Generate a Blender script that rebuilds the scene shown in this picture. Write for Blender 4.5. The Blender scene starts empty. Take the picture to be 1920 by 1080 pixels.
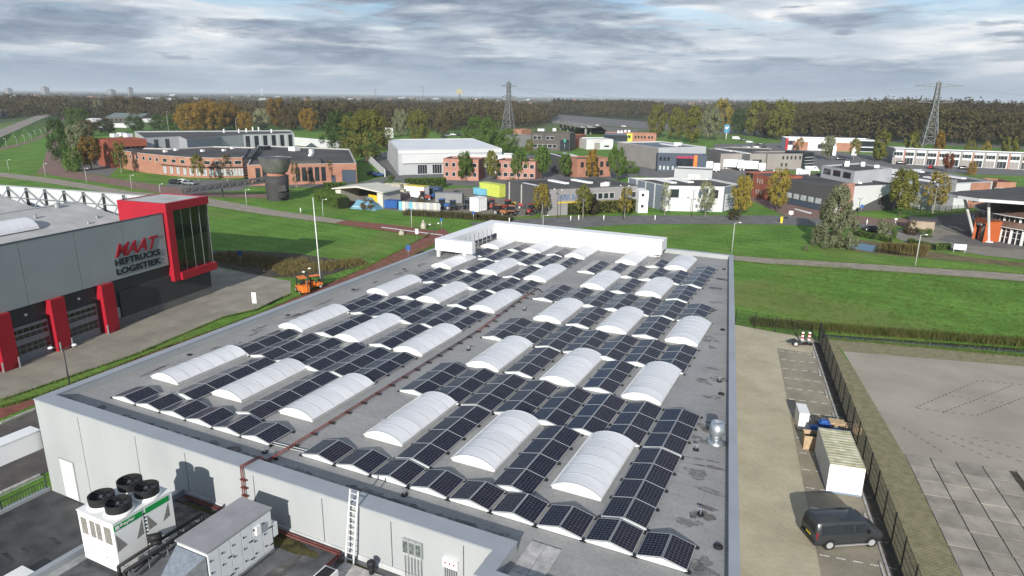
import bpy, math, random
import numpy as np
from mathutils import Matrix, Vector

SC = bpy.context.scene
R = math.radians
random.seed(7)
# ------------------------------------------------------------------ camera
CAM_LOC = Vector((37.4505, -25.5699, 26.4224))
YAW, PITCH, ROLL = R(-25.6763), R(15.9291), R(0.7167)
_f = Vector((math.sin(YAW)*math.cos(PITCH), math.cos(YAW)*math.cos(PITCH), -math.sin(PITCH)))
_r = Vector((math.cos(YAW), -math.sin(YAW), 0))
_u = _r.cross(_f)
_r, _u = _r*math.cos(ROLL)+_u*math.sin(ROLL), -_r*math.sin(ROLL)+_u*math.cos(ROLL)
cam_d = bpy.data.cameras.new('camera')
cam_d.sensor_width = 36.0
cam_d.lens = 1263.51*36/1920
cam_d.clip_start = 0.5
cam_d.clip_end = 60000
cam = bpy.data.objects.new('camera', cam_d)
SC.collection.objects.link(cam)
M3 = Matrix((_r, _u, -_f)).transposed()
cam.matrix_world = Matrix.Translation(CAM_LOC) @ M3.to_4x4()
SC.camera = cam
# ------------------------------------------------------------------ sun + sky
SUN_DIR = Vector((-0.2187, 0.9110, -0.3502)).normalized()      # the way the light travels
SUN_EL = math.asin(-SUN_DIR.z)
sun_d = bpy.data.lights.new('sun', 'SUN')
sun_d.energy = 4.6
sun_d.angle = R(0.55)
sun_d.color = (1.0, 0.955, 0.885)
sun = bpy.data.objects.new('sun', sun_d)
SC.collection.objects.link(sun)
sun.rotation_euler = SUN_DIR.to_track_quat('-Z', 'Y').to_euler()
sun.location = (0, 0, 80)

W = bpy.data.worlds.new('World')
SC.world = W
W.use_nodes = True
nt = W.node_tree
nt.nodes.clear()
def nd(t, **k):
    n = nt.nodes.new(t)
    for a, b in k.items():
        setattr(n, a, b)
    return n
def lk(a, b):
    nt.links.new(a, b)
def math_n(op, a, b=None):
    n = nd('ShaderNodeMath', operation=op)
    for i, v in enumerate((a, b)):
        if v is None: continue
        if isinstance(v, (int, float)): n.inputs[i].default_value = v
        else: lk(v, n.inputs[i])
    return n.outputs[0]
sky = nd('ShaderNodeTexSky', sky_type='NISHITA')
sky.sun_disc = False
sky.sun_elevation = SUN_EL
sky.sun_rotation = math.atan2(-SUN_DIR.x, -SUN_DIR.y)
sky.altitude = 0
sky.air_density = 1.0
sky.dust_density = 0.4
sky.ozone_density = 4.0
bg_sky = nd('ShaderNodeBackground')
bg_sky.inputs['Strength'].default_value = 0.10
lk(sky.outputs[0], bg_sky.inputs['Color'])
tc = nd('ShaderNodeTexCoord')
sep = nd('ShaderNodeSeparateXYZ')
lk(tc.outputs['Generated'], sep.inputs[0])
zz = math_n('MAXIMUM', sep.outputs['Z'], 0.0)
den = math_n('ADD', zz, 0.105)
cx = math_n('DIVIDE', sep.outputs['X'], den)
cy = math_n('DIVIDE', sep.outputs['Y'], den)
comb = nd('ShaderNodeCombineXYZ')
lk(cx, comb.inputs[0]); lk(cy, comb.inputs[1])
def noise(vec, scale, detail, rough, dist=0.0, mapping=None):
    if mapping:
        mp = nd('ShaderNodeMapping')
        mp.inputs['Rotation'].default_value = mapping[0]
        mp.inputs['Scale'].default_value = mapping[1]
        lk(vec, mp.inputs['Vector']); vec = mp.outputs[0]
    n = nd('ShaderNodeTexNoise')
    n.inputs['Scale'].default_value = scale
    n.inputs['Detail'].default_value = detail
    n.inputs['Roughness'].default_value = rough
    n.inputs['Distortion'].default_value = dist
    lk(vec, n.inputs['Vector'])
    return n.outputs['Fac']
def ramp(fac, stops):
    r = nd('ShaderNodeValToRGB')
    e = r.color_ramp.elements
    while len(e) < len(stops): e.new(0.5)
    for el, (p, c) in zip(e, stops):
        el.position = p; el.color = (*c, 1) if len(c) == 3 else c
    lk(fac, r.inputs['Fac'])
    return r.outputs['Color']
AX = ((0, 0, YAW), (1, 1, 1))
SEED = Vector((20.7, 13.1, 8.8))
def dirnoise(sx, sz, detail, rough, dist, off, sh=(0, 0)):
    mp = nd('ShaderNodeMapping'); mp.inputs['Scale'].default_value = (sx, sx, sz); mp.inputs['Location'].default_value = (SEED.x+off+sh[0], SEED.y-off*.7+sh[1], SEED.z+off*1.3)
    lk(tc.outputs['Generated'], mp.inputs['Vector'])
    n = nd('ShaderNodeTexNoise'); n.inputs['Scale'].default_value = 1.0; n.inputs['Detail'].default_value = detail; n.inputs['Roughness'].default_value = rough; n.inputs['Distortion'].default_value = dist
    lk(mp.outputs[0], n.inputs['Vector']); return n.outputs['Fac']
# a pale high layer, grey cloud bases drifting in front of it, small dark scud, and gaps of blue
n_hi = dirnoise(6.0, 46.0, 10, 0.58, 0.4, 0.0)
n_base = dirnoise(3.4, 24.0, 12, 0.56, 0.25, 4.3)
n_fine = dirnoise(12.0, 55.0, 10, 0.60, 0.3, 9.1)
n_scud = dirnoise(11.0, 75.0, 8, 0.52, 0.1, 2.2)
n_cov = dirnoise(2.4, 16.0, 9, 0.55, 0.2, 13.0, (-.80, -.38))
hi_col = ramp(n_hi, [(0.36, (0.47, 0.545, 0.635)), (0.50, (0.60, 0.66, 0.725)), (0.58, (0.76, 0.79, 0.82)), (0.66, (0.93, 0.93, 0.925))])
ba_col = ramp(n_fine, [(0.36, (0.185, 0.24, 0.325)), (0.50, (0.27, 0.33, 0.42)), (0.64, (0.41, 0.465, 0.55))])
bsum = math_n('ADD', math_n('MULTIPLY', n_base, 0.80), math_n('MULTIPLY', n_fine, 0.20))
b_fac = ramp(bsum, [(0.455, (0, 0, 0)), (0.50, (0.55, 0.55, 0.55)), (0.545, (0.96, 0.96, 0.96))])
m_b = nd('ShaderNodeMixRGB'); lk(b_fac, m_b.inputs['Fac']); lk(hi_col, m_b.inputs['Color1']); lk(ba_col, m_b.inputs['Color2'])
scud = ramp(n_scud, [(0.615, (0, 0, 0)), (0.68, (0.75, 0.75, 0.75))])
scm = nd('ShaderNodeMixRGB'); lk(scud, scm.inputs['Fac']); lk(m_b.outputs[0], scm.inputs['Color1']); scm.inputs['Color2'].default_value = (0.27, 0.325, 0.41, 1)
cl_col = scm.outputs[0]
# towards the horizon the deck runs together into one pale grey-blue layer
hz = nd('ShaderNodeMapRange'); hz.inputs['From Min'].default_value = 0.0; hz.inputs['From Max'].default_value = 0.07
lk(zz, hz.inputs['Value'])
hmix = nd('ShaderNodeMixRGB'); hmix.inputs['Color1'].default_value = (0.37, 0.45, 0.54, 1)
lk(hz.outputs[0], hmix.inputs['Fac']); lk(cl_col, hmix.inputs['Color2'])
bg_cl = nd('ShaderNodeBackground')
bg_cl.inputs['Strength'].default_value = 0.86
lk(hmix.outputs[0], bg_cl.inputs['Color'])
cov = ramp(n_cov, [(0.45, (0.0, 0.0, 0.0)), (0.52, (1, 1, 1))])
lowc = nd('ShaderNodeMapRange'); lowc.inputs['From Min'].default_value = 0.08; lowc.inputs['From Max'].default_value = 0.14
lowc.inputs['To Min'].default_value = 1.0; lowc.inputs['To Max'].default_value = 0.0
lk(zz, lowc.inputs['Value'])
covm = math_n('MAXIMUM', cov, lowc.outputs[0])
mixw = nd('ShaderNodeMixShader')
lk(covm, mixw.inputs[0]); lk(bg_sky.outputs[0], mixw.inputs[1]); lk(bg_cl.outputs[0], mixw.inputs[2])
wo = nd('ShaderNodeOutputWorld')
lk(mixw.outputs[0], wo.inputs['Surface'])

SC.cycles.max_bounces = 5
SC.cycles.diffuse_bounces = 2
SC.cycles.glossy_bounces = 2
SC.cycles.transmission_bounces = 2
SC.cycles.transparent_max_bounces = 4
SC.cycles.caustics_reflective = False
SC.cycles.caustics_refractive = False
SC.view_settings.view_transform = 'Standard'
SC.view_settings.look = 'None'
SC.view_settings.exposure = 0.35
SC.view_settings.gamma = 1.0
SC.view_settings.use_curve_mapping = False

# ------------------------------------------------------------------ materials
MATS = {}
def mat(name, col, rough=0.8, var=0.12, scale=1.0, spec=0.3, metal=0.0, bump=0.0, bscale=None, col2=None, stretch=(1, 1, 1), detail=5, lo=0.35, hi=0.65, trans=0.0, rnd=0.0, alpha=None):
    """Principled material; colour moves between col and col2 by world-position noise."""
    if name in MATS: return MATS[name]
    m = bpy.data.materials.new(name); m.use_nodes = True
    t = m.node_tree; n = t.nodes; b = n['Principled BSDF']
    b.inputs['Roughness'].default_value = rough
    b.inputs['Metallic'].default_value = metal
    b.inputs['Specular IOR Level'].default_value = spec
    m.diffuse_color = (*col, 1)
    g = n.new('ShaderNodeNewGeometry'); mp = n.new('ShaderNodeMapping')
    mp.inputs['Scale'].default_value = stretch
    t.links.new(g.outputs['Position'], mp.inputs['Vector'])
    if col2 is None:
        col2 = tuple(min(1, c*(1+var)) for c in col); col = tuple(c*(1-var) for c in col)
    nz = n.new('ShaderNodeTexNoise'); nz.inputs['Scale'].default_value = scale; nz.inputs['Detail'].default_value = detail
    nz.inputs['Roughness'].default_value = 0.6
    t.links.new(mp.outputs[0], nz.inputs['Vector'])
    r = n.new('ShaderNodeValToRGB'); e = r.color_ramp.elements
    e[0].position = lo; e[0].color = (*col, 1); e[1].position = hi; e[1].color = (*col2, 1)
    t.links.new(nz.outputs['Fac'], r.inputs['Fac'])
    out = r.outputs['Color']
    if rnd:
        oi = n.new('ShaderNodeObjectInfo'); hs = n.new('ShaderNodeHueSaturation')
        mr = n.new('ShaderNodeMapRange'); mr.inputs['To Min'].default_value = 1-rnd; mr.inputs['To Max'].default_value = 1+rnd
        t.links.new(oi.outputs['Random'], mr.inputs['Value']); t.links.new(mr.outputs[0], hs.inputs['Value'])
        t.links.new(out, hs.inputs['Color']); out = hs.outputs['Color']
    t.links.new(out, b.inputs['Base Color'])
    if bump:
        nb = n.new('ShaderNodeTexNoise'); nb.inputs['Scale'].default_value = bscale or scale*6; nb.inputs['Detail'].default_value = 4
        t.links.new(mp.outputs[0], nb.inputs['Vector'])
        bp = n.new('ShaderNodeBump'); bp.inputs['Strength'].default_value = 1.0; bp.inputs['Distance'].default_value = bump
        t.links.new(nb.outputs['Fac'], bp.inputs['Height']); t.links.new(bp.outputs[0], b.inputs['Normal'])
    if trans:
        tr = n.new('ShaderNodeBsdfTranslucent'); mx = n.new('ShaderNodeMixShader'); mx.inputs[0].default_value = trans
        t.links.new(out, tr.inputs['Color']); t.links.new(b.outputs[0], mx.inputs[1]); t.links.new(tr.outputs[0], mx.inputs[2])
        t.links.new(mx.outputs[0], n['Material Output'].inputs['Surface'])
    MATS[name] = m
    return m
def nodes_of(m):
    return m.node_tree, m.node_tree.nodes, m.node_tree.nodes['Principled BSDF']

# ------------------------------------------------------------------ mesh helpers
class MB:
    def __init__(s): s.v = []; s.f = []; s.mi = []
    def add(s, vs, fs, mi=0):
        o = len(s.v); s.v += [tuple(v) for v in vs]
        for f in fs: s.f.append(tuple(i+o for i in f)); s.mi.append(mi)
        return s
    def box(s, x0, x1, y0, y1, z0, z1, mi=0):
        v = [(x, y, z) for z in (z0, z1) for x, y in ((x0, y0), (x1, y0), (x1, y1), (x0, y1))]
        return s.add(v, [(3, 2, 1, 0), (4, 5, 6, 7), (0, 1, 5, 4), (1, 2, 6, 5), (2, 3, 7, 6), (3, 0, 4, 7)], mi)
    def obox(s, a, b, w, z0, z1, mi=0):
        """box standing along the ground segment a-b, w wide"""
        a = Vector(a[:2]); b = Vector(b[:2]); d = (b-a).normalized(); n = Vector((-d.y, d.x))*w/2
        q = [a-n, b-n, b+n, a+n]
        return s.prism([(p.x, p.y) for p in q], z0, z1, mi)
    def prism(s, poly, z0, z1, mi=0, caps=True):
        if area(poly) < 0: poly = poly[::-1]
        n = len(poly); v = [(*p[:2], z0) for p in poly]+[(*p[:2], z1) for p in poly]
        f = [(i, (i+1) % n, n+(i+1) % n, n+i) for i in range(n)]
        if caps: f += [tuple(range(n-1, -1, -1)), tuple(range(n, 2*n))]
        return s.add(v, f, mi)
    def tube(s, p0, p1, r0, r1=None, n=8, mi=0, caps=True):
        r1 = r0 if r1 is None else r1
        p0 = Vector(p0); p1 = Vector(p1); d = (p1-p0).normalized()
        a = d.orthogonal().normalized(); b = d.cross(a)
        v = []
        for p, r in ((p0, r0), (p1, r1)):
            for k in range(n):
                t = 2*math.pi*k/n; v.append(p+(a*math.cos(t)+b*math.sin(t))*r)
        f = [(k, (k+1) % n, n+(k+1) % n, n+k) for k in range(n)]
        if caps: f += [tuple(range(n-1, -1, -1)), tuple(range(n, 2*n))]
        return s.add(v, f, mi)
    def path(s, pts, r, n=8, mi=0):
        for a, b in zip(pts, pts[1:]): s.tube(a, b, r, r, n, mi)
        return s
    def beam(s, p0, p1, w, h=None, mi=0):
        h = h or w
        p0 = Vector(p0); p1 = Vector(p1); d = (p1-p0).normalized()
        up = Vector((0, 0, 1)) if abs(d.z) < .95 else Vector((1, 0, 0))
        a = d.cross(up).normalized()*w/2; b = a.cross(d).normalized()*h/2
        v = [p+q for p in (p0, p1) for q in (-a-b, a-b, a+b, -a+b)]
        return s.add(v, [(0, 1, 2, 3)[::-1], (4, 5, 6, 7), (0, 1, 5, 4), (1, 2, 6, 5), (2, 3, 7, 6), (3, 0, 4, 7)], mi)
    def lathe(s, prof, c=(0, 0, 0), n=16, mi=0, sx=1, sy=1):
        v = []
        for r, z in prof:
            for k in range(n):
                t = 2*math.pi*k/n; v.append((c[0]+r*math.cos(t)*sx, c[1]+r*math.sin(t)*sy, c[2]+z))
        f = [(j*n+k, j*n+(k+1) % n, (j+1)*n+(k+1) % n, (j+1)*n+k) for j in range(len(prof)-1) for k in range(n)]
        f += [tuple(range(n-1, -1, -1)), tuple(range((len(prof)-1)*n, len(prof)*n))]
        return s.add(v, f, mi)
    def quad(s, *vs, mi=0): return s.add(vs, [tuple(range(len(vs)))], mi)
    def mesh(s, name, mats, origin=(0, 0, 0), smooth=False):
        me = bpy.data.meshes.new(name)
        ox, oy, oz = origin
        me.from_pydata([(x-ox, y-oy, z-oz) for x, y, z in s.v], [], s.f)
        for m in mats: me.materials.append(m)
        if len(mats) > 1: me.polygons.foreach_set('material_index', s.mi)
        if smooth: me.polygons.foreach_set('use_smooth', [True]*len(me.polygons))
        me.update()
        return me
def area(p): return sum(p[i][0]*p[(i+1) % len(p)][1]-p[(i+1) % len(p)][0]*p[i][1] for i in range(len(p)))/2
def link(name, me, parent=None, loc=(0, 0, 0), rz=0.0, scale=None):
    o = bpy.data.objects.new(name, me); SC.collection.objects.link(o)
    o.location = loc; o.rotation_euler = (0, 0, rz)
    if scale: o.scale = scale
    if parent: o.parent = parent
    return o
USED = {}
def tag(o, label=None, cat=None, group=None, kind=None):
    if label:
        o['label'] = label
    if cat: o['category'] = cat
    if group: o['group'] = group
    if kind: o['kind'] = kind
    return o
def thing(name, label, cat, loc=(0, 0, 0), rz=0.0, group=None):
    o = bpy.data.objects.new(name, None); SC.collection.objects.link(o)
    o.empty_display_size = 0.3
    o.location = (loc[0], loc[1], loc[2] if len(loc) > 2 else 0); o.rotation_euler = (0, 0, rz)
    return tag(o, label, cat, group)
def part(name, mb, m, parent, smooth=False, world=True, label=None):
    """one mesh part; world=True: coordinates given in the place, stored relative to the parent"""
    mats = m if isinstance(m, (list, tuple)) else [m]
    org = (0, 0, 0)
    if parent is not None and world:
        p = parent; org = Vector((0, 0, 0))
        while p: org += p.location; p = p.parent
    o = link(name, mb.mesh(name, mats, org, smooth), parent)
    if label: o['label'] = label
    return o
def solo(name, mb, m, label, cat, group=None, smooth=False, loc=(0, 0, 0), rz=0.0):
    mats = m if isinstance(m, (list, tuple)) else [m]
    o = link(name, mb.mesh(name, mats, (0, 0, 0), smooth), None, loc, rz)
    return tag(o, label, cat, group)
def struct(name, mb, m, kind='structure', label=None, parent=None):
    mats = m if isinstance(m, (list, tuple)) else [m]
    o = link(name, mb.mesh(name, mats), parent)
    tag(o, label, None, None, kind)
    return o
def copy_tree(o, parent=None):
    c = o.copy(); SC.collection.objects.link(c); c.parent = parent
    for ch in list(o.children): copy_tree(ch, c)
    return c
def sheet(name, poly, z, m, kind='structure', label=None, parent=None):
    if area(poly) < 0: poly = poly[::-1]
    return struct(name, MB().add([(*p[:2], z) for p in poly], [tuple(range(len(poly)))]), m, kind, label, parent)
def strip(up, lo): return list(up)+list(lo)[::-1]
def inset(poly, d):
    if area(poly) < 0: poly = poly[::-1]
    n = len(poly); out = []
    for i in range(n):
        p0, p1, p2 = (Vector(poly[(i+k) % n][:2]) for k in (-1, 0, 1))
        d1 = (p1-p0).normalized(); d2 = (p2-p1).normalized()
        n1 = Vector((-d1.y, d1.x)); n2 = Vector((-d2.y, d2.x))
        k = (n1+n2); q = k/max(0.3, k.dot(n1))
        out.append((p1.x+q.x*d, p1.y+q.y*d))
    return out
def letters(name, s, m, parent, origin, xdir, size, width=None, shear=0.0, depth=0.03, bold=0.0, height=None, up=(0, 0, 1)):
    """solid lettering standing on a wall: origin = bottom left, xdir = reading direction"""
    cu = bpy.data.curves.new(name, 'FONT'); cu.body = s; cu.size = size; cu.extrude = depth/2; cu.shear = shear; cu.offset = bold
    cu.resolution_u = 3
    tmp = bpy.data.objects.new(name, cu); SC.collection.objects.link(tmp)
    dg = bpy.context.evaluated_depsgraph_get()
    me = bpy.data.meshes.new_from_object(tmp.evaluated_get(dg))
    bpy.data.objects.remove(tmp); bpy.data.curves.remove(cu)
    xs = [v.co.x for v in me.vertices]; ys = [v.co.y for v in me.vertices]
    kx = width/(max(xs)-min(xs)) if width else 1; ky = height/(max(ys)-min(ys)) if height else 1
    xd = Vector(xdir).normalized(); ud = Vector(up); nn = xd.cross(ud).normalized()
    x0, y0 = min(xs), min(ys)
    org = Vector((0, 0, 0)); p = parent
    while p: org += p.location; p = p.parent
    for v in me.vertices:
        c = v.co.copy()
        v.co = Vector(origin)+xd*((c.x-x0)*kx)+ud*((c.y-y0)*ky)+nn*c.z-org
    me.materials.clear(); me.materials.append(m)
    return link(name, me, parent)

# ================================================================== shared materials
GRASS = mat('grass', (0.078, 0.172, 0.026), 0.9, scale=0.12, col2=(0.135, 0.268, 0.046), spec=0.15, bump=0.05, bscale=3.0, detail=9, lo=0.33, hi=0.66)
def grass_setup():
    t, n, b = nodes_of(GRASS)
    base = b.inputs['Base Color'].links[0].from_socket
    g = n.new('ShaderNodeNewGeometry')
    n1 = n.new('ShaderNodeTexNoise'); n1.inputs['Scale'].default_value = 1.7; n1.inputs['Detail'].default_value = 8; n1.inputs['Roughness'].default_value = 0.7
    t.links.new(g.outputs['Position'], n1.inputs['Vector'])
    r1 = n.new('ShaderNodeValToRGB'); r1.color_ramp.elements[0].position = 0.3; r1.color_ramp.elements[0].color = (0.52, 0.54, 0.52, 1)
    r1.color_ramp.elements[1].position = 0.72; r1.color_ramp.elements[1].color = (1.5, 1.4, 1.3, 1)
    t.links.new(n1.outputs['Fac'], r1.inputs['Fac'])
    m1 = n.new('ShaderNodeMixRGB'); m1.blend_type = 'MULTIPLY'; m1.inputs[0].default_value = 1
    t.links.new(base, m1.inputs[1]); t.links.new(r1.outputs[0], m1.inputs[2])
    # faint mowing lines
    wv = n.new('ShaderNodeTexWave'); wv.inputs['Scale'].default_value = 0.10; wv.inputs['Distortion'].default_value = 3.0; wv.inputs['Detail'].default_value = 3; wv.inputs['Detail Scale'].default_value = .4
    mw = n.new('ShaderNodeMapping'); mw.inputs['Rotation'].default_value = (0, 0, R(100)); t.links.new(g.outputs['Position'], mw.inputs[0]); t.links.new(mw.outputs[0], wv.inputs['Vector'])
    rw = n.new('ShaderNodeMapRange'); rw.inputs['To Min'].default_value = .93; rw.inputs['To Max'].default_value = 1.06; t.links.new(wv.outputs['Fac'], rw.inputs['Value'])
    mm = n.new('ShaderNodeMixRGB'); mm.blend_type = 'MULTIPLY'; mm.inputs[0].default_value = 1; t.links.new(m1.outputs[0], mm.inputs[1]); t.links.new(rw.outputs[0], mm.inputs[2]); m1 = mm
    # dry, yellowed patches
    n2 = n.new('ShaderNodeTexNoise'); n2.inputs['Scale'].default_value = 0.045; n2.inputs['Detail'].default_value = 7; n2.inputs['Distortion'].default_value = 1.0
    t.links.new(g.outputs['Position'], n2.inputs['Vector'])
    r2 = n.new('ShaderNodeValToRGB'); r2.color_ramp.elements[0].position = 0.52; r2.color_ramp.elements[0].color = (0, 0, 0, 1)
    r2.color_ramp.elements[1].position = 0.74; r2.color_ramp.elements[1].color = (0.75, 0.75, 0.75, 1)
    t.links.new(n2.outputs['Fac'], r2.inputs['Fac'])
    m2 = n.new('ShaderNodeMixRGB'); m2.inputs[2].default_value = (0.19, 0.18, 0.065, 1)
    t.links.new(r2.outputs[0], m2.inputs[0]); t.links.new(m1.outputs[0], m2.inputs[1])
    # open country beyond the site: fields and heath, patch by patch
    ln = n.new('ShaderNodeVectorMath'); ln.operation = 'LENGTH'; t.links.new(g.outputs['Position'], ln.inputs[0])
    mr = n.new('ShaderNodeMapRange'); mr.inputs['From Min'].default_value = 420; mr.inputs['From Max'].default_value = 700
    t.links.new(ln.outputs['Value'], mr.inputs['Value'])
    vo = n.new('ShaderNodeTexVoronoi'); vo.inputs['Scale'].default_value = 0.004
    t.links.new(g.outputs['Position'], vo.inputs['Vector'])
    r3 = n.new('ShaderNodeValToRGB'); e = r3.color_ramp.elements
    e[0].color = (0.05, 0.06, 0.03, 1); e[1].color = (0.12, 0.10, 0.065, 1)
    e.new(0.5).color = (0.06, 0.09, 0.035, 1)
    sp = n.new('ShaderNodeSeparateColor'); t.links.new(vo.outputs['Color'], sp.inputs[0]); t.links.new(sp.outputs[0], r3.inputs['Fac'])
    m3 = n.new('ShaderNodeMixRGB'); t.links.new(mr.outputs[0], m3.inputs[0]); t.links.new(m2.outputs[0], m3.inputs[1]); t.links.new(r3.outputs[0], m3.inputs[2])
    t.links.new(m3.outputs[0], b.inputs['Base Color'])
grass_setup()
WHITE = mat('white_paint', (0.74, 0.74, 0.72), 0.55, var=0.04, scale=0.8)
WHITE2 = mat('white_plastic', (0.80, 0.80, 0.79), 0.4, var=0.03, scale=2.0)
COPING = mat('coping_metal', (0.30, 0.322, 0.345), 0.45, var=0.06, scale=0.6, spec=0.5)
STEEL = mat('galvanised_steel', (0.55, 0.58, 0.60), 0.38, var=0.15, scale=5.0, metal=0.85)
ALU = mat('aluminium', (0.68, 0.69, 0.70), 0.35, var=0.06, scale=3.0, metal=0.6, spec=0.5)
BLACK = mat('black_rubber', (0.018, 0.018, 0.019), 0.6, var=0.2, scale=3.0)
DARKM = mat('dark_metal', (0.045, 0.048, 0.052), 0.5, var=0.15, scale=2.0)
GLASS = mat('window_glass', (0.022, 0.028, 0.034), 0.08, var=0.3, scale=0.3, spec=0.8)
GLASSL = mat('blinded_window', (0.42, 0.46, 0.46), 0.25, var=0.2, scale=0.8, spec=0.6)
REDP = mat('red_pipe_paint', (0.130, 0.036, 0.031), 0.5, var=0.25, scale=2.5)
RED = mat('red_cladding', (0.34, 0.013, 0.026), 0.42, var=0.06, scale=0.4)
YELLOW = mat('yellow_paint', (0.62, 0.47, 0.03), 0.5, var=0.1)
ORANGE = mat('orange_paint', (0.72, 0.19, 0.03), 0.5, var=0.12, scale=3)
BLUE = mat('blue_paint', (0.03, 0.10, 0.32), 0.5, var=0.15)
WALLW = mat('pale_wall_panel', (0.335, 0.352, 0.355), 0.6, scale=0.25, col2=(0.395, 0.410, 0.408), bump=0.004, bscale=8, stretch=(1, 1, 0.35))
TIRE = mat('tyre_rubber', (0.02, 0.02, 0.021), 0.8)

# roof membrane: grey bitumen felt with laps, dust and washed-out stains
ROOFM = mat('roof_felt', (0.262, 0.258, 0.250), 0.75, scale=0.22, col2=(0.335, 0.328, 0.316), spec=0.35, bump=0.012, bscale=1.2, detail=8)
def roof_setup():
    t, n, b = nodes_of(ROOFM)
    base = b.inputs['Base Color'].links[0].from_socket
    g = n.new('ShaderNodeNewGeometry')
    def nz(scale, stretch, det, r0, r1, c0, c1, dist=0.0):
        mp = n.new('ShaderNodeMapping'); mp.inputs['Scale'].default_value = stretch; t.links.new(g.outputs['Position'], mp.inputs[0])
        x = n.new('ShaderNodeTexNoise'); x.inputs['Scale'].default_value = scale; x.inputs['Detail'].default_value = det; x.inputs['Roughness'].default_value = 0.65
        x.inputs['Distortion'].default_value = dist
        t.links.new(mp.outputs[0], x.inputs['Vector'])
        r = n.new('ShaderNodeValToRGB'); r.color_ramp.elements[0].position = r0; r.color_ramp.elements[1].position = r1
        r.color_ramp.elements[0].color = (c0, c0, c0, 1); r.color_ramp.elements[1].color = (c1, c1, c1, 1)
        t.links.new(x.outputs['Fac'], r.inputs['Fac']); return r.outputs[0]
    fine = nz(5.0, (1, 1, 1), 8, 0.25, 0.75, 0.80, 1.16)
    m1 = n.new('ShaderNodeMixRGB'); m1.blend_type = 'MULTIPLY'; m1.inputs[0].default_value = 1
    t.links.new(base, m1.inputs[1]); t.links.new(fine, m1.inputs[2])
    streak = nz(0.7, (0.22, 1.5, 1), 6, 0.55, 0.80, 0.0, 0.55, 0.6)
    m2 = n.new('ShaderNodeMixRGB'); m2.inputs[2].default_value = (0.37, 0.365, 0.35, 1)
    t.links.new(streak, m2.inputs[0]); t.links.new(m1.outputs[0], m2.inputs[1])
    # the one-metre laps of the felt
    br = n.new('ShaderNodeTexBrick'); br.inputs['Scale'].default_value = 1.0; br.inputs['Brick Width'].default_value = 7.5; br.inputs['Row Height'].default_value = 1.02
    br.inputs['Mortar Size'].default_value = 0.018; br.inputs['Mortar Smooth'].default_value = 0.4
    br.inputs['Color1'].default_value = (1, 1, 1, 1); br.inputs['Color2'].default_value = (0.93, 0.93, 0.93, 1); br.inputs['Mortar'].default_value = (0.76, 0.76, 0.76, 1)
    t.links.new(g.outputs['Position'], br.inputs['Vector'])
    m3 = n.new('ShaderNodeMixRGB'); m3.blend_type = 'MULTIPLY'; m3.inputs[0].default_value = 1
    t.links.new(m2.outputs[0], m3.inputs[1]); t.links.new(br.outputs['Color'], m3.inputs[2])
    dark = nz(0.30, (1, 0.8, 1), 7, 0.62, 0.76, 0.0, 0.40, 1.2)
    m4 = n.new('ShaderNodeMixRGB'); m4.inputs[2].default_value = (0.075, 0.068, 0.062, 1)
    t.links.new(dark, m4.inputs[0]); t.links.new(m3.outputs[0], m4.inputs[1])
    t.links.new(m4.outputs[0], b.inputs['Base Color'])
    rr = nz(0.3, (1, 0.8, 1), 5, 0.35, 0.7, 0.5, 0.82)
    t.links.new(rr, b.inputs['Roughness'])
roof_setup()
STAIN = mat('roof_dirt', (0.065, 0.058, 0.052), 0.75, scale=1.6, col2=(0.20, 0.19, 0.175), detail=8)
PUDDLE = mat('dried_puddle', (0.125, 0.12, 0.112), 0.6, scale=1.1, col2=(0.215, 0.21, 0.203), detail=8)
def soft(m, thr=.46, sc=2.2):
    # ragged, broken outline: the stain thins out where its own noise is low
    t, n, b = nodes_of(m); g = n.new('ShaderNodeNewGeometry'); z = n.new('ShaderNodeTexNoise'); z.inputs['Scale'].default_value = sc; z.inputs['Detail'].default_value = 7; z.inputs['Roughness'].default_value = .7
    t.links.new(g.outputs['Position'], z.inputs['Vector']); r = n.new('ShaderNodeMapRange'); r.inputs['From Min'].default_value = thr-.08; r.inputs['From Max'].default_value = thr+.16
    t.links.new(z.outputs['Fac'], r.inputs['Value']); t.links.new(r.outputs[0], b.inputs['Alpha'])
soft(STAIN, .42); soft(PUDDLE, .48)
DARKROOF = mat('dark_roof_felt', (0.030, 0.031, 0.033), 0.55, scale=0.8, col2=(0.075, 0.075, 0.076), spec=0.4, detail=8, bump=0.006, bscale=6)
WETROOF = mat('lower_roof_felt', (0.055, 0.056, 0.06), 0.6, scale=0.55, col2=(0.175, 0.178, 0.185), spec=0.4, detail=8, bump=0.006, bscale=6)
MOSS = mat('moss_and_leaves', (0.028, 0.028, 0.012), 0.95, scale=2.0, col2=(0.10, 0.085, 0.03), detail=8, bump=0.03, bscale=12)

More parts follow.
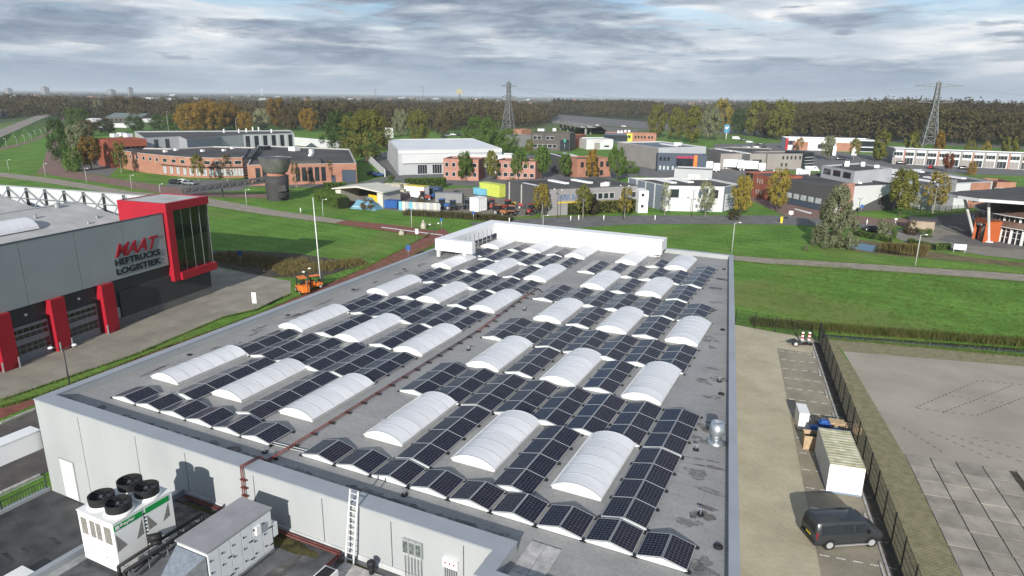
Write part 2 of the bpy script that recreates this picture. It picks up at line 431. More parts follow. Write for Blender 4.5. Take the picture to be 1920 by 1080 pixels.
# ================================================================== the solar roof hall
RZ = 9.0
def right_x(y): return 36.02-(y+2.9)*0.1541
HALL = thing('industrial_hall', 'large pale hall whose grey flat roof carries solar panels and barrel skylights', 'building', (14, 22, 0))
OUT = [(-2.25, -5.7), (27.25, -5.7), (27.25, -7.25), (right_x(-7.25), -7.25), (27.76, 51.9), (-3.75, 51.9)]
INN = [(-1.72, -4.85), (27.85, -4.85), (27.85, -6.75), (right_x(-6.75)-0.38, -6.75), (27.40, 51.45), (-3.22, 51.45)]
roof = part('roof', MB().add([(x, y, RZ) for x, y in INN], [tuple(range(6))]), ROOFM, HALL)
def ring_seg(name, i, z0, z1, m):
    j = (i+1) % 6; o0, o1, n0, n1 = OUT[i], OUT[j], INN[i], INN[j]
    mb = MB().prism([o0, o1, n1, n0], z0, z1)
    return part(name, mb, m, HALL)
for i in range(6):
    w = ring_seg('parapet', i, 9.22 if i == 0 else 8.6, 9.42, WALLW)
    c = MB()
    j = (i+1) % 6
    def g_(p, q, d):   # coping oversails both faces by 3 cm
        v = Vector((p[0]-q[0], p[1]-q[1])); v.normalize(); return (p[0]+v.x*d, p[1]+v.y*d)
    c.prism([g_(OUT[i], INN[i], .04), g_(OUT[j], INN[j], .04), g_(INN[j], OUT[j], .03), g_(INN[i], OUT[i], .03)], 9.42, 9.50)
    part('coping', c, COPING, HALL)
# outer walls: left, right, back as one panel run each; front wall panel by panel
def wall_run(a, b, n, z0, z1, nrm, m, name='wall_panel', gap=0.025, th=0.22):
    a = Vector(a); b = Vector(b); d = (b-a).normalized(); L = (b-a).length; k = Vector(nrm).normalized()
    for q in range(n):
        p0 = a+d*(L*q/n+gap/2); p1 = a+d*(L*(q+1)/n-gap/2)
        part(name, MB().prism([(p0.x, p0.y), (p1.x, p1.y), (p1.x-k.x*th, p1.y-k.y*th), (p0.x-k.x*th, p0.y-k.y*th)], z0, z1), m, HALL)
SEAMS = [-2.25, 1.6, 6.3, 10.0, 14.6, 18.7, 22.4, 25.9, 27.25]
JOINT = mat('joint_sealant', (0.16, 0.165, 0.17), 0.8)
part('wall_core', MB().prism([(-2.1, -5.55), (27.1, -5.55), (27.1, -7.1), (right_x(-7.1)-.15, -7.1), (27.6, 51.75), (-3.6, 51.75)], 0.0, 8.6, caps=False), JOINT, HALL)
part('wall_core', MB().box(-2.1, 27.1, -5.55, -5.45, 8.6, 9.215), JOINT, HALL)
for a, b in zip(SEAMS, SEAMS[1:]):
    part('wall_panel', MB().box(a+.025, b-.025, -5.70, -5.555, 0, 9.217), WALLW, HALL)
wall_run((27.27, -7.25), (right_x(-7.25), -7.25), 3, 0, 8.598, (0, -1), WALLW, th=.148)
wall_run((27.25, -5.71), (27.25, -7.10), 1, 0, 8.598, (-1, 0), WALLW, th=.148)
wall_run((-3.72, 51.9), (-2.25, -5.60), 12, 0, 8.598, (-1, -.0257), WALLW, th=.148)
wall_run((right_x(-7.1), -7.1), (27.76, 51.9), 12, 0, 8.598, (1, .154), WALLW, th=.148)
wall_run((27.6, 51.9), (-3.6, 51.9), 7, 0, 8.598, (0, 1), WALLW, th=.148)
# the small white door in the front wall and the notched coping of the front projection
dr = part('door', MB().box(-0.80, 0.36, -5.745, -5.70, 3.62, 6.05), WHITE, HALL)
part('handle', MB().tube((-0.66, -5.78, 4.75), (-0.52, -5.78, 4.75), .02), STEEL, dr)
fr = MB().box(-0.90, -0.80, -5.76, -5.70, 3.62, 6.15).box(.36, .46, -5.76, -5.70, 3.62, 6.15).box(-.80, .36, -5.76, -5.70, 6.05, 6.15)
part('door_frame', fr, WALLW, HALL)
# plinth flashing along the foot of the front wall above the lower roof
part('flashing', MB().box(9.9, 27.1, -5.76, -5.70, 6.7, 7.02), mat('flashing_grey', (0.44, 0.45, 0.45), 0.6), HALL)
# dirt on the felt: long stains and dried puddles with outlines of their own
random.seed(21)
def blot(cx, cy, rx, ry, z, m, name, n=26, ang=0.0):
    ph = [random.uniform(0, 6.28) for _ in range(5)]
    v = []
    for k in range(n):
        t = 2*math.pi*k/n
        r = 1+0.28*math.sin(2*t+ph[0])+0.2*math.sin(3*t+ph[1])+0.14*math.sin(5*t+ph[2])+.09*math.sin(9*t+ph[3])
        x, y = rx*r*math.cos(t), ry*r*math.sin(t)
        v.append((cx+x*math.cos(ang)-y*math.sin(ang), cy+x*math.sin(ang)+y*math.cos(ang), z))
    return part(name, MB().add(v, [tuple(range(n))]), m, HALL)
zz_ = RZ+0.003
for y in (-3.6, -2.2, 0.9, 3.6, 5.8, 7.6, 9.8, 12.9, 16.0, 18.8, 21.4, 24.0, 27.5, 31.0, 34.0, 38.2, 42.5):
    for k in range(random.randint(1, 3)):
        zz_ += 0.0006
        blot(right_x(y)-0.95-random.random()*1.0, y+random.uniform(-.8, .8), random.uniform(.25, .85), random.uniform(.12, .42), zz_, random.choice((STAIN, PUDDLE, PUDDLE)), 'stain', ang=random.uniform(-.2, .2))
for y in (1.0, 5.5, 9.4, 10.0, 14, 17.5, 22, 25, 29, 33, 36.5):
    zz_ += 0.0006
    blot(-1.05+random.random()*.6-y*.02, y, random.uniform(.1, .3), random.uniform(.5, 1.3), zz_, random.choice((PUDDLE, PUDDLE, STAIN)), 'stain', ang=random.uniform(-.06, .06))
for x in np.arange(-1.0, 27.0, 0.75):
    zz_ += 0.0006
    blot(float(x), -4.35+random.uniform(-.2, .2), random.uniform(.35, .7), random.uniform(.16, .38), zz_, random.choice((STAIN, STAIN, PUDDLE)), 'stain')
zz_ += .0006
blot(0.5, 40.5, 1.7, 0.9, zz_, PUDDLE, 'stain'); blot(-.6, 45.8, 1.8, 1.5, zz_+.001, PUDDLE, 'stain')
# square patch of light pavers behind the notch
pv = thing('roof_pavers', 'light square concrete pavers laid on the roof behind the notched parapet', 'pavers', (29.3, -5.2, RZ))
PAVER = mat('old_concrete_paver', (0.33, 0.32, 0.31), 0.9, scale=2.5, col2=(0.52, 0.50, 0.48), detail=8, rnd=0.12)
for i in range(2):
    for j in range(4):
        part('paver', MB().box(28.1+i*.66+.012, 28.1+i*.66+.65, -6.6+j*.66+.012, -6.6+j*.66+.65, RZ+.006, RZ+.05), PAVER, pv)

# ---------------- white screen frame round the far corner
SCR = thing('roof_screen', 'white boxed screen frame standing on the far corner of the solar roof', 'screen', (5, 47, RZ))
WSC = mat('white_screen_cladding', (0.78, 0.78, 0.78), 0.5, var=0.04, scale=0.4)
xl, xr, yf, yb, z0s, z1s = -2.15, 20.55, 36.9, 48.7, 9.78, 11.05
part('fascia', MB().box(xl, 2.55, yf, yf+.75, z0s, z1s), WSC, SCR)
part('beam', MB().box(xl, xl+1.55, yf+.752, yb-.002, z0s, z1s-.003), WSC, SCR)
part('beam', MB().box(xl, xr, yb, yb+1.7, z0s, z1s), WSC, SCR)
for x, y in ((1.45, yf+.35), (-1.9, yf+.35), (20.1, yb+.4), (-1.9, 42.5)):
    part('post', MB().box(x-.16, x+.16, y-.16, y+.16, RZ, z0s), WSC, SCR)
part('fascia', MB().box(19.75, xr, yb-.70, yb-.002, z0s-.35, z1s-.06), WSC, SCR)
# rail of square openings on the left run, ribbed inner skirt on the back run
for k in range(9):
    y = 38.6+k*1.08
    part('rail_post', MB().box(xl+1.552, xl+1.60, y, y+.09, RZ+.05, z0s+.9), WALLW, SCR)
part('rail', MB().box(xl+1.602, xl+1.64, 38.6, 47.6, 9.35, 9.44), WALLW, SCR)
part('skirt', MB().box(xl+1.7, xr-.6, yb-.06, yb-.002, RZ, z0s-.002), mat('skirt_sheet', (0.50, 0.52, 0.51), 0.6, var=.05), SCR)
for k in range(20):
    x = 0.3+k*1.02
    part('rib', MB().box(x, x+.09, yb-.12, yb-.061, RZ, z0s+.35), WSC, SCR)

# ---------------- skylights
SKY_PANE = mat('opal_skylight', (0.72, 0.72, 0.725), 0.28, scale=1.1, col2=(0.82, 0.82, 0.825), detail=8, rnd=.06, stretch=(.5, 2.0, 1), lo=.25, hi=.6, spec=0.5, trans=0.12)
SKY_END = mat('opal_skylight_end', (0.84, 0.84, 0.82), 0.35, var=0.03, spec=0.4)
SKY_RIB = mat('skylight_rib', (0.40, 0.41, 0.43), 0.5, var=0.08)
CURB = mat('skylight_curb', (0.66, 0.66, 0.64), 0.6, var=0.08, scale=1.5)
SW, SL, SH, SA, NP = 2.36, 5.55, 0.18, 0.36, 6
def arc(t, w=SW/2-.04, h=SA, z0=SH):     # t -1..1 across
    a = R(48); rr = w/math.sin(a); return (rr*math.sin(a*t), z0+(math.cos(a*t)-math.cos(a))/(1-math.cos(a))*h)
def arch_strip(y0, y1, lift, n=14, th=0.02):
    mb = MB(); p = [arc(-1+2*k/n, SW/2-.04+lift, SA+lift) for k in range(n+1)]
    q = [arc(-1+2*k/n, SW/2-.04+lift-th, SA+lift-th) for k in range(n+1)]
    m = n+1
    v = [(x, y, z) for y in (y0, y1) for x, z in p]+[(x, y, z) for y in (y0, y1) for x, z in q]
    f = []
    for k in range(n):
        f += [(k, k+1, m+k+1, m+k), (2*m+k, 3*m+k, 3*m+k+1, 2*m+k+1), (k, 2*m+k, 2*m+k+1, k+1), (m+k, m+k+1, 3*m+k+1, 3*m+k)]
    top_ = [g for g in f if max(g) < 2*m]
    oth = [g for g in f if max(g) >= 2*m]
    mb.add(v, top_); mb.add(v, oth)
    return mb
sk0 = thing('barrel_skylight', '-', 'skylight', (0, 0, RZ))
cb = MB().box(-SW/2, SW/2, 0, SL, 0, SH-.05).box(-SW/2-.05, SW/2+.05, -.05, SL+.05, SH-.05, SH)
part('curb', cb, CURB, sk0, world=False)
pl = SL/NP
for k in range(NP):
    part('pane', arch_strip(k*pl+.01, (k+1)*pl-.01, 0.0), SKY_PANE, sk0, smooth=False, world=False)
for k in range(NP+1):
    y = min(max(k*pl, .02), SL-.02)
    part('rib', arch_strip(y-.017, y+.017, 0.016), SKY_RIB, sk0, world=False)
for y in (0.0, SL-.02):
    n = 14; p = [arc(-1+2*k/n, SW/2-.045, SA-.01) for k in range(n+1)]
    v = [(x, y, z) for x, z in p]+[(x, y+.02, z) for x, z in p]
    f = [tuple(range(n+1)), tuple(range(2*n+1, n, -1))]
    part('end_cap', MB().add(v, f), SKY_END, sk0, world=False)
for ch in sk0.children:
    if ch.name.startswith('pane'): ch.data.polygons.foreach_set('use_smooth', [True]*len(ch.data.polygons))
COLX = [1.19+5.352*k+(0.567 if k > 2 else 0) for k in range(6)]
ORD = ['first', 'second', 'third', 'fourth', 'fifth', 'sixth', 'seventh', 'eighth', 'ninth', 'tenth']
ROWN = ['nearest row', 'second row from the front', 'middle row', 'fourth row from the front', 'farthest row']
ROWS = ['nearest row', 'second row', 'middle row', 'fourth row', 'farthest row']
COLN = ['left column', 'middle column', 'right column']
first = True
for c in range(6):
    for r in range(5):
        if c == 5 and r > 2: continue
        s = sk0 if first else copy_tree(sk0)
        first = False
        s.location = (COLX[c], r*10.906, RZ)
        tag(s, 'white barrel skylight, %s of the %s block, %s' % (COLN[c % 3], 'left' if c < 3 else 'right', ROWN[r]), 'skylight', 'barrel skylights on the hall roof')

# ---------------- solar panels: two-sided rows on low frames
CELL = bpy.data.materials.new('solar_cells'); CELL.use_nodes = True
def cell_setup():
    t = CELL.node_tree; n = t.nodes; b = n['Principled BSDF']
    tcn = n.new('ShaderNodeTexCoord'); sp = n.new('ShaderNodeSeparateXYZ'); t.links.new(tcn.outputs['Object'], sp.inputs[0])
    def m(op, a, bb=None):
        x = n.new('ShaderNodeMath'); x.operation = op
        for i, v in enumerate((a, bb)):
            if v is None: continue
            if isinstance(v, (int, float)): x.inputs[i].default_value = v
            else: t.links.new(v, x.inputs[i])
        return x.outputs[0]
    # cell pitch 0.157 m; distance from the cell centre, in cells
    def frac(s, n_, L):
        u = m('MULTIPLY', m('ADD', s, L/2), n_/L); return m('ABSOLUTE', m('SUBTRACT', m('FRACT', u), 0.5))
    fx = frac(sp.outputs['X'], 6, 0.945); fy = frac(sp.outputs['Y'], 10, 1.585)
    line = m('GREATER_THAN', m('MAXIMUM', fx, fy), 0.484)
    corner = m('GREATER_THAN', m('ADD', fx, fy), 0.90)
    mk = m('MAXIMUM', line, corner)
    # two thin busbars per cell
    bus = m('LESS_THAN', m('ABSOLUTE', m('SUBTRACT', fx, 0.17)), 0.012)
    mk = m('MAXIMUM', mk, m('MULTIPLY', bus, 0.35))
    oi = n.new('ShaderNodeObjectInfo')
    g = n.new('ShaderNodeNewGeometry'); nz = n.new('ShaderNodeTexNoise'); nz.inputs['Scale'].default_value = 1.3; nz.inputs['Detail'].default_value = 6
    t.links.new(g.outputs['Position'], nz.inputs['Vector'])
    c0 = n.new('ShaderNodeMixRGB'); c0.inputs[1].default_value = (0.0038, 0.0050, 0.017, 1); c0.inputs[2].default_value = (0.008, 0.0075, 0.018, 1)
    t.links.new(oi.outputs['Random'], c0.inputs[0])
    c1 = n.new('ShaderNodeMixRGB'); c1.inputs[2].default_value = (0.26, 0.27, 0.29, 1)
    t.links.new(mk, c1.inputs[0]); t.links.new(c0.outputs[0], c1.inputs[1])
    c2 = n.new('ShaderNodeMixRGB'); c2.inputs[2].default_value = (0.085, 0.08, 0.072, 1)      # dust
    d = n.new('ShaderNodeMapRange'); d.inputs['From Min'].default_value = .45; d.inputs['From Max'].default_value = .8; d.inputs['To Max'].default_value = .12
    t.links.new(nz.outputs['Fac'], d.inputs['Value']); t.links.new(d.outputs[0], c2.inputs[0]); t.links.new(c1.outputs[0], c2.inputs[1])
    t.links.new(c2.outputs[0], b.inputs['Base Color'])
    b.inputs['Roughness'].default_value = 0.13; b.inputs['Specular IOR Level'].default_value = 0.15
    rr = n.new('ShaderNodeMapRange'); rr.inputs['To Min'].default_value = .10; rr.inputs['To Max'].default_value = .26
    t.links.new(nz.outputs['Fac'], rr.inputs['Value']); t.links.new(rr.outputs[0], b.inputs['Roughness'])
cell_setup()
PFRAME = mat('panel_frame', (0.46, 0.47, 0.48), 0.4, var=0.05, metal=0.3)
GABLE = mat('tent_gable_sheet', (0.66, 0.70, 0.69), 0.5, var=0.04, scale=1.0)
PW, PL, PT = 1.00, 1.62, 0.035
mb = MB()
fw = 0.019
mb.box(-PW/2, -PW/2+fw, -PL/2, PL/2, 0, PT, 1).box(PW/2-fw, PW/2, -PL/2, PL/2, 0, PT, 1)
mb.box(-PW/2+fw, PW/2-fw, -PL/2, -PL/2+fw, 0, PT, 1).box(-PW/2+fw, PW/2-fw, PL/2-fw, PL/2, 0, PT, 1)
mb.box(-PW/2+fw, PW/2-fw, -PL/2+fw, PL/2-fw, 0.004, PT-.006, 0)
PANEL_ME = mb.mesh('solar_panel', [CELL, PFRAME])
LOW, HIGH = 0.09, 0.315
TILT = math.asin((HIGH-LOW)/PW)
HW = PW*math.cos(TILT)
v = [(-HW-.03, 0, .02), (HW+.03, 0, .02), (HW+.03, 0, LOW-.01), (0, 0, HIGH-.012), (-HW-.03, 0, LOW-.01)]
v2 = [(x, .02, z) for x, _, z in v]
GABLE_ME = MB().add(v+v2, [(0, 1, 2, 3, 4), (9, 8, 7, 6, 5), (0, 5, 6, 1), (1, 6, 7, 2), (2, 7, 8, 3), (3, 8, 9, 4), (4, 9, 5, 0)]).mesh('end_sheet', [GABLE])
FOOT_ME = MB().box(-.10, .10, -.07, .07, 0, .05).box(-.03, .03, -.03, .03, .05, LOW).mesh('foot', [BLACK])
RAIL_CACHE = {}
def tent(x, y0, n, label):
    t = thing('solar_panel_row', label, 'solar panels', (x, y0, RZ), 0, 'two-sided solar panel rows on the hall roof')
    L = n*(PL+.012)
    for k in range(n):
        for s in (-1, 1):
            o = link('solar_panel', PANEL_ME, t, (s*(HW/2+.012), (k+.5)*(PL+.012), (LOW+HIGH)/2))
            o.rotation_euler = (0, s*TILT, 0)
    for yy in (-.018, L-.004): link('end_sheet', GABLE_ME, t, (0, yy, 0))
    for s in (-1, 1):
        for k in range(n+1): link('foot', FOOT_ME, t, (s*(HW+.06), k*L/n, 0))
    if n not in RAIL_CACHE:
        RAIL_CACHE[n] = MB().box(-.025, .025, .03, L-.03, .05, .09).mesh('rail', [ALU])
    for s in (-1, 0, 1): link('rail', RAIL_CACHE[n], t, (s*(HW-.04), 0, 0))
    return t
def rowname(i, n): return ORD[i]
BY = {'F': (-3.0, 1), 'A1': (-1.18, 4), 'B1': (5.50, 3), 'A2': (10.98, 3), 'B2': (16.15, 3), 'A3': (21.75, 3), 'B3': (26.95, 3), 'A4': (32.35, 3), 'B4': (37.9, 3), 'A5': (43.4, 2)}
BAND = {'F': 'along the front edge', 'B1': 'second band', 'B2': 'third band', 'B3': 'fourth band', 'B4': 'farthest band'}
for b in ('F', 'B1', 'B2', 'B3', 'B4'):
    for k in range(6):
        y0, n = BY[b]
        if b == 'B4' and k == 0: y0, n = 39.1, 2
        tent(1.58+2.07*k, y0, n, 'dark solar panel row, %s from left in the left block, %s' % (ORD[k], BAND[b]))
for i, a in enumerate(('A1', 'A2', 'A3', 'A4', 'A5')):
    for x, s in ((4.3, 'left and middle'), (9.5, 'middle and right')):
        tent(x, *BY[a], 'solar panel row between %s skylights of the left block, %s' % (s, ROWS[i]))
RB = {'F': [16.08+2.136*k for k in range(9)], 'B1': [16.0+2.157*k for k in range(8)], 'B2': [15.95+2.16*k for k in range(7)], 'B3': [15.2+2.14*k for k in range(7)], 'B4': [15.3+2.14*k for k in range(5)]}
for b, xs in RB.items():
    for k, x in enumerate(xs):
        tent(x, *BY[b], 'dark solar panel row, %s from left in the right block, %s' % (ORD[k], BAND[b]))
tent(26.02, 37.75, 5, 'long row of five panel pairs at the far right corner of the roof')
for i, a in enumerate(('A1', 'A2', 'A3', 'A4')):
    tent(20.42, *BY[a], 'solar panel row between left and middle skylights of the right block, %s' % ROWS[i])
    tent(25.8, *BY[a], 'solar panel row between middle and right skylights of the right block, %s' % ROWS[i] if i < 3 else 'row of three panel pairs right of the last middle skylight, below the long row')
tent(31.1, *BY['A1'], 'four panel pairs along the right side of the nearest right skylight')
tent(20.9, *BY['A5'], 'short row of two panel pairs between the farthest skylights of the right block')

# ---------------- red pipe over the roof, wall and lower roof
pp = thing('red_pipe_run', 'twin red pipes crossing the solar roof, down the front wall and along its foot', 'pipe', (14, 0, RZ))
for dx in (0, 0.13):
    x = 14.05+dx
    part('pipe', MB().path([(13.35+dx, 30.0, RZ+.16), (13.4+dx, 26, RZ+.16), (x, 17, RZ+.16), (x, -4.4, RZ+.16), (x-.05, -4.7, RZ+.58), (x-.1, -5.80, RZ+.60), (x-.1, -5.84, 6.95), (14.0+dx, -5.9-dx, 6.92)], .028), REDP, pp, smooth=True)
    part('pipe', MB().path([(9.95, -5.9-dx, 6.92), (19.75+dx, -5.9-dx, 6.92), (19.75+dx, -8.4, 6.92)], .045), REDP, pp, smooth=True)
    part('pipe', MB().path([(13.4+dx, 29.9, RZ+.16), (15.2, 28.1, RZ+.10)], .03), REDP, pp, smooth=True)
for k in range(24):
    y = -3.9+k*1.4
    part('bracket', MB().box(13.92 if y < 20 else 13.45, 14.32 if y < 20 else 13.85, y, y+.06, RZ+.01, RZ+.11), BLACK, pp)
for k in range(5):
    part('bracket', MB().box(13.9, 14.25, -5.88, -5.76, 7.2+k*.42, 7.26+k*.42), REDP, pp)
cab = MB()
for dy in (0, .2): cab.path([(12.9, -2.9+dy, RZ+.06), (16.0-.9, -2.75+dy, RZ+.06)], .03)
solo('cable_tray', cab, WALLW, 'thin pale cable run linking the two front panel blocks under the red pipe', 'cable')

# ---------------- small things on the roof
def anchor(x, y, label):
    t = thing('roof_anchor', label, 'roof anchor', (x, y, RZ), 0, 'small roof anchors')
    part('base', MB().lathe([(.16, 0), (.16, .05), (.06, .07)], n=10), BLACK, t, world=False)
    part('stem', MB().tube((0, 0, .05), (0, 0, .30), .03).box(-.12, .12, -.03, .03, .28, .33), STEEL, t, world=False)
for x, y, l in ((13.2, -3.6, 'small roof anchor beside the sixth front panel row of the left block'), (16.6, 1.6, 'small roof anchor right of the red pipe near the nearest skylights'),
                (21.6, -3.55, 'small roof anchor on the open felt in front of the third and fourth right rows'), (15.3, 13.5, 'small roof anchor right of the red pipe in the second row'),
                (0.1, 6.4, 'small roof anchor left of the second band of panels'), (32.2, 16.1, 'small roof anchor on the bare felt near the right parapet'),
                (32.6, 6.6, 'small roof anchor beside the silver vent cowl'), (14.9, 23.8, 'small roof anchor on the bare strip between the blocks'), (33.9, 1.0, 'small roof anchor right of the foremost right skylight')):
    anchor(x, y, l)
vt = thing('vent_cowl', 'silver cone-topped vent cowl on the right side of the roof', 'vent', (33.38, 7.9, RZ))
part('flashing', MB().lathe([(.55, 0), (.33, .10), (.30, .12)], n=20), STEEL, vt, True, False)
part('pipe', MB().lathe([(.27, .1), (.27, .62)], n=20), STEEL, vt, True, False)
part('cowl', MB().lathe([(.30, .45), (.44, .58), (.31, 1.18), (.27, 1.18), (.24, .95)], n=24), STEEL, vt, True, False)
ca = thing('coiled_cable', 'yellow cable coiled on the roof under the white screen', 'cable', (-1.0, 40.2, RZ))
cm = MB()
for k in range(3):
    cm.path([(.75*math.cos(t*.35)*(1-.12*k), .75*math.sin(t*.35)*(1-.1*k)+.1*k, .05+.05*k) for t in range(19)], .035, 6)
part('coil', cm, YELLOW, ca, True, False)
for i, (x, y) in enumerate(((-1.2, 3.8), (-1.55, 13.5), (-1.7, 22.0), (-1.9, 30.5))):
    t = thing('roof_drain', 'dark drain grate by the left parapet, %s from the front' % ORD[i], 'drain', (x, y, RZ), 0, 'drains along the left parapet')
    part('grate', MB().box(-.16, .16, -.12, .12, 0, .05).box(-.1, .1, -.06, .06, .05, .08), BLACK, t, world=False)
for i, y in enumerate((-0.9, 14.2, 26.5, 46.5)):
    t = thing('roof_drain', 'dark drain grate by the right parapet, %s from the front' % ORD[i], 'drain', (right_x(y)-.75, y, RZ), 0, 'drains along the right parapet')
    part('grate', MB().lathe([(.2, 0), (.2, .04), (.12, .10)], n=12), BLACK, t, world=False)

# ---------------- lower roofs in front: dark terrace left, plant roof right
LOWR = thing('lower_wing', 'lower flat-roofed wing with a dark terrace and a plant roof before the front wall', 'building', (12, -20, 0))
part('terrace_wall', MB().box(-2.45, 9.6, -34, -5.71, 0, 3.49), WALLW, LOWR)
part('terrace', MB().box(-2.30, 9.6, -34, -5.712, 3.49, 3.55), DARKROOF, LOWR)
part('terrace_edge', MB().box(-2.62, -2.32, -34, -5.73, 3.2, 3.74), COPING, LOWR)
part('plant_roof_wall', MB().box(9.6, 27.2, -34, -5.712, 0, 6.70), WALLW, LOWR)
part('plant_roof', MB().add([(9.62, -34, 6.75), (27.2, -34, 6.75), (27.2, -5.713, 6.75), (9.62, -5.713, 6.75)], [(0, 1, 2, 3)]), WETROOF, LOWR)
part('roof_edge', MB().box(9.30, 9.60, -34, -5.716, 6.4, 7.06), COPING, LOWR)
# strips and damp patches on the plant roof
for i, (x, y, rx, ry, a, m) in enumerate(((18.2, -8.9, .42, 2.2, -.02, STAIN), (12.5, -7.3, 2.0, .9, .0, STAIN), (17.4, -6.35, 1.6, .32, .0, MOSS), (21.5, -6.25, 1.6, .25, 0, MOSS), (23.8, -6.5, 1.7, .4, .1, MOSS),
                                 (21.0, -8.8, .9, .5, .3, PUDDLE), (10.7, -7.0, .7, 1.2, 0, STAIN), (12.2, -6.2, 2.0, .18, 0, MOSS))):
    ph = [random.uniform(0, 6.28) for _ in range(4)]; v = []
    for k in range(28):
        t = 2*math.pi*k/28; r = 1+.2*math.sin(2*t+ph[0])+.15*math.sin(3*t+ph[1])+.1*math.sin(7*t+ph[2])
        v.append((x+rx*r*math.cos(t)-a*ry*math.sin(t), y+ry*r*math.sin(t), 6.754+i*.0012))
    part('stain', MB().add(v, [tuple(range(28))]), m, LOWR)
WETD = mat('wet_terrace', (0.014, 0.015, 0.017), 0.18, var=.3, scale=1.0, spec=.6)
random.seed(4)
for i in range(22):
    x = random.uniform(-1.2, 7.0); y = random.uniform(-14, -8.2); l = random.uniform(.4, 1.3); w = random.uniform(.05, .2)
    part('wet_streak', MB().quad((x, y, 3.553+i*.0005), (x+l, y-.1*l, 3.553+i*.0005), (x+l*1.1, y-.1*l+w*.6, 3.553+i*.0005), (x+.1, y+w, 3.553+i*.0005)), WETD, LOWR)
part('paver_walk', MB().box(9.61, 10.05, -20, -8.0, 6.752, 6.80), mat('pale_walkway', (0.30, 0.31, 0.30), .8, scale=2, var=.2), LOWR)
tb = thing('terrace_box', 'pale flat box on the dark terrace beside the chiller', 'box', (4.6, -11.2, 3.55))
part('body', MB().box(3.9, 5.3, -11.9, -10.75, 3.56, 3.95), WHITE, tb); part('lid', MB().box(3.86, 5.34, -11.94, -10.71, 3.95, 4.0), WHITE, tb)
# terrace railing
rl = thing('terrace_railing', 'thin metal railing along the left edge of the dark terrace', 'railing', (-2.47, -10, 3.7))
part('handrail', MB().tube((-2.47, -5.9, 4.55), (-2.47, -30, 4.55), .03), STEEL, rl)
part('post', MB().tube((-2.47, -5.85, 3.74), (-2.47, -5.85, 4.56), .04), DARKM, rl)
for k in range(1, 9): part('post', MB().tube((-2.47, -5.9-k*2.4, 3.74), (-2.47, -5.9-k*2.4, 4.55), .03), DARKM, rl)
for k in range(60):
    part('baluster', MB().box(-2.48, -2.46, -6.02-k*.16, -6.00-k*.16, 3.75, 4.22), DARKM, rl)
part('rail', MB().box(-2.485, -2.455, -16, -5.9, 4.20, 4.24), DARKM, rl)
# white street-side beam at the front left corner
wb = thing('white_canopy_beam', 'white boxed canopy beam running out of the picture from the front left corner', 'canopy', (-3, -18, 0))
part('beam', MB().box(-3.35, -2.46, -34, -5.62, 6.25, 7.40), WSC, wb)
part('flashing', MB().box(-3.39, -2.42, -34, -5.60, 7.401, 7.46), WSC, wb)
for y in (-20.0, -32.0): part('post', MB().box(-3.1, -2.7, y, y+.4, 3.75 if False else 0.0, 6.25), WSC, wb)

# ---------------- air-cooled chiller
CH = thing('chiller', 'white air-cooled chiller with four black fans and a green name strip', 'chiller', (11.37, -9.78, 6.75))
CHW = mat('chiller_paint', (0.80, 0.80, 0.77), 0.4, var=0.03)
MESHG = mat('coil_mesh', (0.22, 0.21, 0.19), 0.7, scale=14, var=.3)
GREEN = mat('green_strip', (0.012, 0.27, 0.06), .45, var=.06)
x0, x1, y0, y1, zb, zt = 10.22, 12.52, -11.16, -8.42, 7.0, 9.34
ym = (y0+y1)/2
for a, b in ((y0, ym-.05), (ym+.05, y1)):
    part('cabinet', MB().box(x0, x1, a, b, zb, zt), CHW, CH)
part('ladder_rail', MB().box(x0+.1, x1-.02, ym-.05, ym+.05, zb+.02, zt-.06), CHW, CH)
for k in range(9): part('rung', MB().box(x1-.02, x1+.015, ym-.045, ym+.045, zb+.55+k*.18, zb+.62+k*.18), DARKM, CH)
part('frame', MB().box(x0+.05, x1-.05, y0+.05, y1-.05, 6.76, zb), DARKM, CH)
part('lid', MB().box(x0-.03, x1+.03, y0-.03, y1+.03, zt, zt+.04), CHW, CH)
for yy in (y0+.72, y1-.72):
    for xx in (x0+.62, x1-.58):
        part('fan_base', MB().lathe([(.60, 0), (.53, .12)], (xx, yy, zt+.04), 20), CHW, CH, True)
        f = part('fan_shroud', MB().lathe([(.50, 0), (.52, .36), (.46, .36), (.44, .1), (.1, .1)], (xx, yy, zt+.16), 24), BLACK, CH)
        bl = MB().tube((xx, yy, zt+.30), (xx, yy, zt+.44), .11, n=12)
        for k in range(5):
            t = k*2*math.pi/5; c, s_ = math.cos(t), math.sin(t)
            bl.add([(xx+.1*c, yy+.1*s_, zt+.40), (xx+.43*c-.1*s_, yy+.43*s_+.1*c, zt+.42), (xx+.43*c+.14*s_, yy+.43*s_-.14*c, zt+.32), (xx+.1*c+.07*s_, yy+.1*s_-.07*c, zt+.34)], [(0, 1, 2, 3), (3, 2, 1, 0)])
        part('fan', bl, DARKM, f)
        part('hub', MB().tube((xx, yy, zt+.44), (xx, yy, zt+.475), .055, n=10), STEEL, f)
        gd = MB()
        for k in range(4):
            t = k*math.pi/4; gd.tube((xx-.5*math.cos(t), yy-.5*math.sin(t), zt+.505), (xx+.5*math.cos(t), yy+.5*math.sin(t), zt+.505), .008, n=4)
        part('guard', gd, BLACK, f)
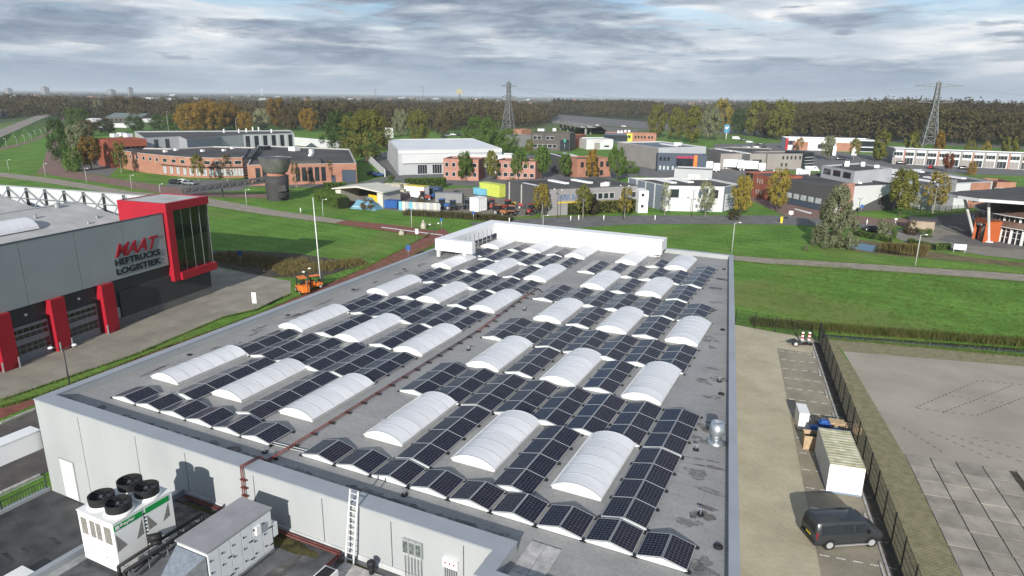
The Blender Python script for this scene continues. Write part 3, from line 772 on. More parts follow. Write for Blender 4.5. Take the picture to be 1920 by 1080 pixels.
# right side (+x) face: green strips, coil openings
for a, b, wtxt in ((y0+.02, ym-.07, True), (ym+.07, y1-.16, False)):
    part('name_strip', MB().box(x1+.002, x1+.018, a, b, zt-.36, zt-.10), GREEN, CH)
letters('lettering', 'Reyler', WHITE, CH, (x1+.03, y0+.30, zt-.315), (0, 1, 0), .26, width=.66, height=.18, depth=.012, bold=.004)
part('emblem', MB().box(x1+.022, x1+.03, y0+.08, y0+.25, zt-.31, zt-.15), WHITE, CH)
def tri(a, b, c, xx): return MB().add([(xx, a[0], a[1]), (xx, b[0], b[1]), (xx, c[0], c[1])], [(0, 1, 2)])
for a, b, c in (((y0+.04, zt-.5), (y0+.48, zt-1.25), (y0+.04, zt-1.35)), ((ym-.12, zt-.42), (ym-.12, zt-1.2), (ym-.46, zt-1.28)), ((ym+.12, zt-.45), (ym+.52, zt-1.15), (ym+.12, zt-1.2)), ((y1-.22, zt-.42), (y1-.20, zt-1.1), (y1-.56, zt-1.2))):
    part('coil_opening', tri(a, b, c, x1+.004), MESHG, CH)
for (a, b) in ((x0+.16, x0+.54), (x0+.74, x0+1.06), (x0+1.14, x0+1.46), (x0+1.66, x0+2.10)):
    part('coil_window', MB().box(a, b, y0-.012, y0-.002, zt-1.05, zt-.26), MESHG, CH)
for x in (x0+.6, x0+1.5): part('handle', MB().box(x, x+.12, y0-.02, y0-.002, zb+.52, zb+.56), STEEL, CH)
for y in (y0+.6, y1-.5): part('handle', MB().box(x1+.002, x1+.02, y, y+.14, zb+.40, zb+.45), BLACK, CH)
# pipes at the chiller foot
cp = thing('chiller_pipes', 'black insulated pipes and steel frame between chiller and air handler', 'pipe', (13.3, -9.5, 6.75))
part('pipe', MB().path([(12.85, -11.4, 7.05), (12.85, -11.4, 7.62), (12.85, -7.3, 7.62), (12.85, -7.3, 6.8)], .075), BLACK, cp, True)
part('pipe', MB().path([(13.2, -11.4, 7.05), (13.2, -11.4, 7.5), (13.2, -7.5, 7.5), (13.2, -7.5, 6.8)], .075), BLACK, cp, True)
part('valve', MB().tube((12.75, -9.9, 7.95), (13.1, -9.55, 7.98), .17, n=14).tube((12.8, -9.85, 7.7), (13.1, -9.6, 7.72), .13, n=12), BLACK, cp, True)
for y in (-11.1, -10.2, -9.3, -8.4, -7.6): part('support', MB().tube((13.0, y, 6.76), (13.0, y, 7.55), .025).tube((12.7, y, 7.4), (13.35, y, 7.4), .02), STEEL, cp)
# ---------------- air handling unit
AH = thing('air_handling_unit', 'long grey air handling unit with black door handles on the plant roof', 'ventilation unit', (16.1, -8.7, 6.75))
AHW = mat('unit_panel', (0.66, 0.68, 0.69), .45, var=.03); AHT = mat('unit_roof_sheet', (0.29, 0.285, 0.29), .55, scale=.9, var=.14)
x0, x1, y0, y1, zb, zt = 15.25, 16.96, -10.36, -7.03, 7.0, 9.0
part('body', MB().box(x0, x1, y0, y1, zb, zt-.04), AHW, AH); part('roof', MB().box(x0-.06, x1+.06, y0-.06, y1+.06, zt-.04, zt+.02), AHT, AH)
part('base_rail', MB().box(x0, x1+.05, y0, y1, 6.88, zb), STEEL, AH)
for y in (y0+.2, ym, y1-.2):
    for x in (x0+.15, x1-.15): part('leg', MB().box(x-.06, x+.06, y-.06, y+.06, 6.752, 6.88), DARKM, AH)
n = 6; dl = (y1-y0)/n
for k in range(n):
    dp = part('door_panel', MB().box(x1+.002, x1+.022, y0+k*dl+.02, y0+(k+1)*dl-.02, zb+.08, zt-.14), AHW, AH)
    for zq in (zb+.35, zb+.95, zb+1.5):
        part('handle', MB().box(x1+.024, x1+.06, y0+k*dl+.07, y0+k*dl+.12, zq, zq+.07), BLACK, dp)
    if k % 2: part('hinge', MB().box(x1+.024, x1+.06, y0+(k+1)*dl-.20, y0+(k+1)*dl-.03, zb+1.1, zb+1.14).box(x1+.024, x1+.06, y0+(k+1)*dl-.20, y0+(k+1)*dl-.03, zb+.25, zb+.29), BLACK, dp)
part('control_box', MB().box(x1+.03, x1+.14, y1-.95, y1-.70, zb+1.25, zb+1.65), WHITE2, AH)
part('end_box', MB().box(x1-.35, x1+.02, y1+.062, y1+.30, zb+.5, zb+1.15), AHW, AH)
part('transition', MB().add([(x0+.02, y0-.06, zb+.2), (x1-.02, y0-.06, zb+.2), (x1-.02, y0-.06, zt-.2), (x0+.02, y0-.06, zt-.2), (x0+.35, y0-1.15, zb+.35), (x1-.55, y0-1.15, zb+.35), (x1-.55, y0-1.15, zb+1.15), (x0+.35, y0-1.15, zb+1.15)],
     [(0, 1, 5, 4), (1, 2, 6, 5), (2, 3, 7, 6), (3, 0, 4, 7), (4, 5, 6, 7)]), STEEL, AH)
dc = MB(); yy = y0-1.15
for k in range(20):
    dc.tube((15.9, yy-k*.22, zb+.75), (15.9, yy-(k+1)*.22+.02, zb+.75), .42, .42, 18).tube((15.9, yy-(k+1)*.22+.02, zb+.75), (15.9, yy-(k+1)*.22, zb+.75), .445, .445, 18)
part('duct', dc, STEEL, AH, False)
# ---------------- ladder
LD = thing('ladder', 'white aluminium ladder leaning against the front wall coping', 'ladder', (20.4, -6.1, 6.75))
a0, a1 = Vector((20.20, -6.12, 6.76)), Vector((20.62, -6.12, 6.76)); tp = Vector((0.22, 0.34, 3.48))
LADM = mat('ladder_aluminium', (0.72, .72, .70), .45, var=.06, metal=.2)
part('rail', MB().beam(a0, a0+tp, .05, .08), LADM, LD); part('rail', MB().beam(a1, a1+tp, .05, .08), LADM, LD)
for k in range(12):
    f = (k+.7)/12.3; part('rung', MB().tube(a0+tp*f, a1+tp*f, .022, n=6), LADM, LD)
# ---------------- switch boxes on the wall
for nm, lab, xx, zz0, wd, hh, cnt, mt in (('inverter_box', 'grey glazed meter boxes in a row of three on the front wall', 23.05, 7.95, .30, .75, 3, WALLW), ('isolator_box', 'white isolator box with three red knobs on the front wall', 25.0, 8.05, .70, .42, 1, WHITE2)):
    t = thing(nm, lab, 'switch box', (xx, -5.72, zz0))
    for k in range(cnt):
        bx = part('case', MB().box(xx+k*(wd+.02), xx+k*(wd+.02)+wd, -5.86, -5.702, zz0, zz0+hh), mt, t)
        if cnt == 3:
            part('window', MB().box(xx+k*(wd+.02)+.03, xx+k*(wd+.02)+wd-.03, -5.872, -5.862, zz0+.14, zz0+hh-.06), mat('meter_glass', (.12, .14, .13), .2, scale=9, var=.6), bx)
        else:
            for q in range(3): part('knob', MB().tube((xx+.15+q*.2, -5.90, zz0+.24), (xx+.15+q*.2, -5.862, zz0+.24), .035, n=10), RED, bx)
    for k in range(6):
        cxx = xx+.08+k*(.16 if cnt == 3 else .105)
        part('cable', MB().path([(cxx, -5.80, zz0), (cxx, -5.80, 7.15), (cxx+.12, -5.95, 6.82), (cxx+.5, -6.05, 6.79)], .014, 5), DARKM, t)
# ---------------- bits on the plant roof
cu = thing('condenser_unit', 'small white condenser box with black grille near the ladder foot', 'condenser', (20.6, -7.8, 6.75))
part('body', MB().box(20.28, 20.95, -8.25, -7.45, 6.80, 7.55), WHITE2, cu); part('grille', MB().box(20.36, 20.88, -8.17, -7.53, 7.552, 7.58), BLACK, cu)
bp_ = thing('vent_pipe', 'short black vent pipe with a cap right of the ladder', 'vent', (21.71, -6.26, 6.75))
part('pipe', MB().tube((0, 0, 0), (0, 0, .55), .11, n=14), BLACK, bp_, True, False); part('cap', MB().lathe([(.17, .42), (.19, .62), (.10, .70)], n=14), BLACK, bp_, True, False)
tl = thing('roof_tile_walk', 'loose grey paving tiles at the ladder foot', 'pavers', (21, -6.6, 6.75))
for i in range(4):
    for j in range(2): part('paver', MB().box(20.2+i*.52, 20.70+i*.52, -7.2+j*.52, -6.70+j*.52, 6.762, 6.81), PAVER, tl)

# ================================================================== ground, roads, paths
sheet('ground', [(-30000, -30000), (30000, -30000), (30000, 30000), (-30000, 30000)], 0.0, GRASS)
REDASPH = mat('red_cycle_asphalt', (0.165, 0.058, 0.042), 0.9, scale=0.9, col2=(0.255, 0.098, 0.072), detail=8)
PALERED = mat('worn_red_paving', (0.17, 0.105, 0.085), 0.9, scale=0.5, col2=(0.25, 0.16, 0.13), detail=8)
TAN = mat('tan_path', (0.235, 0.205, 0.165), 0.95, scale=0.6, col2=(0.33, 0.29, 0.235), detail=8)
CONC = mat('yard_concrete', (0.245, 0.226, 0.185), 0.9, scale=0.35, col2=(0.335, 0.308, 0.25), detail=9, bump=0.004, bscale=20)
ASPH = mat('asphalt', (0.075, 0.068, 0.062), 0.9, scale=0.5, col2=(0.125, 0.112, 0.102), detail=8)
ASPHG = mat('grey_asphalt', (0.12, 0.118, 0.115), 0.9, scale=0.4, col2=(0.18, 0.175, 0.168), detail=8)
LANE = mat('sandy_lane_paving', (0.42, 0.375, 0.265), 0.95, scale=0.28, col2=(0.54, 0.485, 0.35), detail=9)
BAY = mat('parking_bay_paving', (0.26, 0.232, 0.175), 0.95, scale=0.4, col2=(0.36, 0.32, 0.24), detail=8)
BIGC = mat('open_yard_asphalt', (0.300, 0.270, 0.220), 0.95, scale=0.16, col2=(0.385, 0.346, 0.282), detail=9)
SLABM = mat('concrete_slab', (0.245, 0.222, 0.185), 0.9, scale=0.7, col2=(0.37, 0.335, 0.28), detail=9, rnd=0.16)
SOIL = mat('dark_soil', (0.045, 0.038, 0.028), 0.95, scale=1.2, col2=(0.085, 0.07, 0.05), detail=8)
CRETE = mat('grass_pavers', (0.150, 0.142, 0.078), 0.95, scale=1.6, col2=(0.225, 0.208, 0.125), detail=8)
def lattice(m, w, h, gap, fill, rot=0.0):
    """small paver joints too fine to pick apart"""
    t, n, b = nodes_of(m)
    base = b.inputs['Base Color'].links[0].from_socket
    g = n.new('ShaderNodeNewGeometry'); mp = n.new('ShaderNodeMapping'); mp.inputs['Rotation'].default_value = (0, 0, rot)
    t.links.new(g.outputs['Position'], mp.inputs[0])
    br = n.new('ShaderNodeTexBrick'); br.inputs['Scale'].default_value = 1; br.inputs['Brick Width'].default_value = w; br.inputs['Row Height'].default_value = h
    br.inputs['Mortar Size'].default_value = gap; br.inputs['Color1'].default_value = (1, 1, 1, 1); br.inputs['Color2'].default_value = (.86, .86, .86, 1); br.inputs['Mortar'].default_value = (*fill, 1)
    t.links.new(mp.outputs[0], br.inputs['Vector'])
    mx = n.new('ShaderNodeMixRGB'); mx.blend_type = 'MULTIPLY'; mx.inputs[0].default_value = 1
    t.links.new(base, mx.inputs[1]); t.links.new(br.outputs['Color'], mx.inputs[2]); t.links.new(mx.outputs[0], b.inputs['Base Color'])
lattice(CRETE, .24, .18, .03, (1.45, 1.35, 1.35), R(8)); lattice(LANE, .22, .11, .008, (.8, .8, .78), R(8)); lattice(BAY, .22, .11, .008, (.75, .75, .75), R(8)); lattice(CONC, 2.0, 2.0, .02, (.8, .8, .8), R(7))

# cycle path beside the hall, from the lower left to the junction
sheet('cycle_path', strip([(-24.76, -1.84), (-25.12, 3.02), (-24.6, 5.56), (-25.18, 18.58), (-25.32, 32.04), (-26.74, 44.91), (-28.24, 58.13), (-30.76, 71.32), (-34.08, 85.43), (-34.8, 91.41)],
                          [(-22.4, -2.93), (-22.88, 1.82), (-23.16, 4.73), (-23.06, 16.95), (-23.91, 33.27), (-23.92, 46.43), (-25.17, 57.47), (-25.88, 67.42), (-28.1, 78.99), (-29.87, 86.57)]), 0.03, REDASPH)
sheet('street', strip([(-21.1, -3.53), (-21.76, 1.22), (-21.99, 4.06), (-21.56, 15.8), (-22, 28.82)], [(-12.24, -9.86), (-11.15, -4.43), (-11.04, -1.33), (-10.02, 6.94), (-11.46, 18.62)]), 0.012, ASPH)
for i, (a, b) in enumerate((((-18.27, -0.63), (-18.32, 0.39)), ((-18.38, 1.13), (-18.39, 2.03)))):
    sheet('road_marking', [(a[0]-.05, a[1]), (b[0]-.05, b[1]), (b[0]+.07, b[1]), (a[0]+.07, a[1])], 0.02, WHITE)
ke = MB().obox((-21.96, 1.33), (-22.16, 4.2), .18, 0, .14); struct('kerb', ke, PAVER)
ke = MB().obox((-11.08, -4.46), (-11.03, -1.89), .18, 0, .14); struct('kerb', ke, PAVER)
# yard in front of the red and grey hall
sheet('concrete_yard', [(-26.38, -1.46), (-26.59, 3.8), (-26.12, 16.19), (-27.9, 29.03), (-26.62, 33.3), (-27.88, 40.69), (-32.76, 45.85), (-37.01, 45.94), (-49.39, 46.59), (-41.52, 31.11), (-34.61, 8.07), (-33.42, 1.75)], 0.015, CONC)
# dike path, then the red stretch to the junction
sheet('dike_path', strip([(-233.53, 103.94), (-212.96, 103.07), (-181.67, 101.48), (-155.58, 97.83), (-134.9, 94.59), (-109.61, 96.88), (-79.5, 91), (-57.93, 88.85)], [(-219.58, 97.02), (-200.54, 96.45), (-169.04, 93.9), (-145.15, 90.93), (-125.25, 87.64), (-110.09, 88.19), (-99.04, 87.82), (-76.81, 85.02), (-62.07, 84.29), (-57.22, 84.18)]), 0.03, TAN)
sheet('cycle_crossing', strip([(-57.93, 88.85), (-46.71, 89.45), (-36.72, 88.36), (-32.08, 87.79)], [(-57.22, 84.18), (-43.99, 82.97), (-34.1, 82.41), (-29.98, 81.25)]), 0.036, REDASPH)
sheet('crossing_line', strip([(-46.55, 86.44), (-40.3, 86.01), (-31.19, 85.53)], [(-46.02, 85.73), (-39.83, 85.32), (-30.78, 84.86)]), 0.045, WHITE)
sheet('brown_lane', strip([(-354.03, 207.25), (-238.88, 138.48), (-205.91, 119.47), (-187.5, 115.31), (-155.65, 109.55), (-132.69, 106.19), (-116.99, 104.07), (-101.57, 109.65)], [(-344.82, 197.49), (-224.08, 123.16), (-203.34, 109.13), (-185.8, 105.61), (-156.4, 101.6), (-128.03, 97.48), (-113.11, 97.02), (-95.82, 103.93)]), 0.03, PALERED)
sheet('car_park', [(-135.44, 104.53), (-148.91, 116.84), (-131.36, 129.25), (-120.41, 122.05), (-112.16, 110.7), (-121.7, 102.48)], 0.025, ASPHG)
sheet('office_drive', [(-118.69, 117.39), (-123.27, 124.78), (-95.3, 140.33), (-101.66, 175.21), (-144.1, 212.93), (-149.92, 228.51), (-83.6, 170.98), (-91.73, 130.92)], 0.02, ASPHG)
sheet('service_road', [(-209.85, 127.78), (-194.85, 116.4), (-174.21, 114.56), (-198.41, 135.13), (-261.1, 170.08), (-265.64, 166.95)], 0.02, ASPHG)
sheet('ring_road', strip([(-32.99, 99.38), (-26.7, 107.43), (-18.69, 115.94), (-3.24, 127.26), (11.06, 135.47), (27.84, 145.1), (37.05, 143.82), (46.83, 144.75)], [(-26.55, 93.44), (-19.44, 100.08), (-9.93, 106.13), (-2.12, 114.74), (10, 122.34), (24.61, 129.91), (37.25, 134.91), (46.58, 137.38)]), 0.03, ASPHG)
sheet('side_road', strip([(11.32, 188.84), (20.3, 172.48), (29.11, 162.48), (36.79, 155.49), (47.03, 151.13), (64.17, 162.57), (79.47, 178.29)], [(11.24, 174.3), (19.6, 160), (26.71, 144.45), (37.07, 143.04), (46.68, 140.25), (62.59, 149.26), (76.11, 159.88)]), 0.036, PALERED)
sheet('road_marking', strip([(28.2, 157.03), (32.5, 152.13)], [(28.33, 155.21), (32.28, 149.37)]), 0.06, WHITE)
sheet('right_path', strip([(22.01, 94.67), (28.08, 95.71), (38.08, 98.09), (48.51, 100.4), (57, 102.19), (68.74, 104.33), (109.88, 111.82)], [(22.63, 90.5), (28.58, 90.77), (38.19, 93.15), (48.21, 95.07), (56.32, 96.49), (67.52, 98.31), (105.92, 103.55)]), 0.03, TAN)
sheet('forecourt', [(45.55, 136.79), (46.91, 132.19), (50.68, 122.82), (55.8, 120.76), (58.16, 118.97), (62.74, 116.61), (68.16, 116.34), (75.8, 123.79), (89.2, 183.89), (59.85, 162.62), (50.65, 138.29)], 0.04, mat('forecourt_paving', (.20, .185, .155), .95, scale=.3, col2=(.27, .25, .205), detail=8))
sheet('dark_parking', [(59.27, 162.29), (73, 179.17), (81, 186.68), (72.65, 140.94), (63.67, 135.31), (59.31, 146.68)], 0.05, ASPH)
sheet('apron', [(56.31, 128.82), (58.57, 134.92), (64.22, 139.34), (72.04, 137.59), (73.43, 127.4), (66.58, 125.68), (59.86, 126.25)], 0.056, ASPHG)
# yards between the far buildings
YARD = mat('dusty_yard', (.16, .145, .12), .95, scale=.2, col2=(.23, .205, .165), detail=8)
sheet('contractor_yard', [(-72.48, 105.23), (-52.62, 103.92), (-38.64, 106.94), (-27.89, 109.87), (-24.31, 115.16), (-34.64, 136.71), (-52.29, 154.73), (-63.82, 147.76), (-68.13, 137.08), (-89.51, 128.19)], 0.03, YARD)
sheet('far_street', [(-141.75, 202.62), (-82.14, 146.83), (-43.37, 160.11), (-25.43, 207.19), (10.5, 192.63), (12.72, 247.38), (-15.8, 285.79), (-60.68, 271.81), (-93.03, 267.07), (-119.42, 229.39), (-158.71, 240.51)], 0.012, ASPHG)
sheet('far_street', [(-15.8, 285.79), (12.72, 247.38), (34.09, 274.68), (98.88, 284.58), (117.31, 343.59), (131.02, 411.14), (64.98, 352.37), (31.81, 375.78), (6, 438.69), (-32.84, 398.72)], 0.014, ASPHG)
sheet('motorway', strip([(-374.24, 954.56), (-283.28, 869.16), (-169.1, 746.95), (-72.49, 630.03), (-6.81, 610.96), (76.07, 530.55), (148.14, 495.45)], [(-309.34, 749.98), (-195.79, 625.98), (-122.42, 573.85), (-55.26, 529.52), (0.01, 519.26), (73.42, 488.01), (141.01, 460.33)]), 0.02, ASPHG)

# ---------------- parking strip right of the hall
FD = Vector((-0.148, 0.989)).normalized(); FN = Vector((0.989, 0.148)).normalized()
def fx(y): return 37.69+(54.53-y)*0.148
sheet('parking_lane', [(right_x(-12), -12), (fx(-12), -12), (fx(55.2), 55.2), (right_x(56.2), 56.2)], 0.012, LANE)
def lx(y): return 39.17-(y-13.77)*0.1525
sheet('parking_bays', [(lx(-12), -12), (fx(-12)-.75, -12), (fx(50)-.75, 50), (lx(50), 50)], 0.02, BAY)
struct('kerb', MB().obox((fx(-12)-.75, -12), (fx(53.5)-.75, 53.5), .14, 0, .11), PAVER)
sheet('soil_strip', [(fx(-12)-.67, -12), (fx(-12)+.1, -12), (fx(54)+.1, 54), (fx(54)-.67, 54)], 0.03, SOIL)
PK = thing('bay_lines', 'white dashed lines of the parking bays by the fence', 'road marking', (40, 30, 0))
DASH = MB().box(-.27, .27, -.05, .05, 0, .004).mesh('dash', [mat('worn_white_line', (.62, .60, .55), .8, scale=3, var=.2)])
for k in range(-4, 15):
    y = 13.84+k*2.52
    for q in range(5):
        o = link('dash', DASH, PK, (lx(y)+.4+q*.92*.989-40, y+.06+q*.92*.148-30, .026), R(8.5))
random.seed(5)
# kerb stones between bays and soil
for k in range(9):
    y = 8+k*5.1; part('wheel_stop', MB().obox((fx(y)-1.05, y), (fx(y+1.5)-1.05, y+1.5), .12, .02, .12), PAVER, PK)
# ---------------- beyond the fence
sheet('grass_paver_strip', [(fx(-12)+.1, -12), (50.0, -12), (46.76, 15.55), (46.16, 20.92), (44.69, 30.02), (41.22, 47.58), (39.6, 53.6), (fx(55)+.1, 55), ], 0.014, CRETE)
sheet('open_yard', [(50.0, -12), (46.76, 15.55), (46.16, 20.92), (44.69, 30.02), (41.22, 47.58), (40.2, 52.3), (60, 57.0), (110, 70), (110, -12)], 0.018, BIGC)
sheet('gravel_margin', [(fx(55)+.1, 55), (39.6, 53.6), (40.2, 52.3), (60, 57.0), (110, 70), (110, 73.0), (60, 60.2), (38.2, 55.9)], 0.022, CRETE)
SG = tag(struct('slab_pavement', MB().add([(44.9, 29.9, .022), (58, 31.6, .022), (60.5, 5, .022), (48.4, 4, .022)], [(3, 2, 1, 0)]), SOIL), 'concrete slabs laid in a square grid beyond the fence')
U, V = Vector((.9915, .130)), Vector((.142, -.9899))
SLAB = MB().add([(-.825, -.935, 0), (.825, -.935, 0), (.825, .935, 0), (-.825, .935, 0), (-.82, -.93, .05), (.82, -.93, .05), (.82, .93, .05), (-.82, .93, .05)], [(4, 5, 6, 7), (0, 1, 5, 4), (1, 2, 6, 5), (2, 3, 7, 6), (3, 0, 4, 7)]).mesh('concrete_slab', [SLABM])
for i in range(8):
    for j in range(14):
        p = Vector((44.72, 29.95))+U*(1.725*(i+.5)+(.45 if i > 3 else 0))+V*(1.945*(j+.5))
        o = link('concrete_slab', SLAB, SG, (p.x, p.y, .024+random.uniform(0, .012)), math.atan2(.130, .9915)+random.uniform(-.004, .004))
# worn dark dashes of old bay markings on the open yard
OLD = thing('old_bay_marks', 'dark dashed traces of old bays on the open yard', 'road marking', (50, 40, 0))
OD = MB().box(-.16, .16, -.045, .045, 0, .003).mesh('dash', [mat('faded_mark', (.09, .08, .07), .9)])
for a, b in (((46.14, 39.77), (52.32, 49.71)), ((48.17, 39.63), (55.2, 50.06)), ((52.32, 49.71), (56.14, 50.55)), ((46.14, 39.77), (50.85, 40.44)), ((50.85, 40.44), (55.52, 47.11)), ((48.62, 44.2), (54.3, 44.84)), ((44.83, 35.12), (47.55, 31.57)), ((46.78, 35.28), (50.76, 32.13)), ((48.31, 35.34), (52.88, 32.69)), ((49.83, 35.62), (53.36, 35.28))):
    a, b = Vector(a), Vector(b); L = (b-a).length; nn = int(L/.62)
    for k in range(nn):
        p = a.lerp(b, (k+.5)/nn); link('dash', OD, OLD, (p.x-50, p.y-40, .022), math.atan2(b.y-a.y, b.x-a.x))
# ---------------- water
WATER = mat('pond_water', (0.016, 0.018, 0.017), 0.06, var=.2, scale=.2, spec=.6, bump=.01, bscale=1.2)
sheet('ditch_water', [(38.0, 56.2), (48, 58.6), (60, 61.6), (110, 74.5), (110, 76.3), (60, 63.2), (48, 60.0), (38.0, 57.3)], 0.016, WATER)
sheet('pond_water', [(39.37, 114.87), (40.45, 118.25), (42.31, 118.16), (45.88, 115.79), (50.07, 113.01), (53.06, 110.81), (49.03, 109.53), (44.84, 110.12), (41.37, 111.21)], 0.02, WATER)
sheet('pond_bank', [(38.8, 115.65), (40.44, 121.73), (45.14, 121.43), (53.71, 116.51), (60.74, 113.64), (67.71, 113.87), (69.81, 109.56), (62.43, 109.26), (53.87, 108.96), (48.97, 108.57), (44.8, 108.64), (40.93, 109.45)], 0.012, mat('pond_bank_earth', (.10, .085, .04), .95, scale=.4, col2=(.19, .155, .075), detail=8))
sheet('reed_bed_ground', [(-58.9, 54.31), (-52.96, 57.59), (-44.05, 59.7), (-29.55, 59.83), (-30.46, 49.49), (-37.35, 45.76), (-48.67, 46.98)], 0.012, SOIL)

# ================================================================== red and grey hall on the left
MT = thing('forklift_company_hall', 'grey hall with red pillars, red glazed corner box and company lettering', 'building', (-33.61, 7.54, 0), math.atan2(.9913, -.1316))
MG = mat('grey_composite_band', (0.300, 0.325, 0.335), 0.45, var=.05, scale=.25, spec=.4)
MD = mat('anthracite_wall', (0.050, 0.052, 0.053), 0.6, var=.1, scale=.4)
MPL = mat('grey_plinth', (0.16, 0.155, 0.145), 0.8, var=.1)
MROOF = mat('pale_roof_felt', (0.36, 0.36, 0.345), 0.75, scale=.35, col2=(0.48, 0.48, 0.46), detail=8)
MWIN = mat('dark_glazing', (0.012, 0.014, 0.013), 0.06, var=.3, scale=.4, spec=.8)
def mp_(n, mb, m, par=MT, smooth=False): return part(n, mb, m, par, smooth, False)
for k in range(6):
    a = -14+k*6; mp_('band_panel', MB().box(a+.025, a+5.975, 0, .30, 5.62, 12.05), MG)
mp_('band_coping', MB().box(-14, 22.0, -.03, .34, 12.05, 12.12), DARKM)
mp_('lower_wall', MB().box(-14, 29.0, .36, .60, 0, 5.61), MD)
mp_('plinth', MB().box(13.8, 28.9, .20, .358, 0, 1.0), MPL)
mp_('dark_panel', MB().box(14.5, 28.9, .16, .356, 1.02, 4.1), MD)
mp_('side_wall', MB().box(28.6, 29.0, .602, 24, 0, 3.4), MD)
mp_('back_wall', MB().box(-14, 28.5, 38.0, 38.4, 0, 11.0), MG)
mp_('grey_door', MB().box(13.55, 14.4, .28, .357, 0, 2.3), MG)
for a in (-5.9, .10, 5.80, 11.80):
    mp_('pillar', MB().box(a, a+1.55, -.55, .355, 0, 5.615), RED)
for a in (-4.3, 1.70, 7.45):
    d = mp_('sectional_door', MB().box(a, a+4.0, .22, .354, 0, 3.65), mat('door_panel_grey', (.25, .26, .27), .5, var=.06))
    for r in range(4):
        z = (2.95, 2.35, 1.35, .85)[r]
        for c in range(6):
            part('pane', MB().box(a+.10+c*.645, a+.10+c*.645+.57, .20, .218, z, z+.42), MWIN, d, False, False)
    for c in (-.28, 4.12): mp_('bollard', MB().tube((a+c+.05, -.75, 0), (a+c+.05, -.75, 1.1), .08, n=8), STEEL)
for a in (3.6, 9.5): mp_('wall_lamp', MB().lathe([(.05, 0), (.16, .08), (.14, .22), (.04, .26)], (a, .2, 4.55), 10), WHITE2)
# red corner box
bs0, bs1, bz0, bz1 = 22.2, 29.35, 3.42, 13.25
mp_('box_wall', MB().box(bs0, bs0+.35, -.45, 7.2, bz0, bz1), RED)
mp_('box_jamb', MB().box(bs0+.352, 23.20, -.45, .1, bz0, bz1-1.0), RED)
mp_('box_head', MB().box(bs0+.352, bs1, -.45, .1, bz1-.99, bz1), RED)
mp_('box_sill', MB().box(23.202, bs1, -.75, .1, bz0, 4.38), RED)
mp_('box_wall', MB().box(bs0+.352, bs1, 6.85, 7.2, bz0, bz1), RED)
mp_('box_side_sill', MB().box(bs1-.35, bs1, .102, 6.848, bz0, 4.38), RED)
mp_('box_side_head', MB().box(bs1-.35, bs1, .102, 6.848, bz1-.99, bz1), RED)
mp_('box_floor', MB().box(bs0+.352, bs1-.352, .102, 6.848, bz0, bz0+.3), MD)
mp_('box_roof', MB().box(bs0+.352, bs1-.352, .102, 6.848, bz1-.25, bz1-.12), MROOF)
mp_('box_coping', MB().box(bs0+.45, bs1-.45, .2, 6.75, bz1-.119, bz1-.06), MROOF)
for k in range(4):
    a = 23.21+k*1.53; mp_('glass_pane', MB().box(a+.03, a+1.49, -.12, -.08, 4.40, 12.24), MWIN)
    for z in (8.3,): mp_('transom', MB().box(a+.03, a+1.49, -.14, -.121, z, z+.06), DARKM)
for k in range(5): mp_('mullion', MB().box(23.20+k*1.53-.025, 23.20+k*1.53+.025, -.18, -.06, 4.38, 12.26), STEEL)
for k in range(4):
    a = .15+k*1.68; mp_('glass_pane', MB().box(bs1-.2, bs1-.16, a, a+1.62, 4.40, 12.24), MWIN)
# roofs
mp_('roof', MB().box(-14, 28.5, .31, 38, 10.0, 10.2), MROOF)
for y0, y1, z1, s1 in ((6.2, 16.0, 12.25, 24.0), (20.5, 30.0, 12.4, 24.0)):
    mp_('shed_roof', MB().add([(-14, y0, 10.21), (s1, y0, 10.21), (s1, y1, z1), (-14, y1, z1), (-14, y1, 10.21), (s1, y1, 10.21)], [(0, 1, 2, 3), (1, 5, 2), (0, 3, 4), (3, 2, 5, 4)]), MROOF)
    mp_('ridge_flashing', MB().beam((-14, y1, z1+.05), (s1, y1, z1+.05), .3, .12), ALU)
sk = mp_('rooflight', MB().add([(x, y, z) for x in (8.5, 13.5) for y, z in [(11.2+1.7*math.sin(t), 11.05+.2*math.sin(t)+1.15*math.cos(t)) for t in [R(-80+160*k/10) for k in range(11)]]],
     [(k, k+1, 12+k, 11+k) for k in range(10)]+[tuple(range(10, -1, -1)), tuple(range(11, 22))]), SKY_PANE, MT, False)
# end screen with raking trusses
mp_('end_screen', MB().box(28.0, 28.25, 7.4, 40, 10.2, 12.9), mat('pale_screen_sheet', (.50, .52, .52), .6, var=.05))
mp_('end_screen_cap', MB().box(27.9, 28.35, 7.4, 40, 12.9, 13.0), WALLW)
for k in range(9):
    y = 8.6+k*3.6
    mp_('screen_post', MB().box(27.7, 27.95, y, y+.22, 10.2, 12.85), DARKM)
    mp_('screen_brace', MB().beam((27.75, y+.1, 10.3), (27.75, y+3.6, 12.7), .12), STEEL)
    mp_('screen_brace', MB().beam((25.6, y+.1, 10.25), (27.75, y+.1, 12.5), .12), STEEL)
mp_('screen_rail', MB().beam((27.7, 8.6, 11.4), (27.7, 37.6, 11.4), .1), STEEL)
for x, y, r, h in ((20.5, 15.2, .35, .5), (15.8, 13.0, .18, .4), (19.0, 8.6, .15, .3), (21.4, 9.9, .2, .25)):
    mp_('roof_vent', MB().lathe([(r, 0), (r, h), (r*.4, h+.1)], (x, y, 10.2+(y-6.2)*.209), 10), STEEL)
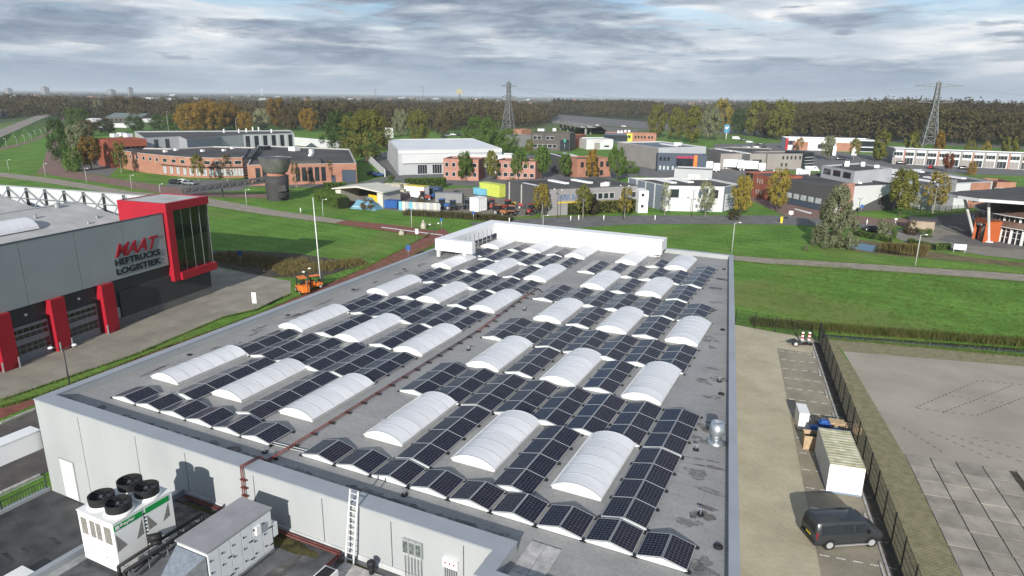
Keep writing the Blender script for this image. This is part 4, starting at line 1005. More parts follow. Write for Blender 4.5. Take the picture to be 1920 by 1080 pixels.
# lettering
o = Vector((-33.61, 7.54, 0)); dd = Vector((-.1316, .9913, 0)); nn = Vector((.9913, .1316, 0))
def mt_text(s, m, a, z, w, h, sh, bold):
    ob = letters('lettering', s, m, None, (0, 0, 0), (1, 0, 0), 1.0, width=w, height=h, shear=sh, depth=.08, bold=bold, up=(0, 0, 1))
    ob.parent = MT; ob.location = (a, -.045, z)
    return ob
mt_text('MAAT', RED, 14.6, 8.12, 6.3, 1.5, .42, .022)
BLK = mat('black_letters', (.012, .012, .013), .4)
mt_text('HEFTRUCKS', BLK, 14.45, 7.18, 6.4, .74, 0, .018)
mt_text('LOGISTIEK', BLK, 14.45, 6.12, 6.4, .74, 0, .018)

# ================================================================== the business park behind
BR_O = mat('orange_brick', (0.315, 0.150, 0.098), 0.85, scale=.5, col2=(0.395, 0.200, 0.138), detail=7)
BR_P = mat('pink_brick', (0.34, 0.165, 0.125), 0.85, scale=.5, col2=(0.43, 0.225, 0.175), detail=7)
BR_R = mat('red_brick', (0.24, 0.072, 0.045), 0.85, scale=.6, col2=(0.33, 0.11, 0.07), detail=7)
RUST = mat('rust_red_panel', (0.27, 0.082, 0.050), 0.6, var=.08, scale=.3)
G_M = mat('grey_sheet', (0.22, 0.225, 0.23), .6, var=.06, scale=.2)
G_D = mat('dark_grey_sheet', (0.085, 0.083, 0.084), .6, var=.08, scale=.2)
G_L = mat('light_grey_sheet', (0.40, 0.415, 0.43), .6, var=.05, scale=.2)
G_B = mat('blue_grey_sheet', (0.17, 0.20, 0.235), .6, var=.06, scale=.2)
TAUPE = mat('taupe_sheet', (0.27, 0.25, 0.23), .7, var=.06, scale=.2)
NAVY = mat('dark_blue_cladding', (0.055, 0.075, 0.105), .5, var=.1, scale=.2)
WPAN = mat('white_wall_panel', (0.56, 0.57, 0.57), .6, var=.04, scale=.2)
DBRICK = mat('dark_brick', (0.075, 0.066, 0.062), .85, scale=.6, col2=(.12, .106, .10), detail=7)
R_D = mat('bitumen_roof', (0.052, 0.049, 0.048), .85, scale=.12, col2=(0.095, 0.09, 0.086), detail=8)
R_W = mat('white_roof', (0.66, 0.67, 0.68), .6, scale=.15, col2=(.74, .745, .75), detail=7)
R_B = mat('solar_blue_roof', (0.10, 0.115, 0.15), .55, scale=.12, col2=(.16, .175, .20), detail=7)
FRM = mat('window_frame', (.55, .55, .53), .5)
def quad3(a, b, c):
    return [a, b, c, (a[0]+c[0]-b[0], a[1]+c[1]-b[1])]
def deep(a, b, d):
    """footprint behind the facade a-b (left to right), d metres deep"""
    a = Vector(a); b = Vector(b); t = (b-a).normalized(); n = Vector((-t.y, t.x))*d
    return [tuple(a), tuple(b), tuple(b+n), tuple(a+n)]
def bld(name, label, poly, H, wall, roofm=R_D, par=.45, base=0.0, cop=None, cat='building', parent=None):
    if area(poly) < 0: poly = poly[::-1]
    c = (sum(p[0] for p in poly)/len(poly), sum(p[1] for p in poly)/len(poly), base)
    t = parent or thing(name, label, cat, c)
    inn = inset(poly, .35); n = len(poly)
    part('wall', MB().prism(poly, base, H-.06, caps=False), wall, t)
    part('roof', MB().add([(*p, H-par) for p in inn], [tuple(range(n))]), roofm, t)
    mb = MB()
    o2 = inset(poly, -.05)
    v = [(*p, H) for p in o2]+[(*p, H) for p in inn]+[(*p, H-.12) for p in o2]+[(*p, H-par-.02) for p in inn]
    f = []
    for i in range(n):
        j = (i+1) % n
        f += [(i, j, n+j, n+i), (2*n+i, 2*n+j, j, i), (n+i, n+j, 3*n+j, 3*n+i)]
    part('parapet', mb.add(v, f), cop or wall, t)
    t['_h'] = 0; del t['_h']
    return t
WC = {}
def win_mesh(w, h, g, fr, cross):
    k = (round(w, 2), round(h, 2), g.name, fr.name, cross)
    if k not in WC:
        mb = MB(); a = min(.09, w*.12)
        mb.box(-w/2, w/2, -.06, .02, 0, a, 1).box(-w/2, w/2, -.06, .02, h-a, h, 1).box(-w/2, -w/2+a, -.06, .02, a, h-a, 1).box(w/2-a, w/2, -.06, .02, a, h-a, 1)
        for q in range(1, cross): mb.box(-w/2+w*q/cross-.03, -w/2+w*q/cross+.03, -.05, .02, a, h-a, 1)
        mb.box(-w/2+a, w/2-a, -.02, .02, a, h-a, 0)
        WC[k] = mb.mesh('window', [g, fr])
    return WC[k]
def wins(t, a, b, ts, z, w, h, g=None, fr=None, cross=1, name='window', off=0.0):
    """windows on the facade a-b (left to right seen from outside); ts = fractions of the run"""
    g = g or GLASS; fr = fr or FRM
    a = Vector(a); b = Vector(b); d = (b-a); rz = math.atan2(d.y, d.x); n = Vector((d.y, -d.x)).normalized()
    if isinstance(ts, int): ts = [(k+.5)/ts for k in range(ts)]
    me = win_mesh(w, h, g, fr, cross)
    for q in ts:
        p = a+d*q+n*(.025+off)
        link(name, me, t, (p.x-t.location.x, p.y-t.location.y, z-t.location.z), rz)
def panel(t, a, b, t0, t1, z0, z1, m, name='wall_panel', off=.06):
    a = Vector(a); b = Vector(b); d = b-a; n = Vector((d.y, -d.x)).normalized()*off
    p, q = a+d*t0, a+d*t1
    return part(name, MB().prism([tuple(p), tuple(q), tuple(q+n), tuple(p+n)], z0, z1), m, t)
def ribs(t, a, b, n, z0, z1, m, w=.18, off=.12):
    for k in range(n+1): 
        f = k/n; L = (Vector(b)-Vector(a)).length
        panel(t, a, b, max(0, f-w/L/2), min(1, f+w/L/2), z0, z1, m, 'rib', off)
def rooflight(t, a, b, w, z, m=None):
    part('rooflight', MB().obox(a, b, w, z, z+.35), m or SKY_END, t)
def roof_box(t, p, s, h, z, m=None, name='roof_unit'):
    part(name, MB().box(p[0]-s/2, p[0]+s/2, p[1]-s/2, p[1]+s/2, z, z+h), m or WHITE2, t)

# --- curved orange brick office on the left
A = [(-191.88, 131.77), (-179.49, 127.73), (-163.25, 125.44), (-150.34, 125.08), (-141.41, 127.63), (-135.59, 133.8)]
t = bld('brick_office', 'curved orange brick office with a strip of upper windows left of the dark tower', A+[(-163.92, 167.04), (-180.7, 161.88), (-184.43, 146.08), (-195.24, 141.62)], 6.4, BR_O, R_D, cop=PAVER)
for i, n in enumerate((2, 4, 3, 2, 3)):
    wins(t, A[i], A[i+1], n, 4.2, 2.1 if i > 1 else 1.5, 1.25)
for i, n in ((2, 4), (3, 4), (4, 5)):
    panel(t, A[i], A[i+1], 0.02, .98, 3.3, 3.5, DARKM, 'canopy', .5)
    wins(t, A[i], A[i+1], n, .5, 1.7, 2.5, GLASSL, BR_R, 2)
for q in ((-179.09, 144.03), (-167.85, 145.99), (-163.74, 151.73), (-176.19, 137.42), (-168.92, 160.33)): roof_box(t, q, 1.1, .7, 5.95)
t = bld('glazed_stair_tower', 'dark ribbed glass stair block joining the two brick office wings', [(-131.14, 129.91), (-130.55, 132.58), (-154.49, 158.97), (-157.21, 157.05)], 6.9, DARKM, R_D)
for z in (0.8, 1.6, 2.4, 3.2, 4.0, 4.8, 5.6): panel(t, (-131.14, 129.91), (-130.55, 132.58), 0, 1, z, z+.12, STEEL, 'slat', .1)
F0, F1 = (-118.69, 119.74), (-96.02, 141.23)
t = bld('brick_workshop', 'orange brick wing with five tall slit windows and a grey roller door', [F0, F1, (-133.1, 183.84), (-174.68, 178.53)], 6.1, BR_O, R_D, cop=PAVER)
wins(t, F0, F1, [.09, .15, .445, .505, .565, .625, .685], .9, 1.3, 4.2, GLASS, DARKM, 2)
wins(t, F0, F1, [.775], .05, 1.2, 2.5, NAVY, DARKM, 1, 'door'); wins(t, F0, F1, [.925], .05, 4.2, 4.0, NAVY, DARKM, 1, 'roller_door')
for z in (1.3, 2.2, 3.1, 4.0): panel(t, F0, F1, .40, .99, z, z+.05, BR_R, 'brick_course', .02)
roof_box(t, (-147.04, 169.35), 3.0, 1.5, 5.7, WHITE2); roof_box(t, (-132.26, 162), 1.2, 1.6, 5.7); roof_box(t, (-123.8, 152.04), 1.0, 1.0, 5.7); roof_box(t, (-159.52, 166.93), 3.2, 1.4, 5.7, GLASS)
part('raised_roof', MB().prism([(-112.42, 130.79), (-106.05, 136.95), (-117.91, 148.75), (-123.61, 142.62)], 5.66, 6.6), R_D, t)
# red portal and grey halls behind
Q0, Q1 = (-198.33, 130.78), (-194.31, 143.37)
t = bld('portal_office', 'rust red portal-framed office block at the left end of the brick office', deep(Q0, Q1, 11), 9.7, RUST, R_D, .6)
panel(t, Q0, Q1, .24, .86, 0.1, 7.0, GLASS, 'glazing', .05)
for k in range(6): panel(t, Q0, Q1, .24+k*.124, .25+k*.124, .1, 7.0, STEEL, 'mullion', .1)
panel(t, Q0, Q1, 0, .22, 0, 9.6, RUST, 'pylon', 2.5); panel(t, Q0, Q1, .2201, .98, 7.2, 9.6, RUST, 'lintel', 2.5)
for q in ((-218.14, 148.24), (-222.47, 154.15), (-214.42, 151.16)): roof_box(t, q, 2.4, 1.3, 9.1)
K = [(-204.13, 150.34), (-202.71, 164.53), (-183.07, 152.23), (-190.23, 174.24), (-192.07, 187.27), (-184.42, 209.29)]
t = bld('grey_factory_hall', 'long grey metal hall with slit windows and one white panel behind the brick offices', K+[(-203.22, 227.21), (-224.26, 203.23), (-247.64, 177.79)], 9.2, G_L, R_D)
wins(t, K[0], K[1], [.32, .64], 3.2, 1.6, 5.2, GLASS, DARKM); wins(t, K[0], K[1], [.55, .80, .92], 2.2, 1.2, 1.2, GLASS, DARKM)
wins(t, K[2], K[3], [.2, .5, .62, .85], 3.0, 1.5, 1.4, GLASS, DARKM)
panel(t, K[3], K[4], .02, .98, .3, 9.0, WPAN, 'white_panel', .1)
wins(t, K[4], K[5], 6, 2.6, 1.8, 6.0, GLASS, DARKM); ribs(t, K[4], K[5], 6, .2, 9.0, WPAN, .25, .08)
for q in ((-215.44, 198.39), (-210.54, 202.41), (-211.48, 207.65), (-220.05, 219.71), (-218.01, 221.44), (-199.71, 211.29)): part('chimney', MB().tube((*q, 8.7), (*q, 10.4), .35), WHITE2, t)
W0, W1 = (-223.77, 250.29), (-183.14, 239.23)
solo('white_garden_wall', MB().obox(W0, W1, .3, 0, 4.2), WPAN, 'white wall between the grey metal hall and the big green trees', 'wall')
# --- dark leaning tower with metal bowl, and its conveyor
TW = thing('mill_tower', 'dark grey leaning drum tower carrying a silver bowl-shaped crown', 'tower', (-91.8, 103.9, 0))
SLATE = mat('slate_cladding', (.048, .046, .047), .7, var=.12, scale=.5); BOWL = mat('bowl_sheet', (.24, .24, .235), .30, var=.2, scale=.5, metal=.6)
mb = MB(); n = 24
for j, (r, z) in enumerate(((2.7, 0), (2.8, 2.0), (2.9, 4.0), (3.0, 6.2))):
    for k in range(n):
        th = 2*math.pi*k/n; mb.v.append((-91.8+r*math.cos(th)+.0*z, 103.9+r*math.sin(th), z if j else max(0, 1.6*math.sin(th-R(20))+.0)))
for j in range(3):
    for k in range(n): mb.f.append((j*n+k, j*n+(k+1) % n, (j+1)*n+(k+1) % n, (j+1)*n+k)); mb.mi.append(0)
mb.f.append(tuple(range(3*n, 4*n))); mb.mi.append(0)
part('drum', mb, SLATE, TW, True)
part('collar', MB().lathe([(2.3, 6.1), (2.3, 7.1)], (-91.8, 103.9, 0), 20), BR_O, TW)
part('crown', MB().lathe([(2.7, 7.0), (3.2, 8.2), (3.7, 9.6), (4.0, 10.7), (3.7, 10.7), (2.6, 8.2)], (-91.8, 103.9, 0), 28, sx=1.05), BOWL, TW, False)
for k in range(10): part('crown_ring', MB().lathe([(2.74+k*.13, 7.1+k*.37), (2.80+k*.13, 7.18+k*.37)], (-91.8, 103.9, 0), 28, sx=1.05), DARKM, TW)
for k in range(5):
    th = R(-40+k*18); part('stair_step', MB().beam((-91.8+3.2*math.cos(th), 103.9+3.2*math.sin(th), 1.0+k*.5), (-91.8+4.4*math.cos(th), 103.9+4.4*math.sin(th), 1.0+k*.5), .9, .12), SLATE, TW)
part('fin', MB().beam((-90.0, 102.6, 3.2), (-88.2, 103.6, 3.4), 2.2, 1.6), SLATE, TW)
CV = thing('conveyor_bridge', 'dark lattice conveyor bridge sloping up to the leaning tower', 'bridge', (-106, 102, 0))
c0, c1 = Vector((-117.5, 97.0, .6)), Vector((-94.6, 103.7, 4.4)); sd = Vector((.32, -.95, 0))
for s in (-1, 1):
    part('chord', MB().beam(c0+sd*s, c1+sd*s, .4), DARKM, CV); part('chord', MB().beam(c0+sd*s+Vector((0, 0, 1.2)), c1+sd*s+Vector((0, 0, 1.2)), .35), DARKM, CV)
    for k in range(11):
        p, q = c0.lerp(c1, k/11)+sd*s, c0.lerp(c1, (k+1)/11)+sd*s
        part('brace', MB().beam(p, q+Vector((0, 0, 1.2)), .22), DARKM, CV); part('brace', MB().beam(p, p+Vector((0, 0, 1.2)), .2), DARKM, CV)
part('deck', MB().beam(c0+Vector((0, 0, .1)), c1+Vector((0, 0, .1)), 1.9, .1), DARKM, CV)
for f in (.02, .45): part('leg', MB().beam((c0.lerp(c1, f).x, c0.lerp(c1, f).y, 0), c0.lerp(c1, f), .3), DARKM, CV)

# --- white-roofed warehouse and its front
a, b, c = (-132.98, 208.15), (-97.04, 164.59), (-71.44, 191.23)
t = bld('white_roof_warehouse', 'large warehouse under a bright white flat roof', quad3(a, b, c), 8.5, G_L, R_W, .2, cop=WPAN)
ribs(t, a, b, 7, .2, 8.3, G_M, .5, .25)
panel(t, b, c, 0, 1, 7.2, 8.3, WPAN, 'fascia', .1)
panel(t, b, c, .03, .62, 4.0, 7.0, WPAN, 'front_band', .9)
panel(t, b, c, .03, .62, .1, 3.99, G_L, 'lower_wall', .2)
wins(t, b, c, [.22, .36], .3, 3.4, 3.2, GLASS, WPAN, 4, 'dock_door', off=.2); wins(t, b, c, [.48, .57], 1.4, 1.2, 1.2, GLASS, WPAN, off=.2)
b3, c3 = (-81.47, 181.86), (-66.22, 189.57)
t = bld('dark_roof_annex', 'low annex with a black roof right of the white-roofed warehouse', deep(b3, c3, 7), 6.6, WPAN, R_D)
b4, c4 = (-77.91, 162.24), (-66.68, 165.21)
t = bld('brick_front_office', 'pink brick two-storey office in front of the white-roofed warehouse', deep(b4, c4, 9), 6.8, BR_P, R_D)
wins(t, b4, c4, 5, 4.2, 1.2, 1.4); wins(t, b4, c4, 5, 1.2, 1.2, 1.4)
b5, c5 = (-64.16, 172.55), (-51, 174.6)
t = bld('brick_row_office', 'pink brick office half hidden behind the row of green street trees', deep(b5, c5, 9), 6.2, BR_P, R_D)
wins(t, b5, c5, 6, 3.8, 1.5, 1.4); wins(t, b5, c5, 6, 1.0, 1.5, 1.4)
solo('white_fence_wall', MB().obox((-139.94, 203.82), (-98.1, 158.34), .25, 0, 2.6), WPAN, 'white wall running along the drive beside the brick workshop', 'wall')
b6, c6 = (-222.82, 329.56), (-219.07, 332.8)
t = bld('white_block', 'small white block showing between the big trees and the warehouse', deep(b6, c6, 6), 6, WPAN, R_W)
# --- middle distance
b, c = (-104.95, 289.96), (-85.16, 293.43)
t = bld('dark_brick_office', 'dark brick two-storey office left of the motorway viaduct', deep(b, c, 14), 8.9, DBRICK, R_D)
wins(t, b, c, [.12, .22, .45, .55], 5.6, 2.2, 1.6); wins(t, b, c, [.12, .25, .38, .5, .62], 1.6, 2.4, 1.6); panel(t, b, c, .76, .99, .2, 5.6, GLASS, 'glazing', .08)
for q in ((-106.98, 305.93), (-105.64, 307.05), (-102.91, 316.51)): roof_box(t, q, 1.6, 1.5, 8.5)
b, c = (-90.4, 307.99), (-91.04, 332.3)
t = bld('red_brick_wing', 'red brick wing joined to the dark brick office', deep(b, c, 14), 6.5, BR_R, R_D)
wins(t, b, c, 5, 3.8, 1.2, 1.7, GLASS, DARKM); wins(t, b, c, 5, .8, 1.2, 1.7, GLASS, DARKM)
b, c = (-121.79, 306.6), (-116.99, 316.71)
t = bld('grey_side_hall', 'plain grey shed left of the dark brick office', deep(b, c, 14), 6, G_M, R_D)
b, c = (-142.78, 360.15), (-140.96, 370.46)
t = bld('orange_shed', 'small orange brick shed at the foot of the near pylon', deep(b, c, 8), 6.4, BR_O, R_D)
b, c = (-83.22, 312.47), (-71.65, 321.21)
t = bld('white_shed', 'white shed with one grey door below the motorway embankment', deep(b, c, 16), 5.2, WPAN, G_L)
wins(t, b, c, [.4], .1, 3.2, 3.4, TAUPE, FRM, 1, 'door'); wins(t, b, c, [.76], 1.2, 2.6, .8, GLASS, DARKM); panel(t, b, c, .25, .62, 4.2, 4.35, RED, 'sign_line', .05)
b, c, d, e = (-92.18, 369.05), (-81.09, 378.02), (-78.42, 380.17), (-63.18, 377.65)
t = bld('colour_block_office', 'low office in navy, yellow and orange blocks under the poplars', deep(b, e, 12), 5.8, BR_O, R_D)
panel(t, b, e, 0, .43, 0, 5.7, NAVY, 'navy_wall', .1); panel(t, b, e, .431, .54, 0, 5.8, mat('lime_yellow', (.50, .50, .06), .6), 'yellow_wall', .12)
wins(t, b, e, [.05, .16, .27, .38], 1.2, 4.2, 3.4, GLASS, NAVY, 3, off=.1); wins(t, b, e, [.48], 3.0, 1.4, 1.6, GLASS, DARKM, off=.13); wins(t, b, e, [.60, .66, .72, .78, .86, .92], 2.9, 1.1, 1.6, GLASS, DARKM)
for q in ((-86.02, 376.77), (-84.43, 378.07), (-84.45, 385.9), (-82.56, 387.46)): roof_box(t, q, 1.2, 1.6, 5.4)
a, b, c = (-49.01, 255.37), (-25.57, 231.66), (-11.12, 248.63)
t = bld('grey_solar_hall', 'tall taupe hall with a bluish roof and a navy office front', quad3(a, b, c), 8.2, TAUPE, R_B, cop=FRM)
panel(t, b, c, 0, 1, 4.6, 8.1, G_L, 'pale_upper_wall', .06)
roof_box(t, (-23.92, 257.69), 3.0, 1.0, 7.8); rooflight(t, (-31.46, 259.74), (-23.17, 250.54), 1.6, 7.75)
b, c = (-23.83, 224.45), (-7.2, 230.18)
t2 = bld('navy_office', 'navy blue office front with orange entrance frame before the taupe hall', deep(b, c, 7), 6.4, NAVY, R_B)
wins(t2, b, c, [.06, .14, .22], 4.0, 1.0, 1.5, GLASS, DARKM); wins(t2, b, c, [.06, .14, .22, .32], .7, .9, 1.6, GLASSL, DARKM)
panel(t2, b, c, .38, .72, .3, 5.0, GLASS, 'glazing', .1); panel(t2, b, c, .38, .74, 5.05, 5.9, mat('magenta_sign', (.30, .03, .08), .5), 'sign', .3)
panel(t2, b, c, .73, .80, 0, 6.3, ORANGE, 'orange_pylon', 1.0); panel(t2, b, c, .56, .96, .9, 1.5, ORANGE, 'orange_beam', 1.2)
b, m_, c = (-4.84, 246.12), (2.54, 251.15), (11.09, 256.98)
t = bld('grey_dock_hall', 'low dark-roofed hall where two white lorries are parked', [(-14.77, 272.05), b, c, (9.56, 289.18), (-7.62, 288.4)], 6, TAUPE, R_D)
wins(t, b, c, [.22, .38], .4, 3.6, 2.6, GLASS, TAUPE, 4, 'dock_door'); wins(t, b, c, [.78], .4, 4.0, 3.4, GLASS, TAUPE, 4, 'dock_door')
panel(t, b, c, .45, .62, 0, 5.9, G_D, 'dark_panel', .06); rooflight(t, (-11.23, 274.54), (-3.8, 265.76), 1.8, 5.6); rooflight(t, (-3.04, 266.29), (4.18, 255.29), 1.8, 5.6)
b, c = (11.22, 255.6), (24.07, 264.36)
t = bld('taupe_office', 'taupe two-storey office with slit windows behind the black hall', deep(b, c, 12), 6.1, TAUPE, R_D)
wins(t, b, c, [.42, .53, .64, .75, .87], 3.9, .7, 1.3, GLASS, DARKM); wins(t, b, c, [.40, .52], 1.2, .7, 1.3, GLASS, DARKM)
b, c = (24.27, 263.12), (27.09, 268.15)
t = bld('dark_glass_corner', 'rounded dark glass corner block ending the taupe office', deep(b, c, 9), 6.6, GLASS, NAVY)
for z in (1.0, 2.2, 3.4, 4.6): panel(t, b, c, 0, 1, z, z+.2, FRM, 'slat', .1)
# --- front row
H1 = 6.2
a, b, c = (-37.68, 126.23), (-21.78, 115.98), (-5.87, 133.38)
t = bld('grey_contractor_hall', 'dark grey hall with blue company lettering over a yellow stripe', [a, b, c, (-20.13, 145.25)], 6.2, G_D, R_D)
FR_ = mat('warm_grey_front', (.255, .245, .245), .65, var=.06, scale=.3)
panel(t, b, c, .004, .996, 0, 6.0, FR_, 'front_cladding', .08)
wins(t, b, c, [.44, .505, .57, .635, .70, .83, .95], 3.3, 1.35, 1.45, GLASS, FRM, off=.08); wins(t, b, c, [.95], .6, 1.2, 1.5, mat('blue_glass', (.05, .12, .25), .2), FRM, off=.08)
d_ = (Vector(c)-Vector(b)).normalized(); n_ = Vector((d_.y, -d_.x)); q = Vector(b)+d_*2.8+n_*.14
letters('lettering', 'HAK B.V.', mat('sign_blue', (.12, .19, .33), .5), t, (q.x, q.y, 3.5), (d_.x, d_.y, 0), 1, width=5.4, height=1.25, depth=.06, bold=.02)
panel(t, b, c, .10, .36, 2.75, 3.05, YELLOW, 'yellow_stripe', .2)
rooflight(t, (-31.85, 123.51), (-24.91, 119.54), 1.3, 5.8); rooflight(t, (-28.59, 133.14), (-22.45, 129.26), 1.3, 5.8); rooflight(t, (-24, 137.31), (-17.72, 133.39), 1.3, 5.8)
roof_box(t, (-13.3, 130.03), 1.2, .8, 5.8); roof_box(t, (-12.63, 130.44), 1.2, 1.0, 5.8)
panel(t, a, b, .1, .11, 0, 5.9, FRM, 'downpipe', .2); panel(t, a, b, .40, .41, 0, 5.9, FRM, 'downpipe', .2)
b, c = (-42.48, 190.17), (-34.1, 200.55)
t = bld('arched_brick_office', 'orange brick office with arched windows behind the grey contractor hall', deep(b, c, 10), 6.3, BR_O, R_D)
wins(t, b, c, [.14, .30, .72, .90], 3.4, 1.2, 1.8, GLASS, DARKM); wins(t, b, c, [.72, .3], .5, 1.3, 1.8, GLASS, DARKM)
a, b, c = (-61.97, 210.06), (-47.66, 193.15), (-43.88, 194.45)
t = bld('grey_back_hall', 'grey hall with two white roof strips behind the street trees', quad3(a, b, c), 6.0, G_D, R_D)
rooflight(t, (-61.3, 210.52), (-52.39, 200.04), 1.2, 5.6); rooflight(t, (-57.51, 216.05), (-48.37, 205.38), 1.2, 5.6)
a, b, c = (-12.46, 148.2), (-0.1, 136.63), (12.93, 142.22)
t = bld('white_front_hall', 'white-fronted hall with a blue-grey side and two white roof strips', [a, b, c, (15.23, 149.52), (6.4, 158.47)], 6.1, G_B, R_D, cop=FRM)
panel(t, b, c, .004, .996, 0, 6.0, WPAN, 'front_panel', .08); wins(t, b, c, [.17, .83], 3.3, 2.0, 2.0, GLASS, DARKM, 2, off=.08)
panel(t, c, (15.23, 149.52), .1, .95, 0.2, 4.2, WPAN, 'loading_door', .1)
for z in (1.2, 2.0, 2.8): panel(t, c, (15.23, 149.52), .15, .9, z, z+.1, BLUE, 'stripe', .13)
ribs(t, a, b, 4, 0, 6.0, FRM, .3, .15); rooflight(t, (-6.46, 151.91), (0.11, 145.27), 1.6, 5.7); rooflight(t, (-2.93, 155.52), (3.65, 148.71), 1.6, 5.7)
b, c = (-11.48, 197.54), (0.3, 199.23)
t = bld('grey_flat_store', 'flat grey store between the navy office and the white-fronted hall', deep(b, c, 9), 4.2, G_L, R_D)
wins(t, b, c, [.45, .62], .3, 1.8, 2.4, WPAN, FRM, 1, 'door')
g = thing('site_cabins', 'two white site cabins stacked beside the grey contractor hall', 'cabin', (*(-3.09, 129.03), 0))
b, c = (-4.5, 129.93), (-2.5, 131.08)
for z in (.1, 2.75):
    cb_ = part('cabin', MB().prism(deep(b, c, 5.5), z, z+2.55), WHITE2, g)
    wins(g, b, c, [.4], z+1.2, .8, .8, GLASS, FRM)
b, c = (13.05, 177.69), (20.29, 168.33)
t = bld('brown_brick_office', 'brown brick office block with a dark glass stair at its left corner', deep(b, c, 10), 6.4, BR_R, R_D)
panel(t, b, c, .04, .34, 0, 6.2, GLASS, 'glazing', .1)
for k in range(4): panel(t, b, c, .04, .34, 1.4*k+.6, 1.4*k+.7, FRM, 'transom', .13)
wins(t, b, c, [.56, .66, .76], 4.0, .7, 1.4, GLASSL, BR_R); wins(t, b, c, [.56, .66, .76], 1.0, .7, 1.4, GLASSL, BR_R)
a, b, c = (20.25, 170.35), (36.72, 153.44), (51.48, 169.44)
t = bld('black_hall', 'black metal hall with a white gable cut slanting for tree shade and a brick fin', [a, b, c, (33.13, 189.23)], 6.2, G_D, R_D)
wins(t, a, b, [.36, .47, .58, .69, .80], 1.6, 2.2, 1.5, GLASSL, G_D); panel(t, a, b, .34, .82, .2, 1.5, NAVY, 'window_base', .05)
wpan = MB(); pa, pc = Vector(b), Vector(c); nv = Vector(((pc-pa).y, -(pc-pa).x)).normalized()*.5
v = [(*(pa+nv), 0), (*(pa.lerp(pc, .22)+nv), 0), (*(pc+nv), 5.6), (*(pc+nv), 6.4), (*(pa+nv), 6.4)]; v2 = [(x-nv.x*.8, y-nv.y*.8, z) for x, y, z in v]  # slanted lower edge: shade of the trees cut into the outline of the white wall
wpan.add(v+v2, [(0, 1, 2, 3, 4), (9, 8, 7, 6, 5)]+[(i, i+5, (i+1) % 5+5, (i+1) % 5) for i in range(5)]); part('white_gable', wpan, WPAN, t)
panel(t, b, c, .10, .24, 0, 7.2, BR_P, 'brick_fin', .9)
roof_box(t, (28.42, 184.65), 2.6, 1.4, 5.8); roof_box(t, (26.7, 185.19), 1.4, 1.6, 5.8); roof_box(t, (42.27, 170.13), .9, .4, 5.8); roof_box(t, (20.71, 184.71), 1.5, .9, 5.8); roof_box(t, (21.54, 185.23), 1.5, .9, 5.8)
# tall grey ribbed hall with rooflights
a, b, c = (32.35, 198.04), (58.24, 171.08), (73.21, 186.57)
t = bld('ribbed_grey_hall', 'large ribbed grey hall with white roof strips behind the black hall', [a, b, c, (59.56, 213.57)], 6.6, G_L, R_D)
for u_, w_ in (((45.47, 194.32), (51.53, 187.18)), ((50.53, 199.16), (56.67, 193.41)), ((53.29, 186.8), (59.22, 179.31)), ((58.44, 191.48), (63.92, 183.53)), ((61.19, 200.95), (67.65, 192.8)), ((50.42, 205.97), (54.6, 201.73)), ((55.16, 210.77), (58.97, 206.18))):
    rooflight(t, u_, w_, 1.5, 6.2)
panel(t, b, c, .10, .30, 0, 7.6, G_M, 'stair_tower', 1.5); panel(t, b, c, .32, .62, .1, 6.3, WPAN, 'white_wall', .1); panel(t, b, c, .64, .96, .1, 6.4, BR_O, 'brick_wall', .2)
wins(t, b, c, [.80], 1.5, 4.2, 2.4, GLASS, DARKM, 4, off=.2)
a, b, c = (32.51, 180.65), (40.65, 168.18), (49.84, 183.35)
t = bld('rooftop_storey', 'grey upper storey with three dark windows rising above the black hall', quad3(a, b, c), 9.0, G_L, R_D)
wins(t, a, b, [.2, .5, .8], 6.9, 3.2, 1.5, GLASS, DARKM, 3); roof_box(t, (38.71, 186.43), 1.2, 1.4, 8.6); roof_box(t, (42.75, 189.04), 1.0, 1.2, 8.6); roof_box(t, (46.11, 185.96), 1.2, .8, 8.6)
b, c = (76.58, 200.67), (81.19, 202.11)
t = bld('brick_shop_front', 'small brick shop front at the far end of the ribbed hall', deep(b, c, 9), 5.2, BR_O, R_D)
wins(t, b, c, [.5], 1.0, 5.5, 2.6, GLASS, WPAN, 4)
# --- far row
b, c = (8.49, 373.73), (51.25, 383.48)
t = bld('white_orange_showroom', 'long white showroom with orange brick panels near the wood', deep(b, c, 16), 6.3, WPAN, R_W)
panel(t, b, c, 0, .03, 0, 6.2, RED, 'red_end', .2); panel(t, b, c, .09, .26, .1, 4.4, BR_O, 'brick_panel', .1); panel(t, b, c, .58, .85, .1, 4.4, BR_O, 'brick_panel', .1)
wins(t, b, c, [.06], 2.6, 4.5, 2.4, GLASS, WPAN, 3); wins(t, b, c, [.92], 2.8, 7.0, 2.8, GLASS, DARKM, 4); wins(t, b, c, [.92], .3, 7.0, 1.9, GLASS, DARKM, 3); wins(t, b, c, [.42, .5], 1.0, 4, 2.5, GLASS, FRM, 2)
b, c = (57.53, 312.29), (107.44, 313.53)
t = bld('white_unit_row', 'long row of white business units with glazed doors before the wood', deep(b, c, 14), 6.2, WPAN, R_B)
for k in range(12):
    u_ = (k+.5)/12
    wins(t, b, c, [u_-.02], 3.6, 3.6, 1.6, GLASS, WPAN, 3); wins(t, b, c, [u_-.02], .1, 3.6, 2.8, GLASS if k % 2 else TAUPE, WPAN, 3, 'door')
    panel(t, b, c, u_+.024, u_+.036, 0, 6.1, TAUPE if k % 3 else BR_P, 'pier', .3)
b, c = (55.98, 354.91), (59.39, 332.8)
t = bld('grey_end_unit', 'dark grey end block of the white business units', deep(b, c, 12), 5.0, G_M, R_D)
